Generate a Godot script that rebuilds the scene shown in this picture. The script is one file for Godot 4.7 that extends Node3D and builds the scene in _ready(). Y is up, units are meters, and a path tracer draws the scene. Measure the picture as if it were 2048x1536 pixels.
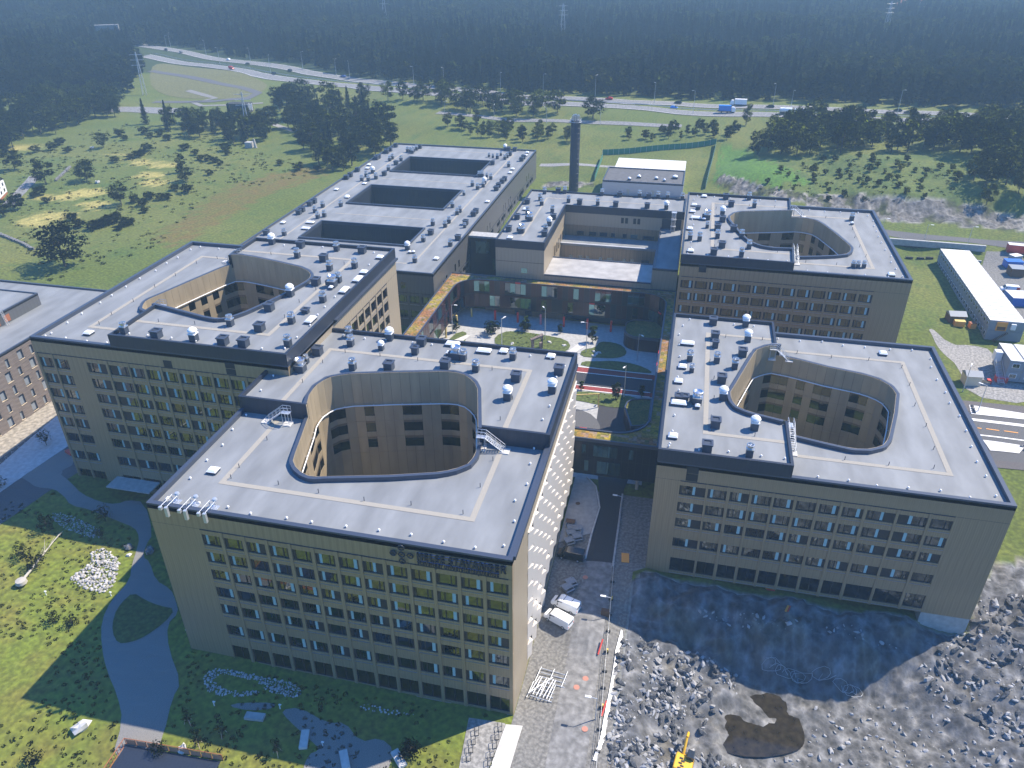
extends Node3D
var M := {}
var TX := {}
var GU := PackedFloat32Array()
var GV := PackedFloat32Array()
var GH := PackedFloat32Array()
var used := {}
var rng := RandomNumberGenerator.new()
var fn := FastNoiseLite.new()
const UP := Vector3.UP
const SUN := Vector3(0.66, 1.0, -0.47)


class MB:
	var v := PackedVector3Array()
	var n := PackedVector3Array()
	var c := PackedColorArray()
	var i := PackedInt32Array()
	var col := Color.WHITE
	func vert(p: Vector3, nn: Vector3) -> int:
		v.append(p)
		n.append(nn)
		c.append(col)
		return v.size() - 1
	func quad(a: Vector3, b: Vector3, d: Vector3, e: Vector3) -> void:
		var nn := (b - a).cross(e - a).normalized()
		if nn == Vector3.ZERO:
			nn = (d - b).cross(e - b).normalized()
		var k := v.size()
		vert(a, nn)
		vert(b, nn)
		vert(d, nn)
		vert(e, nn)
		for j in [0, 2, 1, 0, 3, 2]:
			i.append(k + j)
	func tri(a: Vector3, b: Vector3, d: Vector3) -> void:
		var nn := (b - a).cross(d - a).normalized()
		var k := v.size()
		vert(a, nn)
		vert(b, nn)
		vert(d, nn)
		for j in [0, 2, 1]:
			i.append(k + j)
	func box(o: Vector3, x: Vector3, y: Vector3, z: Vector3) -> void:
		quad(o, o + y, o + x + y, o + x)
		quad(o + z, o + z + x, o + z + x + y, o + z + y)
		quad(o, o + z, o + z + y, o + y)
		quad(o + x, o + x + y, o + x + y + z, o + x + z)
		quad(o, o + x, o + x + z, o + z)
		quad(o + y, o + y + z, o + y + z + x, o + y + x)
	# a box between two plan corners and two heights (u to the right, v away, h up)
	func uvh(u0: float, u1: float, v0: float, v1: float, h0: float, h1: float) -> void:
		box(Vector3(u0, h0, -v1), Vector3(u1 - u0, 0, 0), Vector3(0, h1 - h0, 0), Vector3(0, 0, v1 - v0))
	func cbox(at: Vector3, s: Vector3, turn := 0.0) -> void:
		var b := Basis(Vector3.UP, turn)
		box(at - b * (s * 0.5), b.x * s.x, b.y * s.y, b.z * s.z)
	func tube(a: Vector3, b: Vector3, r: float, k := 6, r2 := -1.0) -> void:
		r2 = r if r2 < 0 else r2
		var d := (b - a).normalized()
		var x := d.cross(Vector3.UP if absf(d.y) < 0.9 else Vector3.RIGHT).normalized()
		var y := d.cross(x)
		for j in k:
			var t0 := TAU * j / k
			var t1 := TAU * (j + 1) / k
			var p := x * cos(t0) + y * sin(t0)
			var q := x * cos(t1) + y * sin(t1)
			var m := v.size()
			vert(a + p * r, p)
			vert(a + q * r, q)
			vert(b + q * r2, q)
			vert(b + p * r2, p)
			for w in [0, 2, 1, 0, 3, 2]:
				i.append(m + w)
			if r2 > 0.02:
				tri(b, b + p * r2, b + q * r2)
	func path(pts: Array, r: float, k := 5) -> void:
		for j in pts.size() - 1:
			tube(pts[j], pts[j + 1], r, k)
	# profile of (radius, height), bottom to top
	func lathe(prof: Array, k := 10, at := Vector3.ZERO) -> void:
		for s in prof.size() - 1:
			var a: Vector2 = prof[s]
			var b: Vector2 = prof[s + 1]
			var sl := Vector2(b.y - a.y, a.x - b.x).normalized()
			for j in k:
				var t0 := TAU * j / k
				var t1 := TAU * (j + 1) / k
				var p := Vector3(cos(t0), 0, -sin(t0))
				var q := Vector3(cos(t1), 0, -sin(t1))
				var m := v.size()
				var np := (p * sl.x + Vector3(0, sl.y, 0)).normalized()
				var nq := (q * sl.x + Vector3(0, sl.y, 0)).normalized()
				vert(at + p * a.x + Vector3(0, a.y, 0), np)
				vert(at + q * a.x + Vector3(0, a.y, 0), nq)
				vert(at + q * b.x + Vector3(0, b.y, 0), nq)
				vert(at + p * b.x + Vector3(0, b.y, 0), np)
				for w in [0, 2, 1, 0, 3, 2]:
					i.append(m + w)
	# a wall with a top along a plan line: its outer face on the line, its thickness to the left
	func ribbon(pts: Array, closed: bool, w: float, h0: float, h1: float) -> void:
		var m := pts.size()
		var ins: Array = []
		for j in m:
			var a: Vector2 = pts[(j - 1 + m) % m] if closed or j > 0 else pts[j]
			var b: Vector2 = pts[(j + 1) % m] if closed or j < m - 1 else pts[j]
			var p: Vector2 = pts[j]
			var d0 := (p - a).normalized() if p != a else (b - p).normalized()
			var d1 := (b - p).normalized() if p != b else d0
			var l := (Vector2(-d0.y, d0.x) + Vector2(-d1.y, d1.x)).normalized()
			ins.append(p + l * w / maxf(0.5, l.dot(Vector2(-d0.y, d0.x))))
		for j in (m if closed else m - 1):
			var a: Vector2 = pts[j]
			var b: Vector2 = pts[(j + 1) % m]
			var a2: Vector2 = ins[j]
			var b2: Vector2 = ins[(j + 1) % m]
			quad(Vector3(a.x, h0, -a.y), Vector3(b.x, h0, -b.y), Vector3(b.x, h1, -b.y), Vector3(a.x, h1, -a.y))
			quad(Vector3(b2.x, h0, -b2.y), Vector3(a2.x, h0, -a2.y), Vector3(a2.x, h1, -a2.y), Vector3(b2.x, h1, -b2.y))
			quad(Vector3(a.x, h1, -a.y), Vector3(b.x, h1, -b.y), Vector3(b2.x, h1, -b2.y), Vector3(a2.x, h1, -a2.y))
	func flat(poly: PackedVector2Array, h: float) -> void:
		var t := Geometry2D.triangulate_polygon(poly)
		for j in range(0, t.size(), 3):
			var a := poly[t[j]]
			var b := poly[t[j + 1]]
			var d := poly[t[j + 2]]
			if (b - a).cross(d - a) < 0:
				var e := b
				b = d
				d = e
			tri(Vector3(a.x, h, -a.y), Vector3(b.x, h, -b.y), Vector3(d.x, h, -d.y))
	func mesh(m: Material, colored := false) -> ArrayMesh:
		var a := []
		a.resize(Mesh.ARRAY_MAX)
		a[Mesh.ARRAY_VERTEX] = v
		a[Mesh.ARRAY_NORMAL] = n
		if colored:
			a[Mesh.ARRAY_COLOR] = c
		a[Mesh.ARRAY_INDEX] = i
		var r := ArrayMesh.new()
		r.add_surface_from_arrays(Mesh.PRIMITIVE_TRIANGLES, a)
		r.surface_set_material(0, m)
		return r


func lin(r: float, g: float, b: float) -> Color:
	return Color(r, g, b).linear_to_srgb()


func noise_tex(px: int, freq: float, lo: float, hi: float, octaves := 5, sd := 1, kind := FastNoiseLite.TYPE_SIMPLEX_SMOOTH) -> NoiseTexture2D:
	var f := FastNoiseLite.new()
	f.seed = sd
	f.noise_type = kind
	f.frequency = freq
	f.fractal_octaves = octaves
	var t := NoiseTexture2D.new()
	t.noise = f
	t.width = px
	t.height = px
	t.seamless = true
	var g := Gradient.new()
	g.set_color(0, Color(lo, lo, lo))
	g.set_color(1, Color(hi, hi, hi))
	t.color_ramp = g
	return t


func mat(called: String, c: Color, rough := 0.7, metal := 0.0, tex: Texture2D = null, scale := Vector3.ONE, bump := 0.0) -> StandardMaterial3D:
	var m := StandardMaterial3D.new()
	m.resource_name = called
	m.albedo_color = c
	m.roughness = rough
	m.metallic = metal
	if tex:
		m.albedo_texture = tex
		m.uv1_triplanar = true
		m.uv1_world_triplanar = true
		m.uv1_scale = scale
		if bump > 0.0:
			m.heightmap_enabled = true
			m.heightmap_texture = tex
			m.heightmap_scale = bump
	M[called] = m
	return m


func numbered(called: String) -> String:
	if not used.has(called):
		used[called] = 0
		return called
	used[called] += 1
	return "%s_%03d" % [called, used[called]]


func tag(o: Node, label: String, category := "", group := "") -> void:
	o.set_meta("label", label)
	if category:
		o.set_meta("category", category)
	if group:
		o.set_meta("group", group)


func thing(called: String, label: String, category: String, at := Vector3.ZERO, turn := 0.0, group := "") -> Node3D:
	var o := Node3D.new()
	o.name = numbered(called)
	o.position = at
	o.rotation.y = turn
	add_child(o)
	tag(o, label, category, group)
	return o


func part(called: String, mb: MB, m, parent: Node = null, colored := false) -> MeshInstance3D:
	var o := MeshInstance3D.new()
	o.name = called
	o.mesh = mb.mesh(M[m] if m is String else m, colored)
	if parent == null:
		o.name = numbered(called)
		add_child(o)
	else:
		parent.add_child(o, true)
	return o


func shared(called: String, mesh: Mesh, parent: Node, at := Vector3.ZERO, m: Material = null) -> MeshInstance3D:
	var o := MeshInstance3D.new()
	o.name = called
	o.mesh = mesh
	o.position = at
	if m:
		o.material_override = m
	parent.add_child(o, true)
	return o


func structure(called: String, mb: MB, m, colored := false) -> MeshInstance3D:
	var o := part(called, mb, m, null, colored)
	o.set_meta("kind", "structure")
	return o


func copy(o: Node3D, at: Vector3, turn: float, label: String, s := 1.0) -> Node3D:
	var r: Node3D = o.duplicate()
	var base := str(o.name)
	var cut := base.rfind("_0")
	if cut > 0 and base.length() - cut == 4:
		base = base.substr(0, cut)
	r.name = numbered(base)
	add_child(r)
	r.position = at
	r.rotation = Vector3(0, turn, 0)
	r.scale = Vector3.ONE * s
	if label:
		r.set_meta("label", label)
	return r


func stuff(called: String, mesh: Mesh, where: Array, tint: Array, parent: Node = null) -> void:
	var mm := MultiMesh.new()
	mm.transform_format = MultiMesh.TRANSFORM_3D
	mm.use_colors = not tint.is_empty()
	mm.mesh = mesh
	mm.instance_count = where.size()
	for k in where.size():
		mm.set_instance_transform(k, where[k])
		if mm.use_colors:
			mm.set_instance_color(k, tint[k])
	var o := MultiMeshInstance3D.new()
	o.multimesh = mm
	o.set_meta("kind", "stuff")
	if parent:
		o.name = called
		parent.add_child(o, true)
	else:
		o.name = numbered(called)
		add_child(o)
		o.set_meta("label", called.replace("_", " "))


func v2(a: Array) -> PackedVector2Array:
	var r := PackedVector2Array()
	for k in range(0, a.size(), 2):
		r.append(Vector2(a[k], a[k + 1]))
	return r


func ccw(p: PackedVector2Array) -> PackedVector2Array:
	if Geometry2D.is_polygon_clockwise(p):
		p.reverse()
	return p


# ---------------------------------------------------------------- terrain
func lines(a: Array) -> PackedFloat32Array:   # [from, to, step, to, step, ...]
	var r := PackedFloat32Array([a[0]])
	var x: float = a[0]
	for k in range(1, a.size(), 2):
		var cnt := int(ceilf((a[k] - x) / a[k + 1]))
		for j in range(1, cnt + 1):
			r.append(x + (a[k] - x) * j / cnt)
		x = a[k]
	return r


func gidx(a: PackedFloat32Array, x: float) -> int:
	return clampi(a.bsearch(x, false) - 1, 0, a.size() - 2)


func G(u: float, v: float) -> float:   # height of the ground mesh
	var k := gidx(GU, u)
	var j := gidx(GV, v)
	var a := clampf((u - GU[k]) / (GU[k + 1] - GU[k]), 0, 1)
	var b := clampf((v - GV[j]) / (GV[j + 1] - GV[j]), 0, 1)
	var w := GU.size()
	var h00 := GH[j * w + k]
	var h10 := GH[j * w + k + 1]
	var h01 := GH[(j + 1) * w + k]
	var h11 := GH[(j + 1) * w + k + 1]
	if a >= b:
		return h00 + (h10 - h00) * a + (h11 - h10) * b
	return h00 + (h11 - h01) * a + (h01 - h00) * b


func P(u: float, v: float, up := 0.0) -> Vector3:
	return Vector3(u, G(u, v) + up, -v)


func inside(p: Vector2, poly: PackedVector2Array) -> bool:
	return Geometry2D.is_point_in_polygon(p, poly)


# a sheet that lies on the ground, cut along the ground's own triangles
func drape(called: String, poly: PackedVector2Array, m, up := 0.02) -> MeshInstance3D:
	var mb := MB.new()
	var lo := poly[0]
	var hi := poly[0]
	for p in poly:
		lo = lo.min(p)
		hi = hi.max(p)
	for j in range(gidx(GV, lo.y), gidx(GV, hi.y) + 1):
		for k in range(gidx(GU, lo.x), gidx(GU, hi.x) + 1):
			var a := Vector2(GU[k], GV[j])
			var b := Vector2(GU[k + 1], GV[j])
			var d := Vector2(GU[k + 1], GV[j + 1])
			var e := Vector2(GU[k], GV[j + 1])
			for t in [PackedVector2Array([a, b, d]), PackedVector2Array([a, d, e])]:
				for piece in Geometry2D.intersect_polygons(poly, t):
					var ix := Geometry2D.triangulate_polygon(piece)
					for q in range(0, ix.size(), 3):
						var x: Vector2 = piece[ix[q]]
						var y: Vector2 = piece[ix[q + 1]]
						var z: Vector2 = piece[ix[q + 2]]
						if (y - x).cross(z - x) < 0:
							var s := y
							y = z
							z = s
						mb.tri(P(x.x, x.y, up), P(y.x, y.y, up), P(z.x, z.y, up))
	return structure(called, mb, m)


func smooth_poly(p: PackedVector2Array, times := 2) -> PackedVector2Array:
	for t in times:
		var r := PackedVector2Array()
		for k in p.size():
			var a := p[k]
			var b := p[(k + 1) % p.size()]
			r.append(a.lerp(b, 0.25))
			r.append(a.lerp(b, 0.75))
		p = r
	return p


func strip(pts: PackedVector2Array, w: float) -> PackedVector2Array:   # a band of that width along a line
	var l := PackedVector2Array()
	var r := PackedVector2Array()
	for k in pts.size():
		var d := (pts[mini(k + 1, pts.size() - 1)] - pts[maxi(k - 1, 0)]).normalized()
		l.append(pts[k] + Vector2(-d.y, d.x) * w * 0.5)
		r.append(pts[k] - Vector2(-d.y, d.x) * w * 0.5)
	r.reverse()
	l.append_array(r)
	return l


func side_step(pts: PackedVector2Array, off: float) -> PackedVector2Array:
	var l := PackedVector2Array()
	for k in pts.size():
		var d := (pts[mini(k + 1, pts.size() - 1)] - pts[maxi(k - 1, 0)]).normalized()
		l.append(pts[k] + Vector2(-d.y, d.x) * off)
	return l


func along(pts: PackedVector2Array, step: float) -> Array:   # [point, direction] every so many metres
	var r := []
	var left := 0.0
	for k in pts.size() - 1:
		var a := pts[k]
		var b := pts[k + 1]
		var len := a.distance_to(b)
		while left < len:
			r.append([a.lerp(b, left / len), (b - a).normalized()])
			left += step
		left -= len
	return r


func _ready() -> void:
	# ------------------------------------------------ camera, sky, sun, exposure, air
	var cam := Camera3D.new()
	cam.name = "camera"
	cam.position = Vector3(0, 100, 0)
	cam.rotation = Vector3(-0.5293, 0.2302, -0.0061)
	cam.fov = 52.99
	cam.near = 1.0
	cam.far = 6000.0
	add_child(cam)
	cam.current = true
	var env := Environment.new()
	var sky := ProceduralSkyMaterial.new()
	sky.sky_top_color = Color(0.17, 0.42, 0.74)
	sky.sky_horizon_color = Color(0.52, 0.70, 0.86)
	sky.sky_curve = 0.22
	sky.ground_horizon_color = Color(0.45, 0.55, 0.62)
	sky.ground_bottom_color = Color(0.2, 0.24, 0.2)
	sky.sky_energy_multiplier = 1.05
	env.background_mode = Environment.BG_SKY
	env.sky = Sky.new()
	env.sky.sky_material = sky
	env.tonemap_mode = Environment.TONE_MAPPER_LINEAR
	env.tonemap_exposure = 1.8
	env.fog_enabled = true
	env.fog_density = 0.00036
	env.fog_light_color = Color(0.70, 0.86, 0.96)
	env.sdfgi_enabled = true
	env.ssao_enabled = true
	env.ssil_enabled = true
	var we := WorldEnvironment.new()
	we.name = "world"
	we.environment = env
	add_child(we)
	var sun := DirectionalLight3D.new()
	sun.name = "sun"
	sun.light_energy = 1.55
	sun.light_color = Color(1.0, 0.95, 0.87)
	sun.light_angular_distance = 0.5
	sun.shadow_enabled = true
	add_child(sun)
	sun.look_at_from_position(SUN * 100, Vector3.ZERO)
	rng.seed = 7
	fn.seed = 3
	fn.noise_type = FastNoiseLite.TYPE_SIMPLEX_SMOOTH
	fn.frequency = 1.0
	fn.fractal_octaves = 4
	materials()
	terrain()
	ground_sheets()
	ward_blocks()
	technical_building()
	middle_building()
	gallery_building()
	other_buildings()
	roof_equipment()
	roads_far()
	forests()
	trees_near()
	garden_things()
	street_things()
	site_things()
	courtyard_things()
	far_things()


func materials() -> void:
	TX.fine = noise_tex(1024, 0.012, 0.6, 1.0, 6, 1)
	TX.rock = noise_tex(1024, 0.006, 0.25, 1.0, 8, 2, FastNoiseLite.TYPE_CELLULAR)
	TX.grain = noise_tex(512, 0.06, 0.6, 1.0, 5, 4)
	TX.roof = noise_tex(1024, 0.004, 0.82, 1.0, 5, 5)
	TX.leaf = noise_tex(512, 0.02, 0.6, 1.0, 4, 6)
	TX.soft = noise_tex(256, 0.015, 0.86, 1.0, 3, 8)
	var w := Color.WHITE
	var m := mat("ground", w, 0.95, 0.0, TX.fine, Vector3.ONE * 0.06, 6.0)
	m.vertex_color_use_as_albedo = true
	m = mat("rock", w, 0.9, 0.0, TX.rock, Vector3.ONE * 0.09, 30.0)
	m.vertex_color_use_as_albedo = true
	mat("asphalt", lin(0.16, 0.16, 0.165), 0.9, 0.0, TX.grain, Vector3.ONE * 0.12, 0.5)
	mat("new_asphalt", lin(0.055, 0.055, 0.065), 0.85, 0.0, TX.grain, Vector3.ONE * 0.12, 0.5)
	mat("old_asphalt", lin(0.30, 0.30, 0.30), 0.9, 0.0, TX.fine, Vector3.ONE * 0.05, 0.5)
	mat("gravel", lin(0.27, 0.265, 0.25), 0.95, 0.0, TX.fine, Vector3.ONE * 0.11, 3.0)
	mat("gravel_path", lin(0.33, 0.32, 0.30), 0.95, 0.0, TX.grain, Vector3.ONE * 0.2, 1.0)
	mat("pale_gravel", lin(0.42, 0.41, 0.39), 0.95, 0.0, TX.fine, Vector3.ONE * 0.1, 2.0)
	mat("concrete", lin(0.42, 0.42, 0.41), 0.85, 0.0, TX.soft, Vector3.ONE * 0.2)
	mat("pale_concrete", lin(0.6, 0.59, 0.57), 0.85, 0.0, TX.soft, Vector3.ONE * 0.2)
	mat("red_paving", lin(0.36, 0.055, 0.05), 0.85, 0.0, TX.grain, Vector3.ONE * 0.1)
	mat("white_paint", lin(0.75, 0.75, 0.73), 0.7)
	mat("yellow_paint", lin(0.75, 0.5, 0.08), 0.6)
	mat("orange_paint", lin(0.75, 0.33, 0.06), 0.6)
	mat("red_paint", lin(0.55, 0.05, 0.04), 0.5)
	mat("blue_paint", lin(0.02, 0.14, 0.5), 0.45)
	mat("roof_felt", lin(0.235, 0.25, 0.265), 0.75, 0.0, TX.roof, Vector3(0.05, 0.05, 0.016))
	mat("roof_gravel", lin(0.50, 0.47, 0.41), 0.95, 0.0, TX.grain, Vector3.ONE * 0.5, 2.0)
	mat("slate_metal", lin(0.035, 0.045, 0.07), 0.42, 0.3, TX.soft, Vector3(0.6, 0.05, 0.6))
	mat("cap_metal", lin(0.06, 0.075, 0.11), 0.4, 0.3)
	mat("bronze", lin(0.38, 0.29, 0.18), 0.4, 0.3, TX.soft, Vector3(0.9, 0.02, 0.9))
	mat("bronze_dark", lin(0.25, 0.20, 0.14), 0.42, 0.45, TX.soft, Vector3(0.9, 0.02, 0.9))
	mat("beige_metal", lin(0.42, 0.36, 0.27), 0.5, 0.3, TX.soft, Vector3(0.9, 0.02, 0.9))
	mat("fin_metal", lin(0.66, 0.63, 0.60), 0.4, 0.3)
	mat("gold_panel", lin(0.46, 0.38, 0.26), 0.4, 0.25, TX.soft, Vector3(0.1, 0.02, 0.1))
	mat("grey_metal", lin(0.15, 0.155, 0.165), 0.45, 0.4, TX.soft, Vector3(0.9, 0.02, 0.9))
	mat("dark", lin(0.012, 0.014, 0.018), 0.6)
	mat("frame", lin(0.022, 0.02, 0.024), 0.45)
	mat("glass", lin(0.15, 0.17, 0.18), 0.03, 1.0)
	mat("teal_glass", lin(0.13, 0.24, 0.25), 0.05, 0.85)
	mat("dark_glass", lin(0.10, 0.12, 0.14), 0.05, 1.0)
	mat("curtain", lin(0.34, 0.52, 0.55), 0.8)
	mat("blind", lin(0.45, 0.5, 0.48), 0.8)
	mat("sill", lin(0.35, 0.36, 0.42), 0.3, 0.8)
	mat("steel", lin(0.62, 0.64, 0.66), 0.28, 0.9)
	mat("galvanised", lin(0.55, 0.58, 0.62), 0.42, 0.6)
	mat("white_metal", lin(0.78, 0.79, 0.8), 0.35)
	mat("dome", lin(0.8, 0.82, 0.85), 0.15)
	mat("shaft", lin(0.05, 0.065, 0.095), 0.5, 0.2)
	mat("maroon", lin(0.045, 0.018, 0.02), 0.25, 0.2)
	mat("black_panel", lin(0.02, 0.02, 0.028), 0.22, 0.2)
	mat("red_pillar", lin(0.6, 0.03, 0.035), 0.5)
	mat("pink_pillar", lin(0.6, 0.2, 0.24), 0.5)
	mat("yellow_pillar", lin(0.62, 0.47, 0.16), 0.5)
	m = mat("sedum", w, 0.95, 0.0, TX.leaf, Vector3.ONE * 0.15, 4.0)
	m.vertex_color_use_as_albedo = true
	mat("wood_grey", lin(0.30, 0.25, 0.225), 0.8, 0.0, noise_tex(512, 0.02, 0.5, 1.0, 5, 9), Vector3(0.03, 0.9, 0.03))
	mat("wood_light", lin(0.62, 0.52, 0.38), 0.7)
	mat("wood_brown", lin(0.13, 0.07, 0.04), 0.8)
	mat("rust", lin(0.30, 0.11, 0.05), 0.8)
	mat("black_rubber", lin(0.02, 0.02, 0.02), 0.8)
	mat("navy_sign", lin(0.012, 0.018, 0.035), 0.45)
	mat("stone", lin(0.52, 0.51, 0.5), 0.85, 0.0, TX.rock, Vector3.ONE * 0.4, 4.0)
	mat("shale", lin(0.23, 0.245, 0.27), 0.85, 0.0, TX.rock, Vector3.ONE * 0.5, 4.0)
	mat("water", lin(0.05, 0.04, 0.025), 0.06, 0.0, TX.fine, Vector3.ONE * 0.05)
	mat("car_glass", lin(0.03, 0.035, 0.04), 0.05)
	mat("car_white", lin(0.82, 0.83, 0.84), 0.22)
	mat("car_black", lin(0.012, 0.013, 0.016), 0.15)
	mat("car_grey", lin(0.2, 0.21, 0.23), 0.25, 0.4)
	mat("car_blue", lin(0.02, 0.07, 0.25), 0.22)
	mat("car_red", lin(0.5, 0.03, 0.03), 0.22)
	mat("bright_blue", lin(0.02, 0.2, 0.62), 0.3)
	mat("container_grey", lin(0.22, 0.25, 0.29), 0.6)
	mat("container_roof", lin(0.6, 0.6, 0.59), 0.6)
	mat("fence_green", lin(0.03, 0.2, 0.13), 0.7)
	m = mat("leaves", w, 0.65)
	m.vertex_color_use_as_albedo = true
	m.backlight_enabled = true
	m.backlight = Color(0.35, 0.4, 0.2)
	mat("bark", lin(0.10, 0.08, 0.06), 0.9)
	mat("pale_bark", lin(0.4, 0.38, 0.34), 0.9)
	mat("dark_wall", lin(0.11, 0.115, 0.12), 0.9, 0.0, TX.rock, Vector3.ONE * 0.3, 3.0)
	mat("dark_felt", lin(0.12, 0.12, 0.125), 0.8, 0.0, TX.roof, Vector3.ONE * 0.1)
	mat("rusty_cover", lin(0.42, 0.2, 0.15), 0.85)
	m = mat("tinted_stone", w, 0.9)
	m.vertex_color_use_as_albedo = true


# ground heights: u, v, height
const HP := [-44,68,0.3,-70,70,0.6,-20,66,0.2,-44,55,0,-90,58,0.5,-110,70,1,-130,90,1.2,-95,90,0.5,-80,45,-1,-40,35,-1,-140,60,1.5,-118,105,1.5,-100,104,-0.6,-85,100,-0.3,-150,118,1.5,-180,110,2,-90,130,0.5,-90,150,1,-8,60,-0.5,-8,75,-0.3,-8,92,0.8,-8,110,1,-8,128,1,-15,85,-1,-15,105,0,-30,90,0,-30,120,0.5,-45,80,0,-45,150,1,-30,175,1,-50,190,1,-10,160,1,-10,190,1,-60,170,1,10,103,1.3,25,103,1.3,42,103,1.3,25,130,1.3,0,102,1.8,0,120,1.2,0,140,1,50,130,0.5,60,150,2,75,165,3,110,165,4,25,165,1.5,45,165,2,140,160,5,72,112,0.8,85,130,2,78,95,-1.5,90,80,-3,100,60,-4,70,70,-6,14.7,84.1,-8,21.8,89.5,-8,26,83.1,-8,34,88.5,-8,41,86.5,-8,47.2,83.8,-7,29.3,80,-8,18.7,90.6,-7.8,38.1,90.8,-8,16.9,79.3,-8,9.3,77.7,-7,21.9,77.4,-8,17,92.7,-7,26.8,93.1,-8,36,92.4,-7.6,42,93.9,-6.5,14,96.1,-2,22,97.5,-1.5,30,98.3,-1,35.5,98.4,-1.5,26.1,100,-0.8,40.7,100.4,-2.5,44.8,98.9,-4.5,9.5,102,0.4,17.9,101.6,0.3,26.1,101.8,0.2,34.1,101.9,0.2,40.6,102.4,-0.5,6.2,100.4,0,-2.6,93.1,-0.4,-0.6,85.8,-1.2,-0.7,74.6,-1,-1.7,67.1,-0.6,-2.9,78,-0.4,1.6,94.4,-2,4.6,88.9,-3.5,5.8,82.8,-4,5.4,75.9,-4.5,10.7,82.1,-6.5,12.1,87.7,-6,10.3,93.6,-5,47,100.8,-2.5,53.1,103.7,-3,58.1,107.4,-1,57.2,98.9,-3.5,49.5,95.5,-5.2,52.8,90.9,-5.5,56.4,86.5,-5.5,45,90.1,-6.8,59.8,114.8,0.2,63.1,112.8,0.5,30,60,-8,12,55,-6.5,50,60,-7.5,0,58,-1,25,210,3,50,190,4,68,215,6,65,240,6,75,200,3.5,85,190,3.5,86,235,4.5,95,210,4.5,105,240,4.8,130,210,5,75,262,5,95,262,5,130,255,6,90,279,9,60,279,9.5,140,284,9,200,290,10,40,270,8,10,270,8,75,296,10,110,298,10,150,303,11,75,312,17.5,110,316,19,150,322,20,35,300,14,15,300,10,35,330,16,80,340,20,120,350,22,170,350,24,60,375,18,120,385,21,200,380,24,-20,280,7.5,-20,310,9,-20,345,9.5,-48,316,7,-55,290,6,-60,250,4,-60,215,3,-66,340,6,-100,345,6,-135,330,5,-136,260,3.5,-136,200,2.5,-125,170,2,-50,360,9,0,365,11,-100,390,9,-150,380,8,20,400,14,-60,410,12.5,-140,420,12,-175,180,3,-200,225,4.5,-160,240,4,-240,210,4.5,-300,300,6,-280,380,8,-210,340,6.5,-160,310,5.5,-180,380,8,-340,330,5,-330,250,3,-260,150,2,-330,440,9,-260,450,10,-400,500,14,-300,500,12,-220,450,11,60,440,16,160,446,17,260,455,18,-50,450,15.5,-160,470,15.5,-315,530,16.5,-460,600,19,-560,660,22,60,465,17,160,475,18,-50,480,16.5,-160,500,16.5,-300,570,18,-420,420,14,-520,480,28,-450,350,12,-600,420,30,-700,600,40,-560,750,38,-450,700,30,-800,900,45,0,560,18,-200,650,20,250,560,22,0,800,20,-300,900,24,300,800,22,0,1200,20,400,1200,18,-500,1300,30,700,1400,18,-1200,1300,50,0,1700,24,-900,1700,45,900,1800,24,500,600,24,400,300,18,300,150,8,400,0,0,-400,0,0,-500,150,3,0,-60,-3,-300,-60,-1,200,-60,-3]


func raw_height(u: float, v: float, pts: PackedVector3Array, soft: PackedFloat32Array) -> float:
	var sw := 0.0
	var sh := 0.0
	for k in pts.size():
		var p := pts[k]
		var du := u - p.x
		var dv := v - p.y
		var d := du * du + dv * dv + soft[k]
		var w := 1.0 / (d * d)
		sw += w
		sh += w * p.z
	return sh / sw


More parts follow.
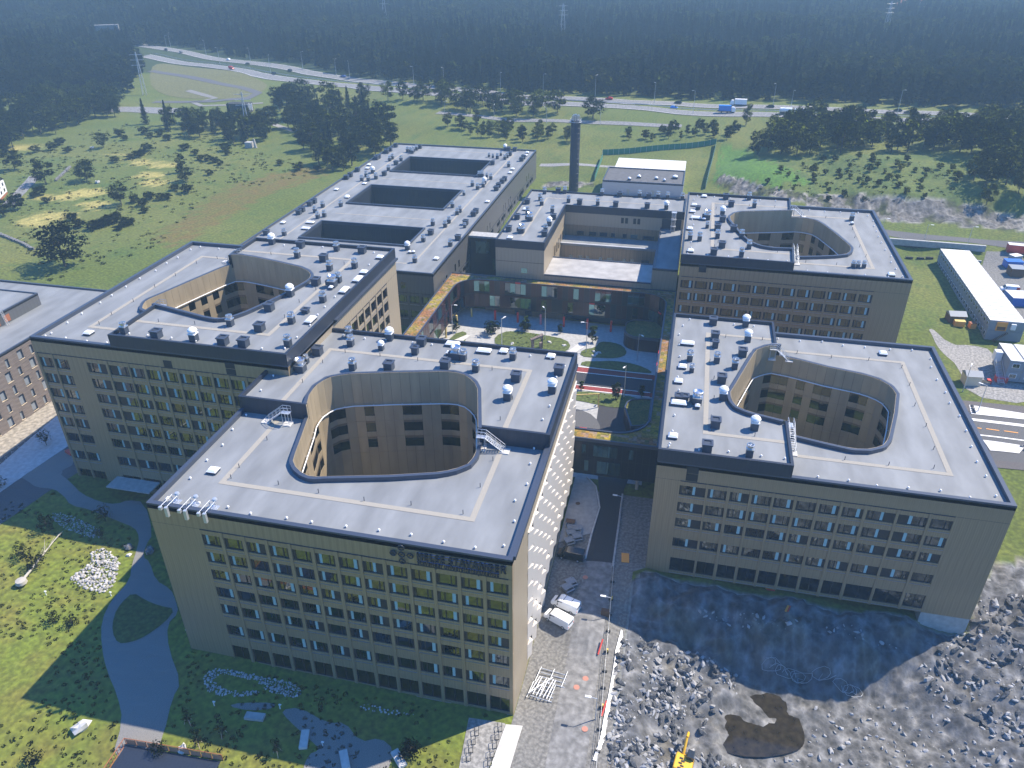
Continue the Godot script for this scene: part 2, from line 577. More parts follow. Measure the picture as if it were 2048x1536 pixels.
func terrain() -> void:
	GU = lines([-1500, -420, 60, -264, 13, -2, 2.0, 76, 0.9, 200, 2.5, 400, 12, 1100, 50])
	GV = lines([-120, 40, 10, 56, 2, 106, 0.9, 200, 2.2, 345, 2.5, 560, 6, 900, 20, 2100, 60])
	var pts := PackedVector3Array()
	var soft := PackedFloat32Array()
	for k in range(0, HP.size(), 3):
		pts.append(Vector3(HP[k], HP[k + 1], HP[k + 2]))
		var s := clampf(3 + 0.04 * (Vector2(HP[k], HP[k + 1] - 120).length() - 60), 3, 60)
		soft.append(s * s)
	var w := GU.size()
	var pit := v2([-2.2, 50, -2.4, 88, -2.4, 101, -0.3, 104.9, 53.3, 105.2, 56, 112, 62, 122, 72, 126, 84, 118, 100, 110, 104, 50])
	var cut := v2([9.8,322.4,19.5,309.6,38.4,295.5,68,292,91.4,292.9,115.6,288.2,119.5,302.5,103.6,306,88.7,308.6,72.7,305.2,59.3,308.9,41.3,308.8,26.9,315.7,11.7,331.9])
	var small := v2([-65.1,340.6,-43.4,338.4,-39.2,323.8,-59.9,319.4])
	var brown := smooth_poly(v2([-181.5,220.7,-192.3,245.3,-197,287.9,-188.1,319.4,-172.8,339.7,-160.8,327,-173.7,292.4,-177.1,258.5,-176.4,224.8]))
	var field := v2([8.9,321.6,33.4,300.2,67.5,303.6,93,302.3,103.8,308.2,102.2,351,44.6,352.2,25.1,375.5,11.7,384.4])
	var green := v2([7.8,324.7,11.7,385.6,24.2,383.4,24.8,366.2,35.7,341.1,44.9,321.6,34.1,310.8])
	var tan_spots := [-239.5,304,-230.5,294.6,-270.4,328.3,-254.7,273.7,-242.2,249.6,-246.8,245.5,-246.1,239.4,-258.8,268.1,-236,263.7,-249.8,276.9,-344.6,339.6,-256,321.8,-243.7,319.6]
	var isrock := PackedByteArray()
	isrock.resize(w * GV.size())
	GH.resize(w * GV.size())
	var cols := PackedColorArray()
	cols.resize(w * GV.size())
	for j in GV.size():
		for k in w:
			var u := GU[k]
			var v := GV[j]
			var q := Vector2(u, v)
			var h := raw_height(u, v, pts, soft)
			var n1 := fn.get_noise_2d(u * 0.012, v * 0.012)
			var n2 := fn.get_noise_2d(u * 0.07 + 50, v * 0.07)
			var n3 := fn.get_noise_2d(u * 0.35, v * 0.35 + 90)
			var c := Color(0.085, 0.105, 0.03).lerp(Color(0.13, 0.125, 0.05), clampf(0.45 + n1 * 0.9 + n2 * 0.6, 0, 1))
			c = c.lerp(Color(0.05, 0.085, 0.022), clampf(n2 * 1.3 - n3 * 0.6, 0, 0.8))
			var inpit := u > -3 and u < 105 and v < 127 and v > 49 and inside(q, pit)
			if inpit or (v > 280 and u > 0 and inside(q, cut)) or (v > 200 and v < 330 and inside(q, small)):
				isrock[j * w + k] = 1
				var r := 1.0 - absf(fn.get_noise_2d(u * 0.09, v * 0.16 + 7)) * 2.0
				var a := 1.0 if inpit else 1.6
				if inpit and h < -7.2:
					a = 0.16
				if inpit and u < 1.0:
					a *= 0.3
				h += a * (r * 0.9 - 0.45 + fn.get_noise_2d(u * 0.5, v * 0.5) * 0.7 + fn.get_noise_2d(u * 1.3, v * 1.3) * 0.35)
				var t := clampf(0.5 + n3 * 0.9 + n2 * 0.5, 0, 1)
				c = Color(0.22, 0.235, 0.265).lerp(Color(0.42, 0.42, 0.42), t)
				if inpit and h < -6.9:
					c = Color(0.30, 0.305, 0.31).lerp(Color(0.40, 0.395, 0.38), t)
				if not inpit:
					c = Color(0.24, 0.24, 0.24).lerp(Color(0.5, 0.47, 0.42), t)
					if n2 > 0.18:
						c = Color(0.09, 0.11, 0.035)
				elif n2 > 0.28 and h > -5:
					c = c.lerp(Color(0.3, 0.27, 0.21), 0.6)
			elif v > 140 and v < 400 and u < -90 and inside(q + Vector2(n3, n2) * 9, brown):
				c = Color(0.125, 0.085, 0.04).lerp(Color(0.10, 0.10, 0.035), clampf(0.4 + n3 * 1.4, 0, 1))
			elif u > 0 and v > 290 and v < 440 and inside(q, field):
				c = Color(0.10, 0.115, 0.045).lerp(Color(0.055, 0.085, 0.03), clampf(0.5 + n3 + n2, 0, 1))
				if inside(q + Vector2(n3, n2) * 8, green):
					c = Color(0.075, 0.15, 0.03).lerp(Color(0.05, 0.11, 0.025), clampf(0.5 + n3 * 1.2, 0, 1))
			elif v < 100 and u < 0:
				c = Color(0.125, 0.15, 0.035).lerp(Color(0.15, 0.13, 0.045), clampf(0.35 + n2 * 1.1 + n3 * 0.5, 0, 1))
			if u < -150 and v > 150 and v < 420:
				for k2 in range(0, tan_spots.size(), 2):
					var d := Vector2((u - tan_spots[k2]) * 0.7, v - tan_spots[k2 + 1]).length() + n3 * 5
					if d < 5.5:
						c = c.lerp(Color(0.36, 0.28, 0.17), clampf((5.5 - d) / 2.5, 0, 0.85))
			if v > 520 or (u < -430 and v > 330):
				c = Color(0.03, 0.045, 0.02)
			if isrock[j * w + k] == 0:
				c = Color(c.r * 1.6, c.g * 1.75, c.b * 0.85)
			h += n3 * 0.12 if v < 340 and u < -70 and not isrock[j * w + k] else 0.0
			GH[j * w + k] = h
			cols[j * w + k] = c
	var both := [MB.new(), MB.new()]
	var map := [PackedInt32Array(), PackedInt32Array()]
	for b in 2:
		map[b].resize(w * GV.size())
		map[b].fill(-1)
	for j in GV.size() - 1:
		for k in w - 1:
			var id := [j * w + k, j * w + k + 1, (j + 1) * w + k + 1, (j + 1) * w + k]
			var b := 1 if isrock[id[0]] + isrock[id[1]] + isrock[id[2]] + isrock[id[3]] > 2 else 0
			var mb: MB = both[b]
			var at := []
			for q in id:
				if map[b][q] < 0:
					var jj: int = q / w
					var kk: int = q % w
					var du := (GH[jj * w + mini(kk + 1, w - 1)] - GH[jj * w + maxi(kk - 1, 0)]) / (GU[mini(kk + 1, w - 1)] - GU[maxi(kk - 1, 0)])
					var dv := (GH[mini(jj + 1, GV.size() - 1) * w + kk] - GH[maxi(jj - 1, 0) * w + kk]) / (GV[mini(jj + 1, GV.size() - 1)] - GV[maxi(jj - 1, 0)])
					mb.col = cols[q]
					map[b][q] = mb.vert(Vector3(GU[kk], GH[q], -GV[jj]), Vector3(-du, 1, dv).normalized())
				at.append(map[b][q])
			for q in [0, 2, 1, 0, 3, 2]:
				mb.i.append(at[q])
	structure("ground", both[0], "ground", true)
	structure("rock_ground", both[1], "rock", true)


func ground_sheets() -> void:
	drape("gravel_path", smooth_poly(v2([-128.3,102.8,-134.8,105,-135.1,112.2,-129,115.4,-122.9,110.6,-124.4,106.8,-119,104.2,-114.3,101.5,-110,100.9,-106.7,101.9,-105.8,103.8,-102.2,104.2,-93.6,95.1,-92.8,91.8,-91.4,88.9,-89.4,88.1,-85.5,84.2,-81.6,83,-79,80.6,-76.8,78.2,-77.2,75.4,-73.6,70.7,-68,65.6,-67.7,62.8,-65.5,57.4,-64.8,53.1,-70.8,52.5,-72.8,58,-76,61.3,-81.1,65.3,-85.1,69.3,-88.5,73.7,-90,78.1,-89.9,83.1,-92,86.5,-93.5,89.9,-95.3,93.4,-98.5,96.2,-104.7,97.8,-109.7,98.4,-114.1,98,-117.5,100.2,-121.1,101.7,-125.3,101.4]), 1), "gravel_path", 0.05)
	var isl := drape("path_island", smooth_poly(v2([-87.5,80.7,-84.2,79.5,-80.8,78.9,-77.8,78.8,-77.8,75.6,-79.1,72.3,-80.8,70.7,-82.6,70.1,-85.2,72.1,-87.2,75.1,-87.9,78.1]), 1), "lawn_sheet" if M.has("lawn_sheet") else mat("lawn_sheet", lin(0.12, 0.16, 0.035), 0.95, 0.0, TX.fine, Vector3.ONE * 0.07, 6.0), 0.12)
	isl.name = "path_lawn"
	drape("garden_path", smooth_poly(v2([-50.9,64.8,-48.3,65.8,-43.1,64.2,-40.7,65,-37.3,62.5,-34.8,63.9,-32.1,62.6,-31.9,58.1,-43.2,55.4,-43.8,59.1,-42.4,60.2,-44.5,61.3,-49.1,63.5]), 1), "gravel_path", 0.05)
	drape("garden_path", smooth_poly(v2([-59,63.6,-57.5,64.6,-52.4,65.8,-52,64.8,-55.3,63.7]), 1), "gravel_path", 0.05)
	drape("plaza", v2([-146.8, 60, -146.8, 165, -119.4, 165, -119.4, 112, -124, 88, -135, 60]), "asphalt", 0.04)
	drape("pale_paving", v2([-137.5,97.2,-138.8,106.5,-141,128.6,-129.6,118.3,-129.4,115.7,-131.4,98.5,-132.2,94.3]), "pale_concrete", 0.07)
	drape("sand_paving", v2([-146.8, 60, -146.8, 160, -140.2, 160, -140.6, 60]), mat("sand_paving", lin(0.50, 0.45, 0.37), 0.9, 0.0, TX.fine, Vector3.ONE * 0.06), 0.06)
	drape("gravel_yard", v2([-16.9, 52, -16.9, 126, -10.2, 126, -10.8, 92, -10.5, 52]), "gravel", 0.04)
	drape("road", v2([-10.8, 50, -11.1, 106, -6.2, 106, -5.0, 50]), "old_asphalt", 0.05)
	drape("dark_road", v2([-11.1, 106, -10.4, 121, -12.2, 131, -14.5, 136, -16, 164, -4.2, 164, -4.5, 140, -6.4, 128, -6.2, 106]), "new_asphalt", 0.06)
	drape("pavement", v2([-16.9, 110, -11.3, 113, -10.8, 121, -12.4, 127.5, -14.5, 130, -16.9, 130.6]), "concrete", 0.12)
	drape("verge", v2([-5.0, 50, -6.2, 106, -6.4, 126, -0.3, 126, -0.3, 105.6, -2.4, 104, -2.4, 50]), "gravel", 0.03)
	drape("courtyard_paving", v2([-66, 130, -66, 204, -3, 204, -3, 130]), "concrete", 0.04)
	drape("street", v2([-16.4, 165.9, -16.4, 168, -30, 168, -30, 174.5, -4, 174.5, 120, 174, 120, 152, 52, 152, 20, 160, -4, 165.9]), "new_asphalt", 0.08)
	drape("street_asphalt", v2([53, 172, 140, 171, 140, 152, 53, 152]), "asphalt", 0.1)
	drape("red_lane", v2([-30, 174.5, -30, 177.1, -4, 176.9, 30, 176.5, 30, 174.2]), "red_paving", 0.12)
	drape("red_lane", v2([-30, 165.8, -30, 167.7, -4, 167.7, 30, 167.6, 30, 165.7]), "red_paving", 0.13)
	for a in [[177.1, 177.35], [174.2, 174.5], [167.7, 167.95], [165.5, 165.8]]:
		drape("road_marking", v2([-30, a[0], -30, a[1], -4, a[1], -4, a[0]]), "white_paint", 0.16)
	drape("sedum_bed", smooth_poly(v2([-23, 177.6, -4.6, 177.4, -4.4, 179, -9, 182, -15, 182.5, -19, 181.2, -23, 180.4]), 1), "lawn_sheet", 0.15)
	drape("planting_bed", smooth_poly(v2([-24, 183, -19, 183.2, -14, 184, -11.5, 187, -13, 191.5, -16.2, 193.2, -19.8, 193, -20.5, 189, -24, 187]), 1), "lawn_sheet", 0.15)
	drape("planting_bed", smooth_poly(v2([-24, 165.2, -4, 165, -5, 160, -9, 159.6, -13, 158.8, -17, 159.7, -24, 160.8]), 1), "lawn_sheet", 0.15)
	drape("planting_bed", smooth_poly(v2([-48, 184, -29.5, 183, -27, 187.5, -29, 192, -36, 193.5, -46, 194.5, -49.5, 190]), 1), "lawn_sheet", 0.15)
	drape("planting_bed", smooth_poly(v2([-61.5, 176, -57.5, 178, -56.5, 186, -58.4, 191.5, -61.5, 188]), 1), "lawn_sheet", 0.15)
	drape("dark_turning_circle", smooth_poly(v2([-24, 157, -18, 156, -14.6, 152, -13.5, 146, -24, 146]), 1), "asphalt", 0.1)
	# right of the blocks: street with bus lanes
	for a in [[172.2, 177.2, "old_asphalt", 0.12], [151.2, 153.6, "old_asphalt", 0.12]]:
		drape("pavement", v2([53.6, a[0], 53.6, a[1], 140, a[1] - 1, 140, a[0] - 1]), mat("brown_asphalt", lin(0.17, 0.155, 0.155), 0.9, 0.0, TX.grain, Vector3.ONE * 0.12), a[3])
	drape("pale_platform", v2([70,175.1,84,173.3,83.3,170.9,69.4,170.9]), "container_roof", 0.2)
	drape("pale_platform", v2([69.1,160.2,77.3,159.4,75.2,156.3,69.7,156.6]), "container_roof", 0.2)
	for l in [[69,168.7,82.5,168.4], [69.1,168.1,82.3,167.7], [69,162,80.3,161.5]]:
		drape("road_marking", strip(v2(l), 0.45), "white_paint", 0.17)
	for l in [[69.2,164.9,70,164.8], [71,164.9,73.6,164.7], [74.6,164.8,77.4,164.6]]:
		drape("lane_dash", strip(v2(l), 0.3), "orange_paint", 0.17)
	drape("construction_yard", smooth_poly(v2([72.7,205.6,67.5,212.7,69.5,202.3,72.3,193.5,70.2,179.7,84.8,177.6,87.9,187.9,81.9,194.3,83,205,78.6,206.9]), 1), "pale_gravel", 0.05)
	drape("yard_gravel", smooth_poly(v2([93.8,273,114,276.2,97.3,219,94.6,220]), 1), "gravel", 0.05)
	drape("upper_road", v2([66.8,283.9,71.6,283.1,115.2,281,113.8,275.6,102.3,277.6,69.2,278.4,65.8,277.9]), "asphalt", 0.08)
	drape("gravel_track", strip(v2([-69,354.2,-45.4,351.7,-29.2,348.2]), 3.2), "pale_gravel", 0.08)
	drape("gravel_track", strip(v2([-211.5,391.5,-223.6,397.9,-241.3,408.4,-259.4,418]), 3.5), "pale_gravel", 0.08)
	drape("service_yard", v2([-66, 256, -66, 304, 2, 304, 2, 256]), "gravel", 0.04)
	drape("shed_yard", v2([-37, 302, -37, 312, 6, 312, 6, 302]), "asphalt", 0.07)
	var pool := MB.new()
	pool.flat(smooth_poly(v2([16.6,91.6,22.4,92.7,24.8,90.1,26.1,86.6,26.8,83.1,25.7,80.7,19.7,78.1,13.9,77.8,10.7,78.6,11.7,82.4,15,84.5,16.3,87.6])), -7.5)
	structure("pit_water", pool, "water")


# ---------------------------------------------------------------- buildings
func fbox(mb: MB, o: Vector3, x: Vector3, n: Vector3, x0: float, x1: float, h0: float, h1: float, d0: float, d1: float) -> void:
	mb.box(o + x * x0 + UP * h0 + n * d0, x * (x1 - x0), UP * (h1 - h0), n * (d1 - d0))


var win_proto := {}


# a window of that width and height with its origin at the lower left corner of the opening, facing +z
func window(kind: int, w: float, h: float) -> Node3D:
	var key := "%d %.2f %.2f" % [kind, w, h]
	if win_proto.has(key):
		return win_proto[key].duplicate()
	var fr := MB.new()
	var x := Vector3.RIGHT
	var n := Vector3.BACK
	var o := Vector3.ZERO
	fbox(fr, o, x, n, 0, w, 0, h, -0.36, -0.30)
	var l := 0.42
	var r := 0.38
	if kind == 3:
		r = w * 0.38
	elif kind == 4:
		l = w * 0.38
	elif kind == 5:
		l = 0.1
		r = 0.1
	fbox(fr, o, x, n, 0.0, l, 0, h, -0.30, -0.17)
	fbox(fr, o, x, n, w - r, w, 0, h, -0.30, -0.17)
	fbox(fr, o, x, n, l, w - r, 0, 0.09, -0.30, -0.15)
	fbox(fr, o, x, n, l, w - r, h - 0.09, h, -0.30, -0.15)
	var mx := w - r - 0.62 if kind % 2 == 0 else l + 0.55
	if kind == 5:
		mx = w * 0.5
	fbox(fr, o, x, n, mx, mx + 0.12, 0.09, h - 0.09, -0.30, -0.15)
	var root := MeshInstance3D.new()
	root.name = "window"
	root.mesh = fr.mesh(M.frame)
	var g := MB.new()
	fbox(g, o, x, n, l, w - r, 0.09, h - 0.09, -0.29, -0.24)
	part("pane", g, "dark_glass" if kind == 5 else "glass", root)
	if kind < 5 and kind != 2:
		var cu := MB.new()
		var cw := 0.42 + 0.08 * (kind % 3)
		var cx := l + 0.04 if kind % 2 == 0 else w - r - cw - 0.04
		for k in 4:
			var a := cx + cw * k / 4.0
			cu.quad(o + x * a + UP * 0.12 + n * -0.235, o + x * (a + cw / 4) + UP * 0.12 + n * (-0.205 if k % 2 == 0 else -0.235), o + x * (a + cw / 4) + UP * (h - 0.12) + n * (-0.205 if k % 2 == 0 else -0.235), o + x * a + UP * (h - 0.12) + n * -0.235)
		part("curtain", cu, "curtain", root)
	var s := MB.new()
	fbox(s, o, x, n, 0.02, w - 0.02, -0.52, -0.44, -0.02, 0.05)
	part("sill", s, "sill", root)
	win_proto[key] = root
	return root.duplicate()


# a wall with a grid of recessed windows: cols = [[x, width], ...], rows = [[top, bottom], ...]
func facade(parent: Node, o: Vector3, x: Vector3, n: Vector3, len: float, h0: float, h1: float, cols: Array, rows: Array, wall_m: String, kinds: Array, skip_rows := {}) -> void:
	var mb := MB.new()
	var hz: float = rows[0][0] + 0.95
	fbox(mb, o, x, n, 0, len, h0, h1, -0.75, -0.36)
	fbox(mb, o, x, n, 0, len, hz, h1, -0.36, 0.0)
	var last := 0.0
	for c in cols:
		if c[0] > last + 0.01:
			fbox(mb, o, x, n, last, c[0], h0, hz, -0.36, 0.0 if c[0] - last > 1.5 else 0.11)
		last = c[0] + c[1]
	fbox(mb, o, x, n, last, len, h0, hz, -0.36, 0.0)
	part("wall", mb, wall_m, parent)
	var sp := MB.new()
	for c in cols:
		var top := hz
		for r in rows:
			sp = MB.new()
			fbox(sp, o, x, n, c[0], c[0] + c[1], r[0], top, -0.36, -0.02)
			top = r[1]
			part("spandrel", sp, wall_m, parent)
		sp = MB.new()
		fbox(sp, o, x, n, c[0], c[0] + c[1], h0, top, -0.36, -0.02)
		part("spandrel", sp, wall_m, parent)
	var bl := MB.new()
	fbox(bl, o, x, n, cols[0][0], last, hz - 0.07, hz + 0.06, 0.0, 0.09)
	fbox(bl, o, x, n, 0.0, cols[0][0], hz - 0.02, hz + 0.02, -0.01, 0.01)
	fbox(bl, o, x, n, last, len, hz - 0.02, hz + 0.02, -0.01, 0.01)
	part("cornice", bl, "slate_metal", parent)
	for ci in cols.size():
		for ri in rows.size():
			var c: Array = cols[ci]
			var r: Array = rows[ri]
			var kind: int = kinds[(ci * 7 + ri * 3 + (ci * ri) % 5 + int(rng.randf() * 2.0)) % kinds.size()]
			if ri >= rows.size() - 1:
				kind = 5
			elif c[1] > 4.0:
				kind = 3 if ci % 2 == 0 else 4
			var w := window(kind, c[1], r[0] - r[1])
			w.transform = Transform3D(Basis(x, UP, n), o + x * c[0] + UP * r[1])
			parent.add_child(w, true)


func resample(poly: PackedVector2Array, step: float) -> PackedVector2Array:
	var total := 0.0
	for k in poly.size():
		total += poly[k].distance_to(poly[(k + 1) % poly.size()])
	var cnt := int(round(total / step))
	var st := total / cnt
	var r := PackedVector2Array()
	var left := 0.0
	for k in poly.size():
		var a := poly[k]
		var b := poly[(k + 1) % poly.size()]
		var len := a.distance_to(b)
		while left < len and r.size() < cnt:
			r.append(a.lerp(b, left / len))
			left += st
		left -= len
	return r


func plan_box(mb: MB, a: Vector2, b: Vector2, h0: float, h1: float, d0: float, d1: float, gap := 0.02) -> void:   # a panel between two plan points, its depth to the right
	var d := (b - a).normalized()
	var x := Vector3(d.x, 0, -d.y)
	var n := Vector3(d.y, 0, d.x)
	mb.box(Vector3(a.x, h0, -a.y) + x * gap + n * d0, x * (a.distance_to(b) - 2 * gap), UP * (h1 - h0), n * (d1 - d0))


func ward(called: String, label: String, u0: float, u1: float, v0: float, v1: float, low: float, high: float, outer: Array, hole_a: Array, h0: float) -> Node3D:
	var t := thing(called, label, "hospital building", Vector3.ZERO, 0, "hospital ward blocks")
	var rect := PackedVector2Array([Vector2(u0, v0), Vector2(u1, v0), Vector2(u1, v1), Vector2(u0, v1)])
	var up := ccw(v2(outer))
	var hole := ccw(v2(hole_a))
	var ring := resample(hole, 0.8)
	var lowp: PackedVector2Array = Geometry2D.clip_polygons(rect, up)[0]
	lowp = Geometry2D.clip_polygons(lowp, hole)[0]
	var upp: PackedVector2Array = Geometry2D.clip_polygons(up, hole)[0]
	var mb := MB.new()
	mb.flat(lowp, low - 0.75)
	mb.flat(upp, high - 0.7)
	var roof := part("roof", mb, "roof_felt", t)
	# laid strips of gravel round the roof
	mb = MB.new()
	var g := 7.0
	var w := 0.85
	var a := Vector2(u0 + g, v0 + g)
	var b := Vector2(u1 - g, v1 - g)
	for q in [[a.x, a.y, b.x, a.y + w], [a.x, b.y - w, b.x, b.y], [a.x, a.y + w, a.x + w, b.y - w], [b.x - w, a.y + w, b.x, b.y - w]]:
		var sq := PackedVector2Array([Vector2(q[0], q[1]), Vector2(q[2], q[1]), Vector2(q[2], q[3]), Vector2(q[0], q[3])])
		for pc in Geometry2D.intersect_polygons(sq, lowp):
			mb.flat(pc, low - 0.71)
		for pc in Geometry2D.intersect_polygons(sq, upp):
			mb.flat(pc, high - 0.66)
	part("gravel_strip", mb, "roof_gravel", roof)
	# parapets
	mb = MB.new()
	var rr: Array = Array(rect)
	mb.ribbon(rr, true, 0.7, low - 0.95, low)
	part("parapet", mb, "cap_metal", t)
	mb = MB.new()
	var op: Array = Array(v2(outer))
	var grown: Array = []
	for p in op:
		grown.append(Vector2(p.x + (0.07 if p.x > (u0 + u1) / 2 else -0.07), p.y + (0.07 if p.y > (v0 + v1) / 2 else -0.07)))
	mb.ribbon(grown, false, 0.5, low + 0.003, high)
	var step := PackedVector2Array([op[op.size() - 1], op[0]])
	for pl in Geometry2D.clip_polyline_with_polygon(step, hole):
		mb.ribbon(Array(pl), false, 0.45, low - 0.8, high - 0.003)
	part("roof_upstand", mb, "slate_metal", t)
	# the light well: rims, cladding panels, windows, guard rail
	var rim := MB.new()
	var back := MB.new()
	ring.reverse()
	var run: Array = []
	var lev := -1
	for k in ring.size() + 1:
		var p := ring[k % ring.size()]
		var l := 1 if inside(p, up) else 0
		if l != lev and run.size():
			run.append(p)
			rim.ribbon(run, false, 0.55, (low if lev == 0 else high) - 0.9, (low if lev == 0 else high) + 0.004)
			back.ribbon(run, false, 0.5, h0, (low if lev == 0 else high) - 0.95)
			run = []
		lev = l
		run.append(p)
	rim.ribbon(run, false, 0.55, (low if lev == 0 else high) - 0.9, (low if lev == 0 else high) + 0.004)
	back.ribbon(run, false, 0.5, h0, (low if lev == 0 else high) - 0.95)
	part("well_rim", rim, "cap_metal", t)
	part("well_wall", back, "dark", t)
	var pan := resample(hole, 1.72)
	pan.reverse()
	var hr := low - 4.3
	var flag := 0
	for k in pan.size():
		var p := pan[k]
		var q := pan[(k + 1) % pan.size()]
		var top := (high if inside(p.lerp(q, 0.5), up) else low) - 0.04
		mb = MB.new()
		plan_box(mb, p, q, hr + 0.04, top, 0.02, 0.09)
		part("wall_panel", mb, "gold_panel", t)
		if flag == 0:
			flag = 1 + int(fn.get_noise_2d(k * 0.37, u0) * 3.0 + 3.0)
		flag -= 1
		var glazed := (k % 4 < 2) if fn.get_noise_2d(k * 0.05, u0 * 2) > -0.1 else (k % 2 == 0)
		for f in 4:
			var y1 := hr - 3.47 * f
			var y0 := y1 - 3.47 + 0.04
			if f == 3:
				y0 = h0
			mb = MB.new()
			plan_box(mb, p, q, y0, (y1 if not glazed or f == 3 else y1 - 2.35), 0.02, 0.09)
			part("wall_panel", mb, "gold_panel", t)
			if glazed and f < 3:
				mb = MB.new()
				plan_box(mb, p, q, y1 - 2.3, y1 - 0.5, 0.01, 0.05)
				part("window", mb, "dark_glass", t)
				mb = MB.new()
				plan_box(mb, p, q, y1 - 0.45, y1, 0.02, 0.09)
				part("window_head", mb, "bronze_dark", t)
	mb = MB.new()
	var rail: Array = []
	for k in pan.size() + 1:
		var p := pan[k % pan.size()]
		var q := pan[(k + 1) % pan.size()]
		var d := (q - p).normalized()
		var s := p + Vector2(d.y, -d.x) * 0.45
		rail.append(Vector3(s.x, hr + 0.1, -s.y))
		if k % 3 == 0:
			mb.tube(Vector3(p.x, hr + 0.1, -p.y), rail[k], 0.05, 4)
	mb.path(rail, 0.11, 6)
	part("guard_rail", mb, "white_metal", t)
	# fixing points on the roof: little white hoods and thin pipes, too small to pick apart
	mb = MB.new()
	var pp := MB.new()
	for k in 2:
		var e: float = [2.0, 8.3][k]
		var line := PackedVector2Array([Vector2(u0 + e, v0 + e), Vector2(u1 - e, v0 + e), Vector2(u1 - e, v1 - e), Vector2(u0 + e, v1 - e), Vector2(u0 + e, v0 + e)])
		for s in along(line, [4.6, 7.2][k] as float):
			var p: Vector2 = s[0] + Vector2(rng.randf_range(-0.5, 0.5), rng.randf_range(-0.5, 0.5))
			if inside(p, hole):
				continue
			var y := (high - 0.7) if inside(p, up) else (low - 0.75)
			if k == 0:
				mb.lathe([Vector2(0.1, 0), Vector2(0.1, 0.2), Vector2(0.2, 0.25), Vector2(0.12, 0.4), Vector2(0, 0.43)], 7, Vector3(p.x, y, -p.y))
			else:
				pp.tube(Vector3(p.x, y, -p.y), Vector3(p.x, y + 0.75, -p.y), 0.06, 5)
	part("roof_fixing", mb, "white_metal", roof).set_meta("kind", "stuff")
	part("vent_pipe", pp, "shaft", roof).set_meta("kind", "stuff")
	return t


func columns_at(list: Array) -> Array:   # [first, step, count, width, ...]
	var r := []
	for k in range(0, list.size(), 4):
		for j in int(list[k + 2]):
			r.append([list[k] + list[k + 1] * j, list[k + 3]])
	return r


func rows_from(a: Array) -> Array:
	var r := []
	for k in range(0, a.size(), 2):
		r.append([a[k], a[k + 1]])
	return r


func louvre(t: Node, o: Vector3, x: Vector3, n: Vector3, x0: float, x1: float, h0: float, h1: float) -> void:
	var mb := MB.new()
	fbox(mb, o, x, n, x0, x1, h0, h1, 0.0, 0.05)
	part("louvre", mb, "dark", t)


func roof_stair(t: Node, at: Vector3, dir: Vector3, run: float, rise: float, cross: Vector3) -> void:
	# a steel stair that falls along dir from a landing; cross is its width direction
	var mb := MB.new()
	var w := 0.9
	var top := at + UP * rise
	for s in [0.0, w]:
		var a: Vector3 = top + cross * s
		var b: Vector3 = at + dir * run + cross * s
		mb.tube(a, b, 0.07, 4)
		mb.tube(a + UP * 1.05, b + UP * 1.05, 0.045, 5)
		mb.tube(a + UP * 0.55, b + UP * 0.55, 0.03, 4)
		for k in 5:
			var p := a.lerp(b, k / 4.0)
			mb.tube(p, p + UP * 1.05, 0.035, 4)
		for k in 3:
			var p := a - dir * (k * 0.7)
			mb.tube(p, p + UP * 1.05, 0.035, 4)
		mb.tube(a + UP * 1.05, a - dir * 1.4 + UP * 1.05, 0.045, 5)
		mb.tube(a + UP * 0.55, a - dir * 1.4 + UP * 0.55, 0.03, 4)
		for k in 2:
			mb.tube(a - dir * (0.1 + k * 1.1), a - dir * (0.1 + k * 1.1) - UP * rise, 0.055, 5)
	mb.box(top - dir * 1.4 - UP * 0.06, dir * 1.4, cross * w, UP * 0.06)
	var st := int(rise / 0.2)
	for k in st:
		var p := top.lerp(at + dir * run, (k + 0.5) / st)
		mb.box(p - dir * 0.12, dir * 0.24, cross * w, UP * 0.03)
	var o := part("roof_stair", mb, "galvanised", t)
	mb = MB.new()
	for p in [at + dir * (run + 0.1), at - dir * 0.7]:
		mb.cbox(p + cross * w * 0.5 + UP * 0.08, Vector3(1.5, 0.15, 1.5))
	part("footing_slab", mb, "pale_concrete", o)


func rounded(u0: float, u1: float, v0: float, v1: float, r: Array) -> PackedVector2Array:   # corner radii: left front, right front, right back, left back
	var out := PackedVector2Array()
	var c := [Vector2(u0 + r[0], v0 + r[0]), Vector2(u1 - r[1], v0 + r[1]), Vector2(u1 - r[2], v1 - r[2]), Vector2(u0 + r[3], v1 - r[3])]
	for k in 4:
		for j in 9:
			var a := PI + k * PI / 2 + j * PI / 16
			out.append(c[k] + Vector2(cos(a), sin(a)) * r[k])
	return out


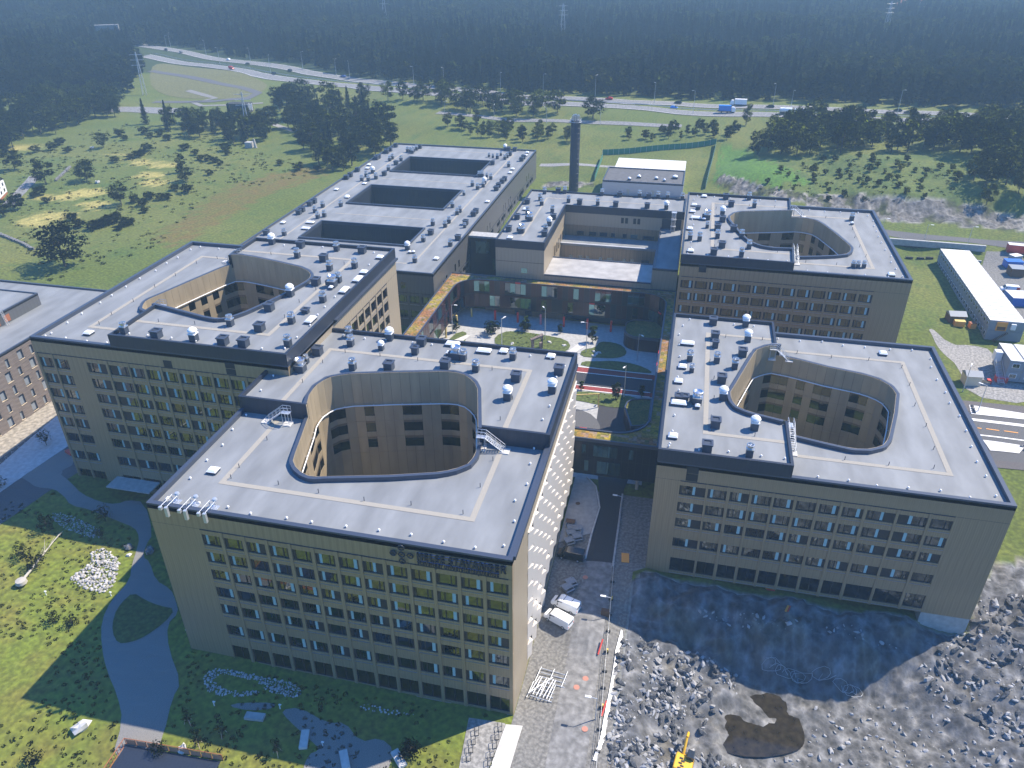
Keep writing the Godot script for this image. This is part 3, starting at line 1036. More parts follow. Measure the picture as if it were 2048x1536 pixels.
func ward_blocks() -> void:
	var F := Vector3.BACK
	var R := Vector3.RIGHT
	var kinds := [0, 1, 2, 0, 1, 3, 1, 0, 2]
	# front left
	var t := ward("ward_block", "nearest bronze hospital block with the lettering along the top of its front", -70.31, -16.96, 71.85, 125.43, 30.6, 32.93, [-16.96, 97.7, -16.96, 125.43, -70.31, 125.43, -70.31, 97.7], [-57.8,97.4,-56.4,92.1,-55.1,87.2,-54.6,85.6,-53.3,84.1,-51.5,82.9,-49.9,82.5,-48,83.1,-38.8,85.5,-31.9,87.8,-29.9,88.9,-28.2,90.7,-27.7,93,-28.2,97,-31.5,108.9,-32.8,111.2,-34.9,113,-37.1,113.7,-39.9,113.2,-48.2,111,-55.6,108.8,-58.3,106.9,-59.2,103.7,-58.9,100.8], -2.0)
	facade(t, Vector3(-70.31, 0, -71.85), R, F, 53.35, -0.6, 30.3, columns_at([7.75, 3.507, 13, 3.0]), rows_from([26.2, 24.15, 22.9, 20.9, 19.45, 17.5, 15.95, 13.95, 12.4, 10.35, 7.95, 5.75, 3.35, 0.3]), "bronze", kinds)
	fins(t)
	var mb := MB.new()
	mb.ribbon([Vector2(-16.96, 125.43), Vector2(-70.31, 125.43), Vector2(-70.31, 72.6)], false, 0.6, -2, 30)
	part("side_wall", mb, "bronze", t)
	roof_stair(t, Vector3(-61.4, 29.85, -95.4), Vector3(-1, 0, 0.0), 3.0, 2.3, Vector3(0, 0, -1))
	roof_stair(t, Vector3(-26.8, 29.85, -95.6), Vector3(1, 0, 0.0), 3.0, 2.3, Vector3(0, 0, -1))
	lettering(t)
	for k in 3:
		davit(t, Vector3(-67.0 + k * 3.0, 29.9, -72.4))
	# front right
	t = ward("ward_block", "bronze hospital block above the rock pit on the right", -0.29, 53.41, 105.7, 159.0, 25.03, 27.39, [20.83, 159.0, -0.29, 159.0, -0.29, 105.7, 20.83, 105.7], [20.8,148.1,18.7,147.1,16.5,144.8,15.1,140,13,132.6,11.3,126.8,11.4,124.1,12.3,121.9,14.4,120.6,17.8,119.7,23.1,118.2,27.6,117.1,31.5,116.3,34.3,116.8,36.6,118.3,37.9,120.7,40.4,129.6,42.1,137,41.6,139.8,39.8,142.1,36.9,143.5,30.7,145,24.4,147.3], 0.8)
	facade(t, Vector3(-0.29, 0, -105.7), R, F, 53.7, 0.9, 24.7, [[4.1, 4.25], [8.7, 3.05], [12.25, 3.05], [15.75, 3.05], [19.2, 3.05], [22.7, 3.05], [26.2, 3.05], [29.75, 3.15], [33.4, 4.25], [38.05, 4.3], [42.8, 3.2]], rows_from([20.6, 18.65, 17.1, 15.1, 13.65, 11.75, 9.25, 7.3, 4.65, 1.6]), "bronze", kinds)
	mb = MB.new()
	mb.ribbon([Vector2(53.41, 106.5), Vector2(53.41, 159.0), Vector2(-0.29, 159.0), Vector2(-0.29, 106.5)], false, 0.6, -3, 24.4)
	part("side_wall", mb, "bronze", t)
	louvre(t, Vector3(-0.29, 0, -105.7), R, F, 4.9, 6.8, 21.75, 23.2)
	louvre(t, Vector3(-0.29, 0, -105.7), R, F, 4.9, 6.8, 23.3, 24.6)
	mb = MB.new()
	mb.uvh(45.8, 53.35, 105.75, 110, -4.5, 0.88)
	part("foundation", mb, "concrete", t)
	roof_stair(t, Vector3(20.9, 24.3, -147.0), Vector3(1, 0, 0), 2.6, 2.3, Vector3(0, 0, -1))
	roof_stair(t, Vector3(21.0, 24.3, -118.3), Vector3(0.05, 0, 1).normalized(), 4.6, 2.3, Vector3(1, 0, 0))
	# back right
	t = ward("ward_block", "bronze hospital block at the back right beside the container barracks", -0.24, 53.0, 183.56, 237.1, 29.92, 32.0, [29.36, 237.1, -0.24, 237.1, -0.24, 183.56, 26.3, 183.56], [30.6,225.7,20.1,222.6,15,221.1,13,219.4,11.7,216.1,11.9,212.9,13.4,207,15.4,199.8,17.1,196.2,19.2,194.2,22,193.4,28.6,194.1,33.2,195.3,37.7,196.8,40.3,198.2,41.5,200.3,42.1,202.9,41.8,205.3,39.7,213.2,37.1,221.2,35.6,224.2,33,225.6], 2.0)
	facade(t, Vector3(-0.24, 0, -183.56), R, F, 53.24, 2.0, 29.6, columns_at([0.6, 3.475, 12, 3.0, 42.4, 3.0, 1, 3.05]), rows_from([25.3, 23.25, 22.0, 19.95, 18.5, 16.5, 15.0, 13.0, 11.5, 9.4, 7.2, 4.6]), "bronze", [0, 1, 0, 2, 1])
	mb = MB.new()
	mb.ribbon([Vector2(53.0, 184.3), Vector2(53.0, 237.1), Vector2(-0.24, 237.1), Vector2(-0.24, 184.3)], false, 0.6, 2, 29.3)
	part("side_wall", mb, "bronze", t)
	louvre(t, Vector3(-0.24, 0, -183.56), R, F, 4.6, 6.4, 27.7, 29.5)
	roof_stair(t, Vector3(27.0, 29.2, -194.6), Vector3(0.05, 0, 1).normalized(), 4.6, 2.1, Vector3(1, 0, 0))
	roof_stair(t, Vector3(30.0, 29.2, -228), Vector3(1, 0, 0), 2.6, 2.1, Vector3(0, 0, -1))
	# left
	t = ward("ward_block", "tallest bronze hospital block on the left, behind the nearest one", -119.34, -65.69, 106.92, 160.75, 34.34, 36.65, [-101.44, 106.92, -65.69, 106.92, -65.69, 160.75, -101.44, 160.75], [-101.6,148.1,-101,149,-99,149.4,-95.5,148.8,-89.2,147.3,-82,145.3,-79.3,143.7,-77.7,141.9,-77.1,140.3,-77.2,137.8,-79,130.4,-80.9,124.5,-82.1,121.4,-83.9,118.3,-85.7,117.6,-88.4,118,-97.9,120.4,-103.5,121.6,-106.3,122.8,-107.7,125.2,-108,127,-106.6,131.5,-104.6,138.8,-102.6,145.8], -1.0)
	facade(t, Vector3(-119.34, 0, -106.92), R, F, 53.65, -1.2, 34.0, [[0.55, 3.0], [3.95, 3.0], [11.15, 4.3], [15.95, 4.3], [20.55, 3.0], [24.05, 3.0], [27.55, 3.0], [31.05, 3.0], [34.55, 3.0], [38.05, 3.0], [41.55, 3.0], [45.05, 3.0]], rows_from([30.0, 27.85, 26.45, 24.35, 23.05, 21.05, 19.7, 17.6, 16.3, 14.15, 12.5, 10.5, 8.1, 6.0, 3.4, 0.6]), "bronze", [0, 1, 2, 3, 4, 0, 1])
	for q in [[28.25, 29.95, 31.0, 32.5], [41.1, 43.0, 31.1, 32.3], [41.1, 43.0, 32.42, 33.6]]:
		louvre(t, Vector3(-119.34, 0, -106.92), R, F, q[0], q[1], q[2], q[3])
	facade(t, Vector3(-65.69, 0, -107.7), Vector3.FORWARD, R, 53.0, -1, 33.9, columns_at([19.0, 3.5, 8, 2.9]), rows_from([29.6, 27.3, 26.2, 23.9, 22.7, 20.5, 19.2, 17.1, 15.8, 13.7]), "beige_metal", [2, 5, 2])
	mb = MB.new()
	mb.ribbon([Vector2(-65.69, 160.75), Vector2(-119.34, 160.75), Vector2(-119.34, 107.7)], false, 0.6, -1, 33.6)
	part("side_wall", mb, "bronze", t)
	mb = MB.new()
	mb.uvh(-65.69, -65.0, 126.2, 160.7, 33.9, 34.35)
	part("ledge", mb, "cap_metal", t)
	roof_stair(t, Vector3(-101.3, 33.6, -121.6), Vector3(-1, 0, 0), 3.0, 2.3, Vector3(0, 0, -1))
	roof_stair(t, Vector3(-101.3, 33.6, -151.0), Vector3(-1, 0, 0), 3.0, 2.3, Vector3(0, 0, -1))
	# canopy and sign at the garden door of the left block
	mb = MB.new()
	mb.cbox(Vector3(-104.5, 2.8, -105.0), Vector3(10, 0.25, 3.6))
	part("canopy", mb, "concrete", t)


func fins(t: Node) -> void:
	var o := Vector3(-16.96, 0, -72.6)
	var x := Vector3.FORWARD
	var n := Vector3.RIGHT
	var mb := MB.new()
	fbox(mb, o, x, n, 0, 52.83, -2, 30.3, -0.75, -0.3)
	fbox(mb, o, x, n, 0, 52.83, 26.75, 30.3, -0.3, 0.0)
	fbox(mb, o, x, n, 0, 9.0, -2, 26.75, -0.3, 0.0)
	for r in [[26.75, 26.2], [24.15, 22.9], [20.9, 19.45], [17.5, 15.95], [13.95, 12.4], [10.35, 7.95], [5.75, 3.35], [0.3, -2.0]]:
		fbox(mb, o, x, n, 9.0, 52.83, r[1], r[0], -0.3, -0.03)
	part("fin_wall", mb, "beige_metal", t)
	mb = MB.new()
	fbox(mb, o, x, n, 9.0, 52.83, 26.62, 26.95, 0.0, 0.22)
	part("string_course", mb, "fin_metal", t)
	mb = MB.new()
	fbox(mb, o, x, n, 0.0, 52.83, 30.0, 30.62, 0.0, 0.3)
	part("eaves", mb, "cap_metal", t)
	var tops := [26.5, 23.1, 19.65, 16.15, 12.6, 8.2, 3.6]
	var lows := [23.2, 19.75, 16.3, 12.8, 8.9, 4.6, 0.2]
	var proto := []
	for r in 7:
		var f := MB.new()
		var h: float = tops[r] - lows[r]
		var a0 := Vector3.ZERO
		var b0 := x * 1.3 + n * 0.42
		var c0 := x * 1.75
		var a1 := UP * h
		var b1 := x * 1.3 + n * 0.62 + UP * h
		var c1 := x * 1.75 + UP * h
		f.quad(a0, b0, b1, a1)
		f.quad(b0, c0, c1, b1)
		f.tri(a1, b1, c1)
		f.tri(a0, c0, b0)
		proto.append(f.mesh(M.fin_metal))
	var gl := MB.new()
	fbox(gl, Vector3.ZERO, x, n, 1.8, 3.4, 0.2, 2.9, -0.28, -0.2)
	var glm := gl.mesh(M.dark_glass)
	for k in 12:
		for r in 7:
			if r == 6 and k > 3:
				continue
			var at: Vector3 = o + x * (9.3 + 3.6 * k) + UP * lows[r]
			var f := shared("fin", proto[r], t, at)
			shared("window", glm, t, at)


func davit(t: Node, at: Vector3) -> void:
	var mb := MB.new()
	for s in [-0.45, 0.45]:
		mb.tube(at + Vector3(s, 1.0, -1.6), at + Vector3(s, 1.0, 1.2), 0.06, 5)
		mb.tube(at + Vector3(s, 0.0, -1.4), at + Vector3(s, 1.0, -1.4), 0.05, 5)
		mb.tube(at + Vector3(s, 0.0, -0.3), at + Vector3(s, 1.0, -0.3), 0.05, 5)
		mb.tube(at + Vector3(s, 0.0, -1.4), at + Vector3(s, 1.0, -0.3), 0.035, 4)
		mb.cbox(at + Vector3(s, 0.25 if s > 0 else 0.75, 1.25), Vector3(0.45, 1.6 if s > 0 else 0.5, 0.4))
	mb.tube(at + Vector3(-0.6, 0.5, -1.4), at + Vector3(0.6, 0.5, -1.4), 0.05, 5)
	mb.tube(at + Vector3(-0.45, 1.0, -1.6), at + Vector3(0.45, 1.0, -1.6), 0.05, 5)
	mb.lathe([Vector2(0.3, 0.9), Vector2(0.38, 1.1), Vector2(0.3, 1.35), Vector2(0, 1.4)], 9, at + Vector3(0.3, 0, -1.7))
	mb.cbox(at + Vector3(0.2, 0.06, -1.1), Vector3(1.5, 0.12, 1.2))
	part("roof_davit", mb, "galvanised", t)


func text(called: String, s: String, size: float, depth: float, m: String, parent: Node, at: Transform3D, align := HORIZONTAL_ALIGNMENT_LEFT, wide := 0.0) -> MeshInstance3D:
	var f := SystemFont.new()
	f.font_names = PackedStringArray(["Droid Sans"])
	f.font_weight = 700
	var tm := TextMesh.new()
	tm.text = s
	tm.font = f
	tm.font_size = 48
	tm.pixel_size = size / 34.0
	tm.depth = depth
	tm.horizontal_alignment = align
	tm.material = M[m]
	var o := MeshInstance3D.new()
	o.name = called
	o.mesh = tm
	if wide > 0:
		var w := tm.get_aabb().size.x
		if w > 0.1:
			tm.pixel_size *= wide / w
			at.basis = at.basis * Basis.from_scale(Vector3(1, size / 34.0 / tm.pixel_size, 1))
	o.transform = at
	parent.add_child(o, true)
	return o


func lettering(t: Node) -> void:
	var z := -71.85 + 0.28
	text("sign_lettering", "HELSE STAVANGER", 1.2, 0.2, "navy_sign", t, Transform3D(Basis(), Vector3(-29.95, 28.95, z)), HORIZONTAL_ALIGNMENT_LEFT, 12.15)
	text("sign_lettering", "Stavanger universitetssjukehus", 0.8, 0.14, "navy_sign", t, Transform3D(Basis(), Vector3(-29.9, 27.85, z)), HORIZONTAL_ALIGNMENT_LEFT, 11.2)
	var mb := MB.new()
	var c := Vector3(-32.0, 28.8, z)
	for k in 5:
		var p: Vector3 = c + [Vector3.ZERO, Vector3(-1.2, 0, 0), Vector3(1.2, 0, 0), Vector3(0, 1.2, 0), Vector3(0, -1.2, 0)][k]
		for j in 14:
			var a := TAU * j / 14
			var b := TAU * (j + 1) / 14
			mb.tube(p + Vector3(cos(a), sin(a), 0) * 0.4, p + Vector3(cos(b), sin(b), 0) * 0.4, 0.1, 5)
		if k == 1:
			mb.lathe([Vector2(0, 0)], 8)
			for j in 14:
				var a := TAU * j / 14
				var b := TAU * (j + 1) / 14
				mb.tri(p, p + Vector3(cos(a), sin(a), 0) * 0.42, p + Vector3(cos(b), sin(b), 0) * 0.42)
		else:
			mb.tube(p + Vector3(-0.15, -0.1, 0), p + Vector3(0.15, 0.12, 0), 0.07, 4)
			if k > 0:
				mb.tube(c.lerp(p, 0.34), c.lerp(p, 0.68), 0.05, 4)
	mb.tube(c + Vector3(-0.4, 0, 0), c + Vector3(-0.8, 0, 0), 0.05, 4)
	part("emblem", mb, "navy_sign", t)
	mb = MB.new()
	for h in [29.45, 29.0, 28.05]:
		mb.tube(Vector3(-29.95, h, z - 0.16), Vector3(-17.8 if h > 28.5 else -18.7, h, z - 0.16), 0.04, 4)
	part("sign_rail", mb, "blue_paint", t)


func technical_building() -> void:
	var t := thing("technical_building", "long grey flat building with three dark rectangular wells in its roof", "hospital building")
	var u0 := -132.0
	var u1 := -66.9
	var v0 := 190.1
	var v1 := 334.9
	var h := 18.45
	var us := [u0, -117.2, -82.0, u1]
	var vs := [v0, 210.6, 226.4, 247.2, 269.6, 290.4, 313.0, v1]
	var mb := MB.new()
	for a in 3:
		for b in 7:
			if a == 1 and b % 2 == 1:
				continue
			mb.quad(Vector3(us[a], h - 0.6, -vs[b]), Vector3(us[a + 1], h - 0.6, -vs[b]), Vector3(us[a + 1], h - 0.6, -vs[b + 1]), Vector3(us[a], h - 0.6, -vs[b + 1]))
	var roof := part("roof", mb, "roof_felt", t)
	mb = MB.new()
	for q in [[-123.5, -122.9, 197, 328], [-75.8, -75.2, 197, 328], [-122.9, -75.8, 197, 197.6], [-117, -82, 236, 236.5], [-117, -82, 280, 280.5], [-122.9, -75.8, 327.4, 328]]:
		mb.uvh(q[0], q[1], q[2], q[3], h - 0.6, h - 0.56)
	part("gravel_strip", mb, "roof_gravel", roof)
	mb = MB.new()
	mb.ribbon([Vector2(u0, v0), Vector2(u1, v0), Vector2(u1, v1), Vector2(u0, v1)], true, 0.5, h - 0.9, h)
	part("parapet", mb, "cap_metal", t)
	for w in 3:
		mb = MB.new()
		var q := [Vector2(us[1], vs[w * 2 + 1]), Vector2(us[1], vs[w * 2 + 2]), Vector2(us[2], vs[w * 2 + 2]), Vector2(us[2], vs[w * 2 + 1])]
		mb.ribbon(q, true, 0.5, h - 0.9, h + 0.01)
		part("well_rim", mb, "cap_metal", t)
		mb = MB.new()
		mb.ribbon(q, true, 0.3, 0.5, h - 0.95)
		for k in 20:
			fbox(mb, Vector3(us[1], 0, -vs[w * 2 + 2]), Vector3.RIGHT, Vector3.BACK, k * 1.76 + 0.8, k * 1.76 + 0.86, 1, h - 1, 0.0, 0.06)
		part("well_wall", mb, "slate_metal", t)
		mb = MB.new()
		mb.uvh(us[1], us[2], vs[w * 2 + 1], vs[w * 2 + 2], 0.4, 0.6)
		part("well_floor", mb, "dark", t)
	for k in 20:
		mb = MB.new()
		mb.uvh(-116.8 + k * 1.72, -115.4 + k * 1.72, 268.9, 269.2, 5.2, 6.6)
		part("screen_board", mb, "wood_brown", t)
	var cols := []
	for k in 40:
		if k % 5 != 4:
			cols.append([4.0 + k * 3.4, 3.2 if k % 3 else 1.6])
	facade(t, Vector3(u1, 0, -v0 - 0.8), Vector3.FORWARD, Vector3.RIGHT, 144.0, 0.5, h - 0.4, cols, rows_from([8.8, 7.2, 5.4, 3.8]), "grey_metal", [5])
	mb = MB.new()
	for q in [[8.3, 11.2], [11.2, 11.8], [20.0, 11.9], [24.0, 11.7], [36.0, 11.5], [50.5, 11.2], [58.8, 11.0], [62.5, 11.0], [83, 11.0], [86, 11.0], [91, 11.0], [94, 11], [124, 11.0], [128, 11.0]]:
		mb = MB.new()
		fbox(mb, Vector3(u1, 0, -v0), Vector3.FORWARD, Vector3.RIGHT, q[0], q[0] + 1.1, q[1] - 0.7, q[1] + 1.5, 0.0, 0.05)
		part("window", mb, "dark_glass", t)
	facade(t, Vector3(u0, 0, -v0), Vector3.RIGHT, Vector3.BACK, u1 - u0, 0.5, h - 0.4, columns_at([36.0, 3.6, 8, 2.9]), rows_from([11.1, 8.9, 6.5, 4.3]), "grey_metal", [5, 2])
	mb = MB.new()
	fbox(mb, Vector3(u0, 0, -v0), Vector3.RIGHT, Vector3.BACK, 55.4, 56.7, 13.2, 15.2, 0.0, 0.05)
	part("window", mb, "dark_glass", t)
	mb = MB.new()
	mb.ribbon([Vector2(u1, v1), Vector2(u0, v1), Vector2(u0, v0 + 0.8)], false, 0.6, 0, h - 0.3)
	part("side_wall", mb, "grey_metal", t)
	# glazed bridge to the middle building
	var b := thing("link_bridge", "dark glazed link bridge between the long grey building and the beige building", "bridge")
	mb = MB.new()
	mb.uvh(-66.8, -52.8, 226, 230, 16.6, 17.2)
	part("roof", mb, "concrete", b)
	mb = MB.new()
	mb.uvh(-66.8, -52.8, 226.2, 229.8, 3.0, 16.5)
	part("wall", mb, "black_panel", b)
	for k in 2:
		mb = MB.new()
		mb.uvh(-64.6 + k * 5.5, -60.2 + k * 5.0, 226.05, 226.18, 11.5 - k * 5.5, 15.5 - k * 5.5)
		part("window", mb, "teal_glass", b)


func panel_wall(t: Node, o: Vector3, x: Vector3, n: Vector3, len: float, h0: float, h1: float, step: float, m: String, holes: Array) -> void:
	var mb := MB.new()
	fbox(mb, o, x, n, 0, len, h0, h1, -0.3, 0.0)
	part("wall", mb, "dark", t)
	var cnt := int(len / step)
	for k in cnt:
		mb = MB.new()
		fbox(mb, o, x, n, k * len / cnt + 0.03, (k + 1) * len / cnt - 0.03, h0, h1, 0.0, 0.06)
		part("wall_panel", mb, m, t)
	for q in holes:
		mb = MB.new()
		fbox(mb, o, x, n, q[0], q[1], q[2], q[3], 0.06, 0.1)
		part("window", mb, "dark_glass" if q.size() < 5 else q[4], t)


func middle_building() -> void:
	var t := thing("middle_building", "beige flat-roofed building with a sunken inner court in front of the chimney", "hospital building")
	var F := Vector3.BACK
	var R := Vector3.RIGHT
	var h := 24.42
	var u0 := -52.7
	var ui := -38.4
	var u1 := -0.6
	var v0 := 205.0
	var vi := 241.2
	var v1 := 255.7
	var L := PackedVector2Array([Vector2(u0, v0), Vector2(ui, v0), Vector2(ui, vi), Vector2(u1, vi), Vector2(u1, v1), Vector2(u0, v1)])
	var mb := MB.new()
	mb.flat(L, h - 0.5)
	var roof := part("roof", mb, "roof_felt", t)
	mb = MB.new()
	mb.uvh(-46.2, -45.6, 210, 249, h - 0.5, h - 0.46)
	mb.uvh(-45.6, -6, 248.4, 249, h - 0.5, h - 0.46)
	part("gravel_strip", mb, "roof_gravel", roof)
	mb = MB.new()
	var g: Array = []
	for p in [Vector2(u0 - 0.08, v0 - 0.08), Vector2(ui + 0.08, v0 - 0.08), Vector2(ui + 0.08, vi - 0.08), Vector2(u1, vi - 0.08), Vector2(u1, v1 + 0.08), Vector2(u0 - 0.08, v1 + 0.08)]:
		g.append(p)
	mb.ribbon(g, true, 0.45, 22.0, h)
	part("roof_upstand", mb, "slate_metal", t)
	mb = MB.new()
	mb.ribbon(Array(L), true, 0.5, 2.0, 21.99)
	part("wall", mb, "beige_metal", t)
	mb = MB.new()
	fbox(mb, Vector3(u0, 0, -v0), R, F, 7.6, 9.4, 14.7, 16.2, 0.0, 0.05)
	part("window", mb, "teal_glass", t)
	mb = MB.new()
	fbox(mb, Vector3(u0, 0, -v0), R, F, 0, ui - u0, 17.95, 18.05, 0.0, 0.02)
	part("joint", mb, "dark", t)
	for q in [[18.1, 19.0], [19.4, 20.3], [22.0, 22.9], [23.3, 24.2]]:
		mb = MB.new()
		fbox(mb, Vector3(ui, 0, -vi), R, F, q[0], q[1], 19.5, 21.3, 0.0, 0.05)
		part("window", mb, "dark", t)
	panel_wall(t, Vector3(ui, 0, -vi + 0.02), R, F, 31.0, 14.3, 17.9, 1.3, "bronze_dark", [[4, 6.2, 14.7, 16], [8, 10.4, 14.7, 16], [11.5, 14, 14.7, 16], [15.2, 16.4, 14.7, 16], [19, 20.2, 14.7, 16], [21.5, 23.7, 14.7, 16, "teal_glass"], [25.5, 29, 14.7, 15.8]])
	mb = MB.new()
	fbox(mb, Vector3(ui, 0, -vi), R, F, 31.0, 37.0, 14.3, 21.9, 0.0, 0.12)
	part("wall_panel", mb, "slate_metal", t)
	# gold wall towards the court
	panel_wall(t, Vector3(ui, 0, -v0 - 15), Vector3.FORWARD, R, 21.0, 13.0, 18.0, 1.75, "gold_panel", [[1.7, 3.3, 14, 17.2], [5.2, 6.8, 14, 17.2], [8.7, 10.2, 14, 17.2], [12.2, 13.8, 14, 17.2], [15.7, 17.3, 14, 17.2]])
	# terrace, court and low front roof
	mb = MB.new()
	mb.uvh(ui + 0.05, -8.0, 233.5, vi - 0.05, 13.6, 14.3)
	part("terrace", mb, "roof_felt", t)
	mb = MB.new()
	mb.uvh(ui + 0.1, -11.0, 233.2, 233.5, 14.3, 14.55)
	part("terrace_edge", mb, "white_metal", t)
	panel_wall(t, Vector3(ui, 0, -233.5), R, F, 30.2, 8.4, 13.6, 1.3, "bronze_dark", [[3, 4, 9, 10.5], [6, 7.2, 9, 10.5], [8.4, 9.4, 9, 10.5], [12.5, 13.6, 9, 10.5], [15, 17, 9, 10.5], [20, 21, 9, 10.5], [22.5, 23.6, 9, 10.5], [26, 28.5, 9, 10.5]])
	mb = MB.new()
	mb.uvh(ui + 0.05, -7.7, 219.6, 233.5, 7.8, 8.4)
	part("court_floor", mb, "concrete", t)
	mb = MB.new()
	mb.uvh(ui + 0.06, -7.75, 205.06, 219.4, 8.2, 14.6)
	part("low_wing", mb, "beige_metal", t)
	mb = MB.new()
	mb.uvh(ui + 0.06, -7.75, 205.2, 219.3, 14.6, 14.72)
	part("low_roof", mb, mat("pale_felt", lin(0.42, 0.41, 0.40), 0.7, 0.0, TX.roof, Vector3.ONE * 0.05), t)
	mb = MB.new()
	mb.ribbon([Vector2(-7.75, 219.4), Vector2(ui + 0.1, 219.4)], false, 0.4, 14.5, 15.0)
	mb.ribbon([Vector2(ui + 0.1, 205.0), Vector2(-7.75, 205.0)], false, 0.3, 14.4, 14.85)
	part("parapet", mb, "cap_metal", t)
	mb = MB.new()
	mb.uvh(-7.7, -0.7, 206.0, vi - 0.02, 4.0, 18.5)
	part("side_wing", mb, "beige_metal", t)
	mb = MB.new()
	mb.ribbon([Vector2(-7.72, 206), Vector2(-0.7, 206), Vector2(-0.7, 241), Vector2(-7.72, 241)], true, 0.35, 18.3, 18.95)
	part("parapet", mb, "cap_metal", t)
	mb = MB.new()
	mb.uvh(-7.3, -1.1, 206.4, 240.8, 18.45, 18.62)
	part("side_roof", mb, "roof_felt", t)
	mb = MB.new()
	for k in 2:
		for s in [0.0, 1.2]:
			mb.tube(Vector3(-4.4 + s, 18.6, -239.5 + k * 1.2), Vector3(-4.4 + s, 25.2, -239.5 + k * 1.2), 0.06, 4)
	for k in 18:
		mb.uvh(-4.4, -3.2, 238.9, 239.2, 18.9 + k * 0.33, 18.95 + k * 0.33)
	for k in 3:
		mb.uvh(-4.6, -3.0, 238.0, 239.6, 20.4 + k * 2.2, 20.5 + k * 2.2)
	part("roof_ladder", mb, "galvanised", t)


func sedum(mb: MB, poly: PackedVector2Array, holes: Array, h: float, lo: Vector2, hi: Vector2, green := false) -> void:
	var x := lo.x
	while x < hi.x:
		var y := lo.y
		while y < hi.y:
			var cell := PackedVector2Array([Vector2(x, y), Vector2(x + 0.8, y), Vector2(x + 0.8, y + 0.8), Vector2(x, y + 0.8)])
			var a := clampf(0.5 + fn.get_noise_2d(x * 0.09, y * 0.09 + 33) * 1.3, 0, 1)
			var b := clampf(0.5 + fn.get_noise_2d(x * 0.45 + 9, y * 0.45) * 1.2, 0, 1)
			var c := Color(0.46, 0.36, 0.04).lerp(Color(0.40, 0.17, 0.06), a).lerp(Color(0.13, 0.15, 0.04), clampf(b * 1.6 - 0.8, 0, 1)).lerp(Color(0.42, 0.31, 0.27), clampf(0.9 - b * 2.4, 0, 0.8))
			if green:
				c = Color(0.14, 0.15, 0.03).lerp(Color(0.25, 0.2, 0.05), b)
			mb.col = c
			for p in Geometry2D.intersect_polygons(cell, poly):
				var pieces := [p]
				for hh in holes:
					var nx := []
					for q in pieces:
						for z in Geometry2D.clip_polygons(q, hh):
							nx.append(z)
					pieces = nx
				for q in pieces:
					mb.flat(q, h + b * 0.06)
			y += 0.8
		x += 0.8


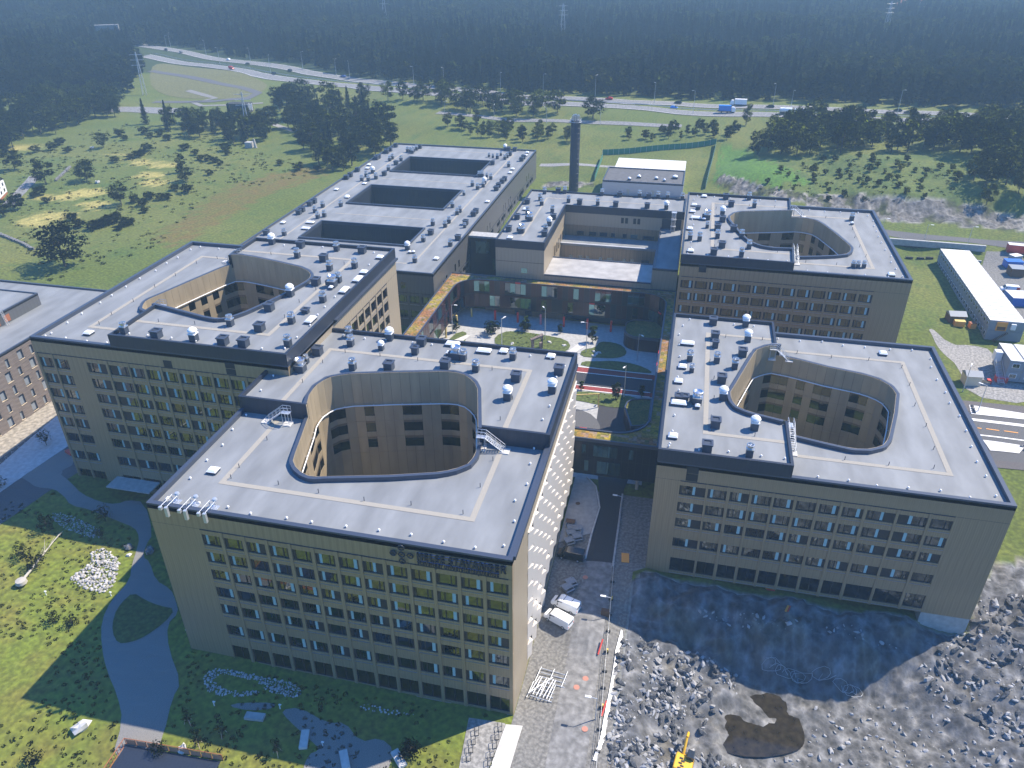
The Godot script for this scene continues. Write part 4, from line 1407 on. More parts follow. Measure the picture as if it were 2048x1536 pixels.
func gallery_building() -> void:
	var t := thing("gallery_building", "two-storey dark glass gallery raised on pillars round the courtyard, with a planted roof", "hospital building")
	var out := PackedVector2Array([Vector2(-66.4, 127.0), Vector2(-0.45, 127.0), Vector2(-0.45, 205.2), Vector2(-66.4, 205.2)])
	var inn := rounded(-62.5, -2.9, 130.6, 201.6, [5.0, 7.0, 6.0, 6.5])
	var mb := MB.new()
	sedum(mb, out, [inn], 12.75, Vector2(-66.4, 127), Vector2(-0.4, 205.2))
	var roof := part("planted_roof", mb, "sedum", t, true)
	mb = MB.new()
	mb.ribbon(Array(out), true, 0.3, 12.3, 13.05)
	var rev := inn.duplicate()
	rev.reverse()
	mb.ribbon(Array(rev), true, 0.35, 12.3, 13.06)
	part("parapet", mb, "cap_metal", t)
	mb = MB.new()
	mb.ribbon(Array(out), true, 0.3, 4.3, 12.3)
	mb.ribbon(Array(rev), true, 0.3, 4.3, 12.3)
	part("wall", mb, "dark", t)
	mb = MB.new()
	for half in [PackedVector2Array([Vector2(-66.3, 127.1), Vector2(-33, 127.1), Vector2(-33, 205.1), Vector2(-66.3, 205.1)]), PackedVector2Array([Vector2(-33, 127.1), Vector2(-0.5, 127.1), Vector2(-0.5, 205.1), Vector2(-33, 205.1)])]:
		for pc in Geometry2D.clip_polygons(half, inn):
			mb.flat(pc, 4.32)
	part("soffit", mb, "slate_metal", t)
	# courtyard side, panel by panel
	var pan := resample(rev, 1.55)
	var state := [0, 0]
	var left := [0, 0]
	for k in pan.size():
		var p := pan[k]
		var q := pan[(k + 1) % pan.size()]
		for f in 2:
			if left[f] <= 0:
				state[f] = 1 - state[f]
				left[f] = (1 + rng.randi() % 4) if state[f] == 1 else (2 + rng.randi() % 4)
			left[f] -= 1
			var y0: float = [4.5, 8.9][f]
			mb = MB.new()
			if state[f] == 1:
				plan_box(mb, p, q, y0 + 0.5, y0 + 3.7, 0.02, 0.08, 0.04)
				part("window", mb, ["teal_glass", "dark_glass", "glass"][rng.randi() % 3], t)
				mb = MB.new()
				plan_box(mb, p, q, y0 + 3.75, y0 + 4.2, 0.02, 0.12, 0.01)
				part("facade_panel", mb, "red_pillar" if rng.randf() < 0.12 else "maroon", t)
			else:
				plan_box(mb, p, q, y0, y0 + 4.2, 0.02, 0.1, 0.03)
				part("facade_panel", mb, "maroon" if rng.randf() < 0.8 else "black_panel", t)
	mb = MB.new()
	mb.ribbon(Array(inn.duplicate()), true, -0.16, 8.72, 8.86)
	part("floor_band", mb, "black_panel", t)
	# front over the road
	var o := Vector3(-66.4, 0, -127.0)
	for k in 12:
		for f in 2:
			mb = MB.new()
			fbox(mb, o, Vector3.RIGHT, Vector3.BACK, 49.5 + k * 1.37 + 0.02, 49.5 + (k + 1) * 1.37 - 0.02, [4.35, 8.6][f], [8.5, 12.3][f], 0.0, 0.07)
			part("facade_panel", mb, "black_panel", t)
	for q in [[51.0, 51.8, 9.5, 11.6, 1], [53.3, 58.1, 9.1, 11.7, 5], [60.4, 61.3, 9.3, 11.6, 1], [51.6, 52.5, 5.2, 7.8, 1], [54.2, 58.9, 4.9, 7.9, 5]]:
		for k in int(q[4]):
			mb = MB.new()
			var w: float = (q[1] - q[0]) / q[4]
			fbox(mb, o, Vector3.RIGHT, Vector3.BACK, q[0] + k * w + 0.03, q[0] + (k + 1) * w - 0.03, q[2], q[3], 0.07, 0.1)
			part("window", mb, "teal_glass", t)
	# pillars
	for k in 7:
		mb = MB.new()
		mb.cbox(Vector3(-51.8 + k * 6.84, 2.4, -199.9), Vector3(0.55, 4.0, 0.55))
		part("pillar", mb, "pink_pillar" if k == 2 else "red_pillar", t)
	for p in [Vector2(-59, 199.7), Vector2(-61.9, 194.1), Vector2(-62.7, 186.0), Vector2(-62.7, 178), Vector2(-62.7, 170)]:
		mb = MB.new()
		mb.tube(Vector3(p.x, 0.4, -p.y), Vector3(p.x, 4.4, -p.y), 0.3, 8)
		part("pillar", mb, "yellow_pillar", t)
	mb = MB.new()
	mb.tube(Vector3(-3.9, 0.4, -128.6), Vector3(-3.9, 4.4, -128.6), 0.35, 10)
	part("pillar", mb, "concrete", t)
	# ground floor under the back
	panel_wall(t, Vector3(-56, 0, -204.0), Vector3.RIGHT, Vector3.BACK, 24.0, 0.4, 4.3, 2.2, "bronze_dark", [[9.2, 10.4, 0.6, 3.4], [12.3, 14.3, 0.6, 3.6]])
	mb = MB.new()
	mb.uvh(-32, -3, 204.6, 205.0, 0.4, 4.3)
	part("ground_floor_glazing", mb, "dark_glass", t)
	# two low rounded wings with planted roofs
	for q in [rounded(-13.4, -3.0, 189.6, 201, [4.5, 1.0, 1.0, 4.0]), PackedVector2Array([Vector2(-9.2, 153.4), Vector2(-8.9, 155.6), Vector2(-8.0, 157.0), Vector2(-5.6, 158.0), Vector2(-3.2, 158.2), Vector2(-3.2, 147.2), Vector2(-5, 146), Vector2(-7, 145.4)])]:
		var w: PackedVector2Array = ccw(q)
		mb = MB.new()
		sedum(mb, w, [], 4.9, Vector2(-14, 144), Vector2(-3, 201.2), true)
		part("low_planted_roof", mb, "sedum", t, true)
		mb = MB.new()
		mb.ribbon(Array(w), true, 0.3, 4.5, 5.25)
		part("parapet", mb, "cap_metal", t)
		mb = MB.new()
		mb.ribbon(Array(w), true, 0.3, 0.3, 4.5)
		part("low_wall", mb, "maroon", t)


func other_buildings() -> void:
	# weathered timber building on the left
	var t := thing("timber_building", "flat-roofed building clad in weathered timber with staggered narrow windows, at the left edge", "building")
	var R := Vector3.RIGHT
	var mb := MB.new()
	mb.uvh(-235, -147.2, 62, 159.6, 0, 18.4)
	part("core", mb, "dark", t)
	mb = MB.new()
	var o := Vector3(-146.8, 0, -62.0)
	var x := Vector3.FORWARD
	var wins := []
	for r in 5:
		for k in 26:
			var wd := 0.95 + 0.6 * ((k + r) % 2)
			var x0 := 1.6 + k * 3.65 + 0.6 * ((k * 3 + r * 2) % 3)
			wins.append([x0, x0 + wd, 1.9 + r * 3.3 + 0.2 * (k % 2), 1.9 + r * 3.3 + 2.15 + 0.35 * ((k + r) % 2)])
	for r in 5:
		var y0 := 1.0 + r * 3.3 + 0.0
		var y1 := y0 + 3.3
		var last := 0.0
		for q in wins.slice(r * 26, r * 26 + 26):
			fbox(mb, o, x, R, last, q[0], y0, y1, -0.4, 0.0)
			fbox(mb, o, x, R, q[0], q[1], y0, q[2], -0.4, 0.0)
			fbox(mb, o, x, R, q[0], q[1], q[3], y1, -0.4, 0.0)
			last = q[1]
		fbox(mb, o, x, R, last, 97.5, y0, y1, -0.4, 0.0)
	fbox(mb, o, x, R, 0, 97.5, 17.5, 18.6, -0.4, 0.0)
	part("timber_wall", mb, "wood_grey", t)
	for q in wins:
		mb = MB.new()
		fbox(mb, o, x, R, q[0], q[1], q[2], q[3], -0.4, -0.34)
		var w := part("window", mb, "container_grey", t)
		mb = MB.new()
		fbox(mb, o, x, R, q[0] - 0.05, q[1] + 0.05, q[2] - 0.12, q[2], -0.3, 0.1)
		part("sill", mb, "wood_light", w)
	mb = MB.new()
	mb.uvh(-235, -147.0, 62.2, 159.4, 18.4, 18.5)
	part("roof", mb, "roof_felt", t)
	mb = MB.new()
	mb.ribbon([Vector2(-235, 62), Vector2(-146.8, 62), Vector2(-146.8, 159.8), Vector2(-235, 159.8)], true, 0.4, 18.3, 18.95)
	part("parapet", mb, "cap_metal", t)
	mb = MB.new()
	mb.uvh(-200, -158.6, 122, 148.8, 18.5, 21.5)
	part("penthouse", mb, "grey_metal", t)
	mb = MB.new()
	mb.uvh(-199.7, -158.9, 122.3, 148.5, 21.5, 21.56)
	part("penthouse_roof", mb, "roof_felt", t)
	mb = MB.new()
	mb.ribbon([Vector2(-200, 122), Vector2(-158.6, 122), Vector2(-158.6, 148.8), Vector2(-200, 148.8)], true, 0.3, 21.2, 21.85)
	part("penthouse_parapet", mb, "cap_metal", t)
	for k in 2:
		mb = MB.new()
		mb.uvh(-158.6, -158.5, 133.0 + k * 4.2, 135.6 + k * 3.2, 18.9, 20.6)
		part("louvre", mb, "rust", t)
	mb = MB.new()
	for s in [0.0, 0.7]:
		mb.tube(Vector3(-157.6, 18.5, -136.4 - s), Vector3(-158.4, 22.6, -136.4 - s), 0.06, 4)
	for k in 14:
		mb.tube(Vector3(-157.65 - k * 0.06, 18.8 + k * 0.28, -136.4), Vector3(-157.65 - k * 0.06, 18.8 + k * 0.28, -137.1), 0.035, 4)
	part("roof_ladder", mb, "galvanised", t)
	# grey hall with a white roof behind the chimney's foot
	t = thing("plant_hall", "low grey hall with a white roof at the back, beside the chimney stack", "building")
	mb = MB.new()
	mb.uvh(-34.4, -2.5, 308.1, 329.0, 5.5, 14.0)
	part("wall", mb, "galvanised", t)
	mb = MB.new()
	mb.uvh(-34.2, -2.7, 308.3, 328.8, 14.0, 14.06)
	part("roof", mb, M.dark_felt, t)
	mb = MB.new()
	mb.ribbon([Vector2(-34.4, 308.1), Vector2(-2.5, 308.1), Vector2(-2.5, 329), Vector2(-34.4, 329)], true, 0.35, 13.8, 14.5)
	part("parapet", mb, "cap_metal", t)
	mb = MB.new()
	mb.uvh(-32.0, -2.7, 329.1, 347.0, 6, 13.8)
	part("rear_wall", mb, "white_metal", t)
	mb = MB.new()
	mb.uvh(-32.0, -2.7, 329.1, 347.0, 13.8, 13.95)
	part("white_roof", mb, "container_roof", t)
	for q in [[-24.0, 311.5, 0.9], [-13.5, 314.5, 0.9], [-20.5, 315.5, 1.0], [-10.2, 312.5, 0.7], [-6.2, 317.5, 1.4]]:
		mb = MB.new()
		mb.cbox(Vector3(q[0], 14.4, -q[1]), Vector3(1.5 * q[2], 0.7 * q[2], 1.2 * q[2]))
		var c := part("roof_vent", mb, "shaft", t)
		mb = MB.new()
		mb.lathe([Vector2(0.8 * q[2], 0), Vector2(0.75 * q[2], 0.3), Vector2(0.4 * q[2], 0.6), Vector2(0, 0.7)], 10, Vector3(q[0], 14.4 + 0.35 * q[2], -q[1]))
		part("hood", mb, "dome", c)
	for k in 2:
		mb = MB.new()
		mb.uvh(-24.5 + k * 9.8, -23.4 + k * 9.8, 308.04, 308.1, 9.3, 11.4)
		part("door", mb, "wood_light", t)
	# chimney stack
	t = thing("chimney_stack", "tall dark cylindrical chimney stack with a ring of steel flues on top", "chimney", Vector3(-47.2, G(-47.2, 316), -316))
	mb = MB.new()
	var top: float = 35.6 - t.position.y
	mb.lathe([Vector2(1.95, -0.5), Vector2(1.95, top), Vector2(1.5, top)], 20)
	for k in 14:
		mb.lathe([Vector2(1.955, 1.5 + k * 2.0), Vector2(1.99, 1.53 + k * 2.0), Vector2(1.99, 1.6 + k * 2.0), Vector2(1.955, 1.63 + k * 2.0)], 20)
	part("shaft", mb, "slate_metal", t)
	mb = MB.new()
	for k in 8:
		var a := TAU * k / 8
		mb.tube(Vector3(cos(a) * 1.3, top, sin(a) * 1.3), Vector3(cos(a) * 1.3, top + 1.6 + 0.3 * (k % 2), sin(a) * 1.3), 0.36, 8)
	mb.tube(Vector3(0, top, 0), Vector3(0, top + 2.2, 0), 0.5, 8)
	part("flue", mb, "steel", t)
	mb = MB.new()
	for y in [0.0, 0.6, 1.1]:
		for k in 16:
			mb.tube(Vector3(cos(TAU * k / 16), 0, sin(TAU * k / 16)) * 2.3 + UP * (top - 0.6 + y), Vector3(cos(TAU * (k + 1) / 16), 0, sin(TAU * (k + 1) / 16)) * 2.3 + UP * (top - 0.6 + y), 0.05, 4)
	mb.lathe([Vector2(1.95, top - 0.7), Vector2(2.35, top - 0.7), Vector2(2.35, top - 0.6), Vector2(1.95, top - 0.6)], 16)
	part("platform", mb, "galvanised", t)


# ---------------------------------------------------------------- roof equipment
func vent_proto(kind: String) -> Node3D:
	var r := Node3D.new()
	r.name = "roof_vent"
	var mb := MB.new()
	var st := MB.new()
	match kind:
		"H", "h", "l":
			var s := Vector3(1.55, 1.45, 1.55) if kind == "H" else (Vector3(1.15, 1.4, 1.15) if kind == "h" else Vector3(1.3, 0.8, 1.0))
			mb.cbox(Vector3(0, s.y / 2, 0), s)
			part("shaft", mb, "shaft", r)
			var o := s.x / 2 + 0.12
			for q in [[Vector3(0, s.y + 0.08, o - 0.15), Vector3(o * 2, 0.2, 0.36)], [Vector3(0, s.y + 0.08, -o + 0.15), Vector3(o * 2, 0.2, 0.36)], [Vector3(o - 0.15, s.y + 0.08, 0), Vector3(0.36, 0.2, o * 2 - 0.72)], [Vector3(-o + 0.15, s.y + 0.08, 0), Vector3(0.36, 0.2, o * 2 - 0.72)]]:
				st.cbox(q[0], q[1])
			part("rim", st, "cap_metal", r)
		"D", "d":
			var k := 1.0 if kind == "D" else 0.72
			mb.cbox(Vector3(0, 0.75 * k, 0), Vector3(1.25, 1.5, 1.25) * k)
			part("base", mb, "shaft", r)
			st.cbox(Vector3(0, 1.55 * k, 0), Vector3(1.45, 0.14, 1.45) * k)
			st.lathe([Vector2(0.5, 1.6), Vector2(0.5, 1.95), Vector2(0.86, 2.0), Vector2(0.9, 2.15), Vector2(0.74, 2.45), Vector2(0.42, 2.7), Vector2(0.1, 2.82), Vector2(0, 2.83)].map(func(p): return p * k), 14)
			part("hood", st, "white_metal", r)
		"T", "t":
			var k := 1.0 if kind == "T" else 0.78
			mb.cbox(Vector3(0, 0.7 * k, 0), Vector3(1.1, 1.4, 1.1) * k)
			part("base", mb, "shaft", r)
			st.cbox(Vector3(0, 1.45 * k, 0), Vector3(1.25, 0.16, 1.25) * k)
			st.lathe([Vector2(0.42, 1.5), Vector2(0.42, 1.75), Vector2(0.62, 1.85), Vector2(0.62, 2.25), Vector2(0.5, 2.27), Vector2(0.42, 1.95), Vector2(0.16, 2.0), Vector2(0.2, 2.3), Vector2(0, 2.34)].map(func(p): return p * k), 12)
			part("cowl", st, "steel", r)
		"B":
			mb.cbox(Vector3(0, 0.7, 0), Vector3(1.6, 1.4, 1.6))
			mb.cbox(Vector3(-1.1, 0.9, 0.1), Vector3(0.6, 1.0, 0.8))
			part("base", mb, "shaft", r)
			st.cbox(Vector3(0, 1.46, 0), Vector3(1.75, 0.14, 1.75))
			st.lathe([Vector2(0.6, 1.5), Vector2(0.6, 1.9), Vector2(0.85, 2.0), Vector2(0.95, 2.5), Vector2(0.8, 2.55), Vector2(0.5, 2.3), Vector2(0, 2.4)], 14)
			part("cowl", st, "steel", r)
		"S", "R", "s":
			var s := Vector3(1.5, 0.45, 1.4)
			if kind == "R":
				s = Vector3(2.7, 0.5, 1.4)
			elif kind == "s":
				s = Vector3(0.8, 0.6, 0.8)
			mb.cbox(Vector3(0, s.y / 2, 0), s)
			part("kerb", mb, "shaft", r)
			var a := Vector3(s.x / 2 + 0.06, s.y, s.z / 2 + 0.06)
			var b := Vector3(s.x / 2 - 0.22, s.y + 0.3, s.z / 2 - 0.26)
			for q in 4:
				var sg: Vector3 = [Vector3(1, 1, 1), Vector3(1, 1, -1), Vector3(-1, 1, -1), Vector3(-1, 1, 1)][q]
				var s2: Vector3 = [Vector3(1, 1, -1), Vector3(-1, 1, -1), Vector3(-1, 1, 1), Vector3(1, 1, 1)][q]
				st.quad(a * sg, a * s2, b * s2, b * sg)
			st.quad(b * Vector3(-1, 1, 1), b * Vector3(1, 1, 1), b * Vector3(1, 1, -1), b * Vector3(-1, 1, -1))
			part("skylight", st, "dome", r)
	return r


func roof_equipment() -> void:
	var protos := {}
	for k in ["H", "h", "l", "D", "d", "T", "t", "B", "S", "R", "s"]:
		protos[k] = vent_proto(k)
	var homes := [$ward_block, $ward_block_001, $ward_block_002, $ward_block_003, $technical_building, $middle_building]
	var lists := [[["T",-61.4,123.0],["T",-59.7,119.7],["T",-37.1,118.8],["T",-28.3,121.1],["T",-55.6,111.1],["T",-33.8,115.3],["D",-53.3,123.6],["D",-26.0,107.1],["D",-19.1,111.0],["d",-53.4,119.4],["H",-46.6,122.9],["H",-49.2,112.5],["H",-39.5,115.3],["H",-26.0,113.6],["H",-19.1,117.6],["h",-46.6,119.2],["R",-40.7,123.9],["R",-34.2,122.5],["S",-30.6,123.3],["S",-21.6,123.2],["B",-38.6,119.1],["s",-40.4,120.1],["B",-64.5,108.5],["t",-64.9,111.5],["H",-64.3,115.1],["S",-65.5,80.7]], [["H",8.1,155.9],["H",8.5,148.8],["H",13.9,142.4],["H",9.8,130.7],["h",8.6,145.0],["D",14.9,156.4],["D",15.1,149.1],["D",10.0,124.4],["R",3.0,144.9],["R",2.3,120.8],["T",3.7,138.0],["T",8.9,138.4],["T",12.3,136.7],["S",2.4,134.7],["S",1.9,128.8],["t",4.2,133.5],["B",5.5,122.0],["l",3.3,122.9],["l",2.2,122.8],["s",5.6,120.3],["S",1.8,110.0],["H",7.4,107.4],["T",14.1,107.3],["D",15.2,115.5],["H",8.7,114.9],["S",42.7,153.8]], [["S",4.5,234.5],["S",1.8,225.1],["S",1.5,218.8],["S",1.2,203.7],["S",1.9,186.9],["H",10.8,233.9],["H",12.2,227.0],["H",9.7,212.4],["H",8.4,205.3],["H",12.5,205.0],["H",9.5,191.7],["H",7.5,186.3],["T",17.5,234.6],["T",18.7,227.3],["T",8.4,198.6],["T",1.5,195.7],["T",3.9,195.6],["T",14.5,199.9],["T",16.1,192.3],["T",14.1,186.2],["l",2.9,222.2],["B",5.6,213.7],["D",9.7,217.9],["R",2.5,213.1],["s",4.8,212.3],["t",5.7,206.2],["T",45.7,227.8],["s",45.3,223.9],["t",40.9,190.3],["t",42.0,190.3],["t",43.4,190.6],["S",49.0,186.6]], [["T",-99.7,108.7],["T",-67.4,110.5],["T",-82.1,115.9],["T",-71.2,119.4],["H",-92.7,108.4],["H",-79.2,108.6],["H",-75.2,108.8],["H",-75.5,115.1],["H",-78.2,123.8],["H",-79.1,150.7],["H",-74.8,137.6],["H",-88.3,157.7],["D",-85.2,108.7],["D",-77.4,131.1],["D",-96.1,158.4],["T",-86.0,151.4],["T",-75.4,145.7],["T",-79.0,157.4],["T",-70.7,139.9],["T",-69.6,129.8],["B",-71.0,137.5],["R",-67.5,135.5],["R",-68.0,120.8],["l",-70.7,124.2],["H",-72.6,157.4],["T",-70.6,148.3],["S",-67.3,154.9],["S",-67.4,145.7],["R",-67.1,141.6],["s",-70.7,136.0],["S",-109.9,110.8]], [["H",-129.9,329.2],["H",-129.7,321.7],["H",-129.7,317.6],["H",-130.1,306.5],["H",-130.0,308.8],["H",-119.1,300.5],["H",-118.5,329.0],["H",-117.8,284.0],["H",-76.5,324.6],["H",-79.1,333.0],["H",-76.2,332.8],["H",-69.7,316.8],["H",-69.7,320.6],["H",-80.1,308.7],["H",-69.8,283.1],["H",-69.6,286.3],["H",-69.7,273.4],["H",-69.9,277.6],["H",-69.9,242.7],["H",-69.9,245.6],["H",-70.1,233.6],["H",-78.2,222.0],["H",-68.4,219.0],["T",-123.7,305.5],["T",-123.7,308.6],["T",-119.1,306.5],["T",-121.7,321.7],["T",-120.1,321.2],["T",-119.3,323.0],["T",-118.8,319.8],["T",-118.9,325.6],["T",-118.9,291.3],["T",-119.1,278.5],["T",-80.5,318.4],["T",-77.0,317.6],["T",-76.8,320.7],["T",-72.8,306.6],["T",-80.7,289.8],["T",-79.5,290.1],["T",-75.3,287.1],["T",-79.8,276.7],["T",-76.8,273.1],["T",-75.5,276.4],["T",-79.6,250.2],["T",-75.7,242.9],["T",-75.5,245.4],["T",-75.8,233.7],["T",-75.8,229.6],["T",-80.3,230.5],["T",-78.4,215.2],["T",-69.1,213.2],["T",-75.2,198.1],["D",-123.5,286.2],["D",-80.7,333.5],["D",-76.1,280.5],["D",-80.8,207.5],["t",-84.7,320.6],["t",-82.7,319.5],["t",-80.3,323.9],["t",-77.6,289.8],["t",-79.7,264.9],["t",-69.5,230.5],["S",-70.2,330.3],["S",-69.8,325.3],["S",-70.3,302.5],["S",-70.0,296.8],["S",-69.2,258.2],["S",-69.9,201.5],["s",-79.2,204.7],["s",-78.1,205.0],["H",-128.6,232.0],["H",-128.7,234.9],["H",-129.2,241.6],["H",-129.0,244.7],["H",-130.2,275.8],["H",-129.2,210.8],["T",-124.0,234.9],["T",-120.3,229.2],["T",-118.9,231.3],["T",-123.9,240.8],["T",-118.1,243.0],["T",-123.3,211.3],["S",-129.3,221.9],["S",-127.9,261.0],["S",-120.0,252.9],["R",-120.5,223.8],["R",-119.2,218.0],["H",-130.3,275.8],["H",-130.2,279.5],["H",-130.4,287.2],["H",-130.3,307.9],["H",-130.4,319.0],["T",-123.5,274.8],["T",-124.1,280.8],["T",-121.0,275.3],["T",-123.9,287.2],["T",-119.5,279.3],["S",-129.6,296.7],["S",-128.2,291.6],["S",-120.7,270.6],["S",-120.5,253.8]], [["H",-51.0,240.6],["H",-43.3,254.8],["H",-50.8,224.7],["H",-39.9,227.0],["H",-50.8,213.3],["H",-39.7,211.3],["H",-34.3,243.6],["H",-22.6,243.7],["H",-12.6,244.1],["H",-22.5,254.7],["H",-12.9,254.9],["T",-47.6,245.0],["T",-46.1,239.9],["T",-47.6,252.6],["T",-41.0,254.6],["T",-48.7,230.1],["T",-41.4,233.3],["T",-40.1,215.1],["T",-38.1,244.6],["T",-28.4,243.7],["T",-28.4,254.7],["T",-16.0,255.5],["T",-9.9,255.5],["T",-6.8,255.5],["T",-2.0,255.3],["D",-40.0,220.7],["D",-6.6,244.2],["B",-46.7,224.0],["B",-46.8,212.7],["S",-50.2,233.7],["S",-49.0,206.9]]]
	var lows := [29.85, 24.28, 29.17, 33.59, 17.85, 23.92]
	var ups := [32.23, 26.69, 31.3, 35.95, 17.85, 23.92]
	for b in 6:
		for e in lists[b]:
			var u: float = e[1]
			var v: float = e[2]
			var y: float = ups[b]
			if (b == 0 and v < 97.7) or (b == 1 and u > 20.8) or (b == 2 and u > 28) or (b == 3 and u < -101.4):
				y = lows[b]
			var o: Node3D = protos[e[0]].duplicate()
			# the spot marks the near foot of the box
			o.position = Vector3(u, y, -v - 0.55)
			if e[0] == "R" and b == 3 or (e[0] == "S" and b == 4):
				o.rotation.y = PI / 2
			homes[b].add_child(o, true)
	for k in protos:
		protos[k].free()


# ---------------------------------------------------------------- far roads
func roads_far() -> void:
	var far := v2([-471.6,621.1,-404.8,593,-325.5,558.6,-273.5,536.5,-245.6,529.1,-216.1,518.5,-177.8,493,-123.9,484.3,-69.7,470.4,-38.4,465.8,-14,469.6,41.6,463.3,106.6,461.7,164.1,454])
	var near := v2([-429,572.2,-364.3,551.8,-305.8,522.5,-284.3,518.4,-227.2,506.4,-170.8,472.8,-119.7,467.9,-67.5,456.1,-27.6,452.4,-13,449.6,37.1,445.1,82.6,441.8,159.2,438])
	drape("motorway", strip(far, 10.0), "old_asphalt", 0.25)
	drape("motorway", strip(near, 10.0), "old_asphalt", 0.25)
	for l in [far, near]:
		for s in [-4.4, 4.4]:
			drape("road_marking", strip(side_step(l, s), 0.3), "white_paint", 0.32)
	drape("frontage_road", strip(v2([-144.5,434.8,-120.5,431.7,-80.3,425.2,-62.3,422.9,-25.1,421.1,-7.5,420.6]), 6.0), "old_asphalt", 0.2)
	drape("slip_road", strip(v2([-394.9,528.7,-341.5,504.2,-300.7,489.6,-279.9,476.6,-279.8,463.2,-297,451.7,-336,446.2]), 6.0), "asphalt", 0.2)
	drape("cycle_path", strip(v2([-330.8,476.4,-311.9,466.1,-300.3,459.2,-309.3,448.1,-297,438.1,-279.5,442.1,-263.1,452]), 4.0), "gravel_path", 0.2)
	drape("parking_area", strip(v2([-347.4,419.1,-333.7,422.7,-302,422.4]), 16.0), "old_asphalt", 0.15)
	drape("mown_verge", smooth_poly(v2([-415.1,562.7,-356.5,539.2,-293.4,513.5,-277.7,484,-281.2,455.2,-346.9,462.2,-384.4,511.7])), mat("dry_verge", lin(0.2, 0.2, 0.07), 0.95, 0.0, TX.fine, Vector3.ONE * 0.05), 0.1)
	var rail := thing("motorway_guard_rail", "low steel guard rail between the two motorway carriageways", "guard rail")
	var mid := side_step(near, 7.0)
	var mb := MB.new()
	var prev := Vector3.ZERO
	for s in along(mid, 9.0):
		var p := P(s[0].x, s[0].y, 0.2)
		mb.tube(p, p + UP * 0.8, 0.12, 4)
		if prev != Vector3.ZERO:
			mb.box(prev + UP * 0.55, p - prev, UP * 0.35, Vector3(0, 0, 0.12))
		prev = p
	part("rail", mb, "galvanised", rail)


# ---------------------------------------------------------------- vegetation
func leaf_quad(mb: MB, p: Vector3, nn: Vector3, s: float) -> void:
	var x := nn.cross(Vector3(rng.randf_range(-1, 1), rng.randf_range(-1, 1), rng.randf_range(-1, 1))).normalized()
	var y := nn.cross(x)
	x *= s * rng.randf_range(0.6, 1.2)
	y *= s * rng.randf_range(0.35, 0.8)
	var k := mb.v.size()
	for q in [p - x, p + y - x * 0.2, p + x, p - y + x * 0.2]:
		mb.vert(q, nn)
	for j in [0, 2, 1, 0, 3, 2]:
		mb.i.append(k + j)


func rand_dir() -> Vector3:
	var d := Vector3(rng.randfn(), rng.randfn(), rng.randfn())
	return d.normalized()


# a crown of leaf clumps spread through several lobes, unit height from 0 to 1
func crown_mesh(kind: int, leaves: int, leaf: float) -> ArrayMesh:
	var mb := MB.new()
	var base: Color = [Color(0.75, 0.85, 0.5), Color(0.95, 1.0, 0.55), Color(0.6, 0.8, 0.62), Color(0.8, 0.85, 0.75)][kind % 4]
	if kind == 2:   # spruce
		for k in leaves:
			var t := pow(rng.randf(), 0.8)
			var y := 0.06 + t * 0.94
			var tier := 0.75 + 0.25 * sin(y * 44.0)
			var r := (1.0 - t) * 0.2 * tier + 0.012
			var a := rng.randf() * TAU
			var rr := r * sqrt(rng.randf_range(0.15, 1.0))
			mb.col = base * rng.randf_range(0.65, 1.25)
			var nn := (Vector3(cos(a), 0.55, sin(a)) + rand_dir() * 0.5).normalized()
			leaf_quad(mb, Vector3(cos(a) * rr, y - rr * 0.35, sin(a) * rr), nn, leaf * (1.15 - 0.5 * t))
		return mb.mesh(M.leaves, true)
	var lobes := []
	var cnt := 9 if kind != 3 else 6
	for k in cnt:
		var a := TAU * k / cnt * 2.4 + rng.randf()
		var y := 0.28 + 0.58 * k / (cnt - 1.0)
		var spread := 0.25 * sin(PI * clampf((y - 0.1) / 0.95, 0, 1))
		if kind == 3:
			spread *= 0.55
		lobes.append([Vector3(cos(a) * spread, y, sin(a) * spread), rng.randf_range(0.13, 0.21) * (0.8 if kind == 3 else 1.0), rng.randf_range(0.8, 1.2)])
	for k in leaves:
		var l: Array = lobes[rng.randi() % cnt]
		var d := rand_dir()
		var rad: float = l[1] * pow(rng.randf_range(0.3, 1.0), 0.4) * (1.0 + 0.25 * sin(d.x * 9.0 + l[2] * 20) * sin(d.y * 8.0 + d.z * 7.0))
		var p: Vector3 = l[0] + d * Vector3(1.15, 0.85, 1.15) * rad
		if p.y < 0.1:
			continue
		var warm := rng.randf()
		var c: Color = base * (l[2] * rng.randf_range(0.7, 1.25))
		mb.col = Color(c.r * (1.0 + 0.2 * warm), c.g, c.b * (1.0 - 0.2 * warm))
		leaf_quad(mb, p, (d + rand_dir() * 0.55 + UP * 0.2).normalized(), leaf)
	return mb.mesh(M.leaves, true)


func trunk_mesh(h: float, r: float) -> ArrayMesh:
	var mb := MB.new()
	mb.tube(Vector3(0, -0.06, 0), Vector3(0, h * 0.5, 0), r, 6, r * 0.7)
	mb.tube(Vector3(0, h * 0.5, 0), Vector3(r, h, 0), r * 0.7, 6, r * 0.15)
	for k in 5:
		var a := k * 2.4
		mb.tube(Vector3(0, h * (0.35 + 0.1 * k), 0), Vector3(cos(a) * 0.2, h * (0.35 + 0.1 * k) + 0.16, sin(a) * 0.2), r * 0.4, 4, r * 0.12)
	return mb.mesh(M.bark)


var crowns := []
var leaf_mats := []


func leaf_tint(c: Color) -> StandardMaterial3D:
	var m: StandardMaterial3D = M.leaves.duplicate()
	m.albedo_color = Color(c.r * 2.6, c.g * 2.6, c.b * 1.7).clamp().linear_to_srgb()
	leaf_mats.append(m)
	return m


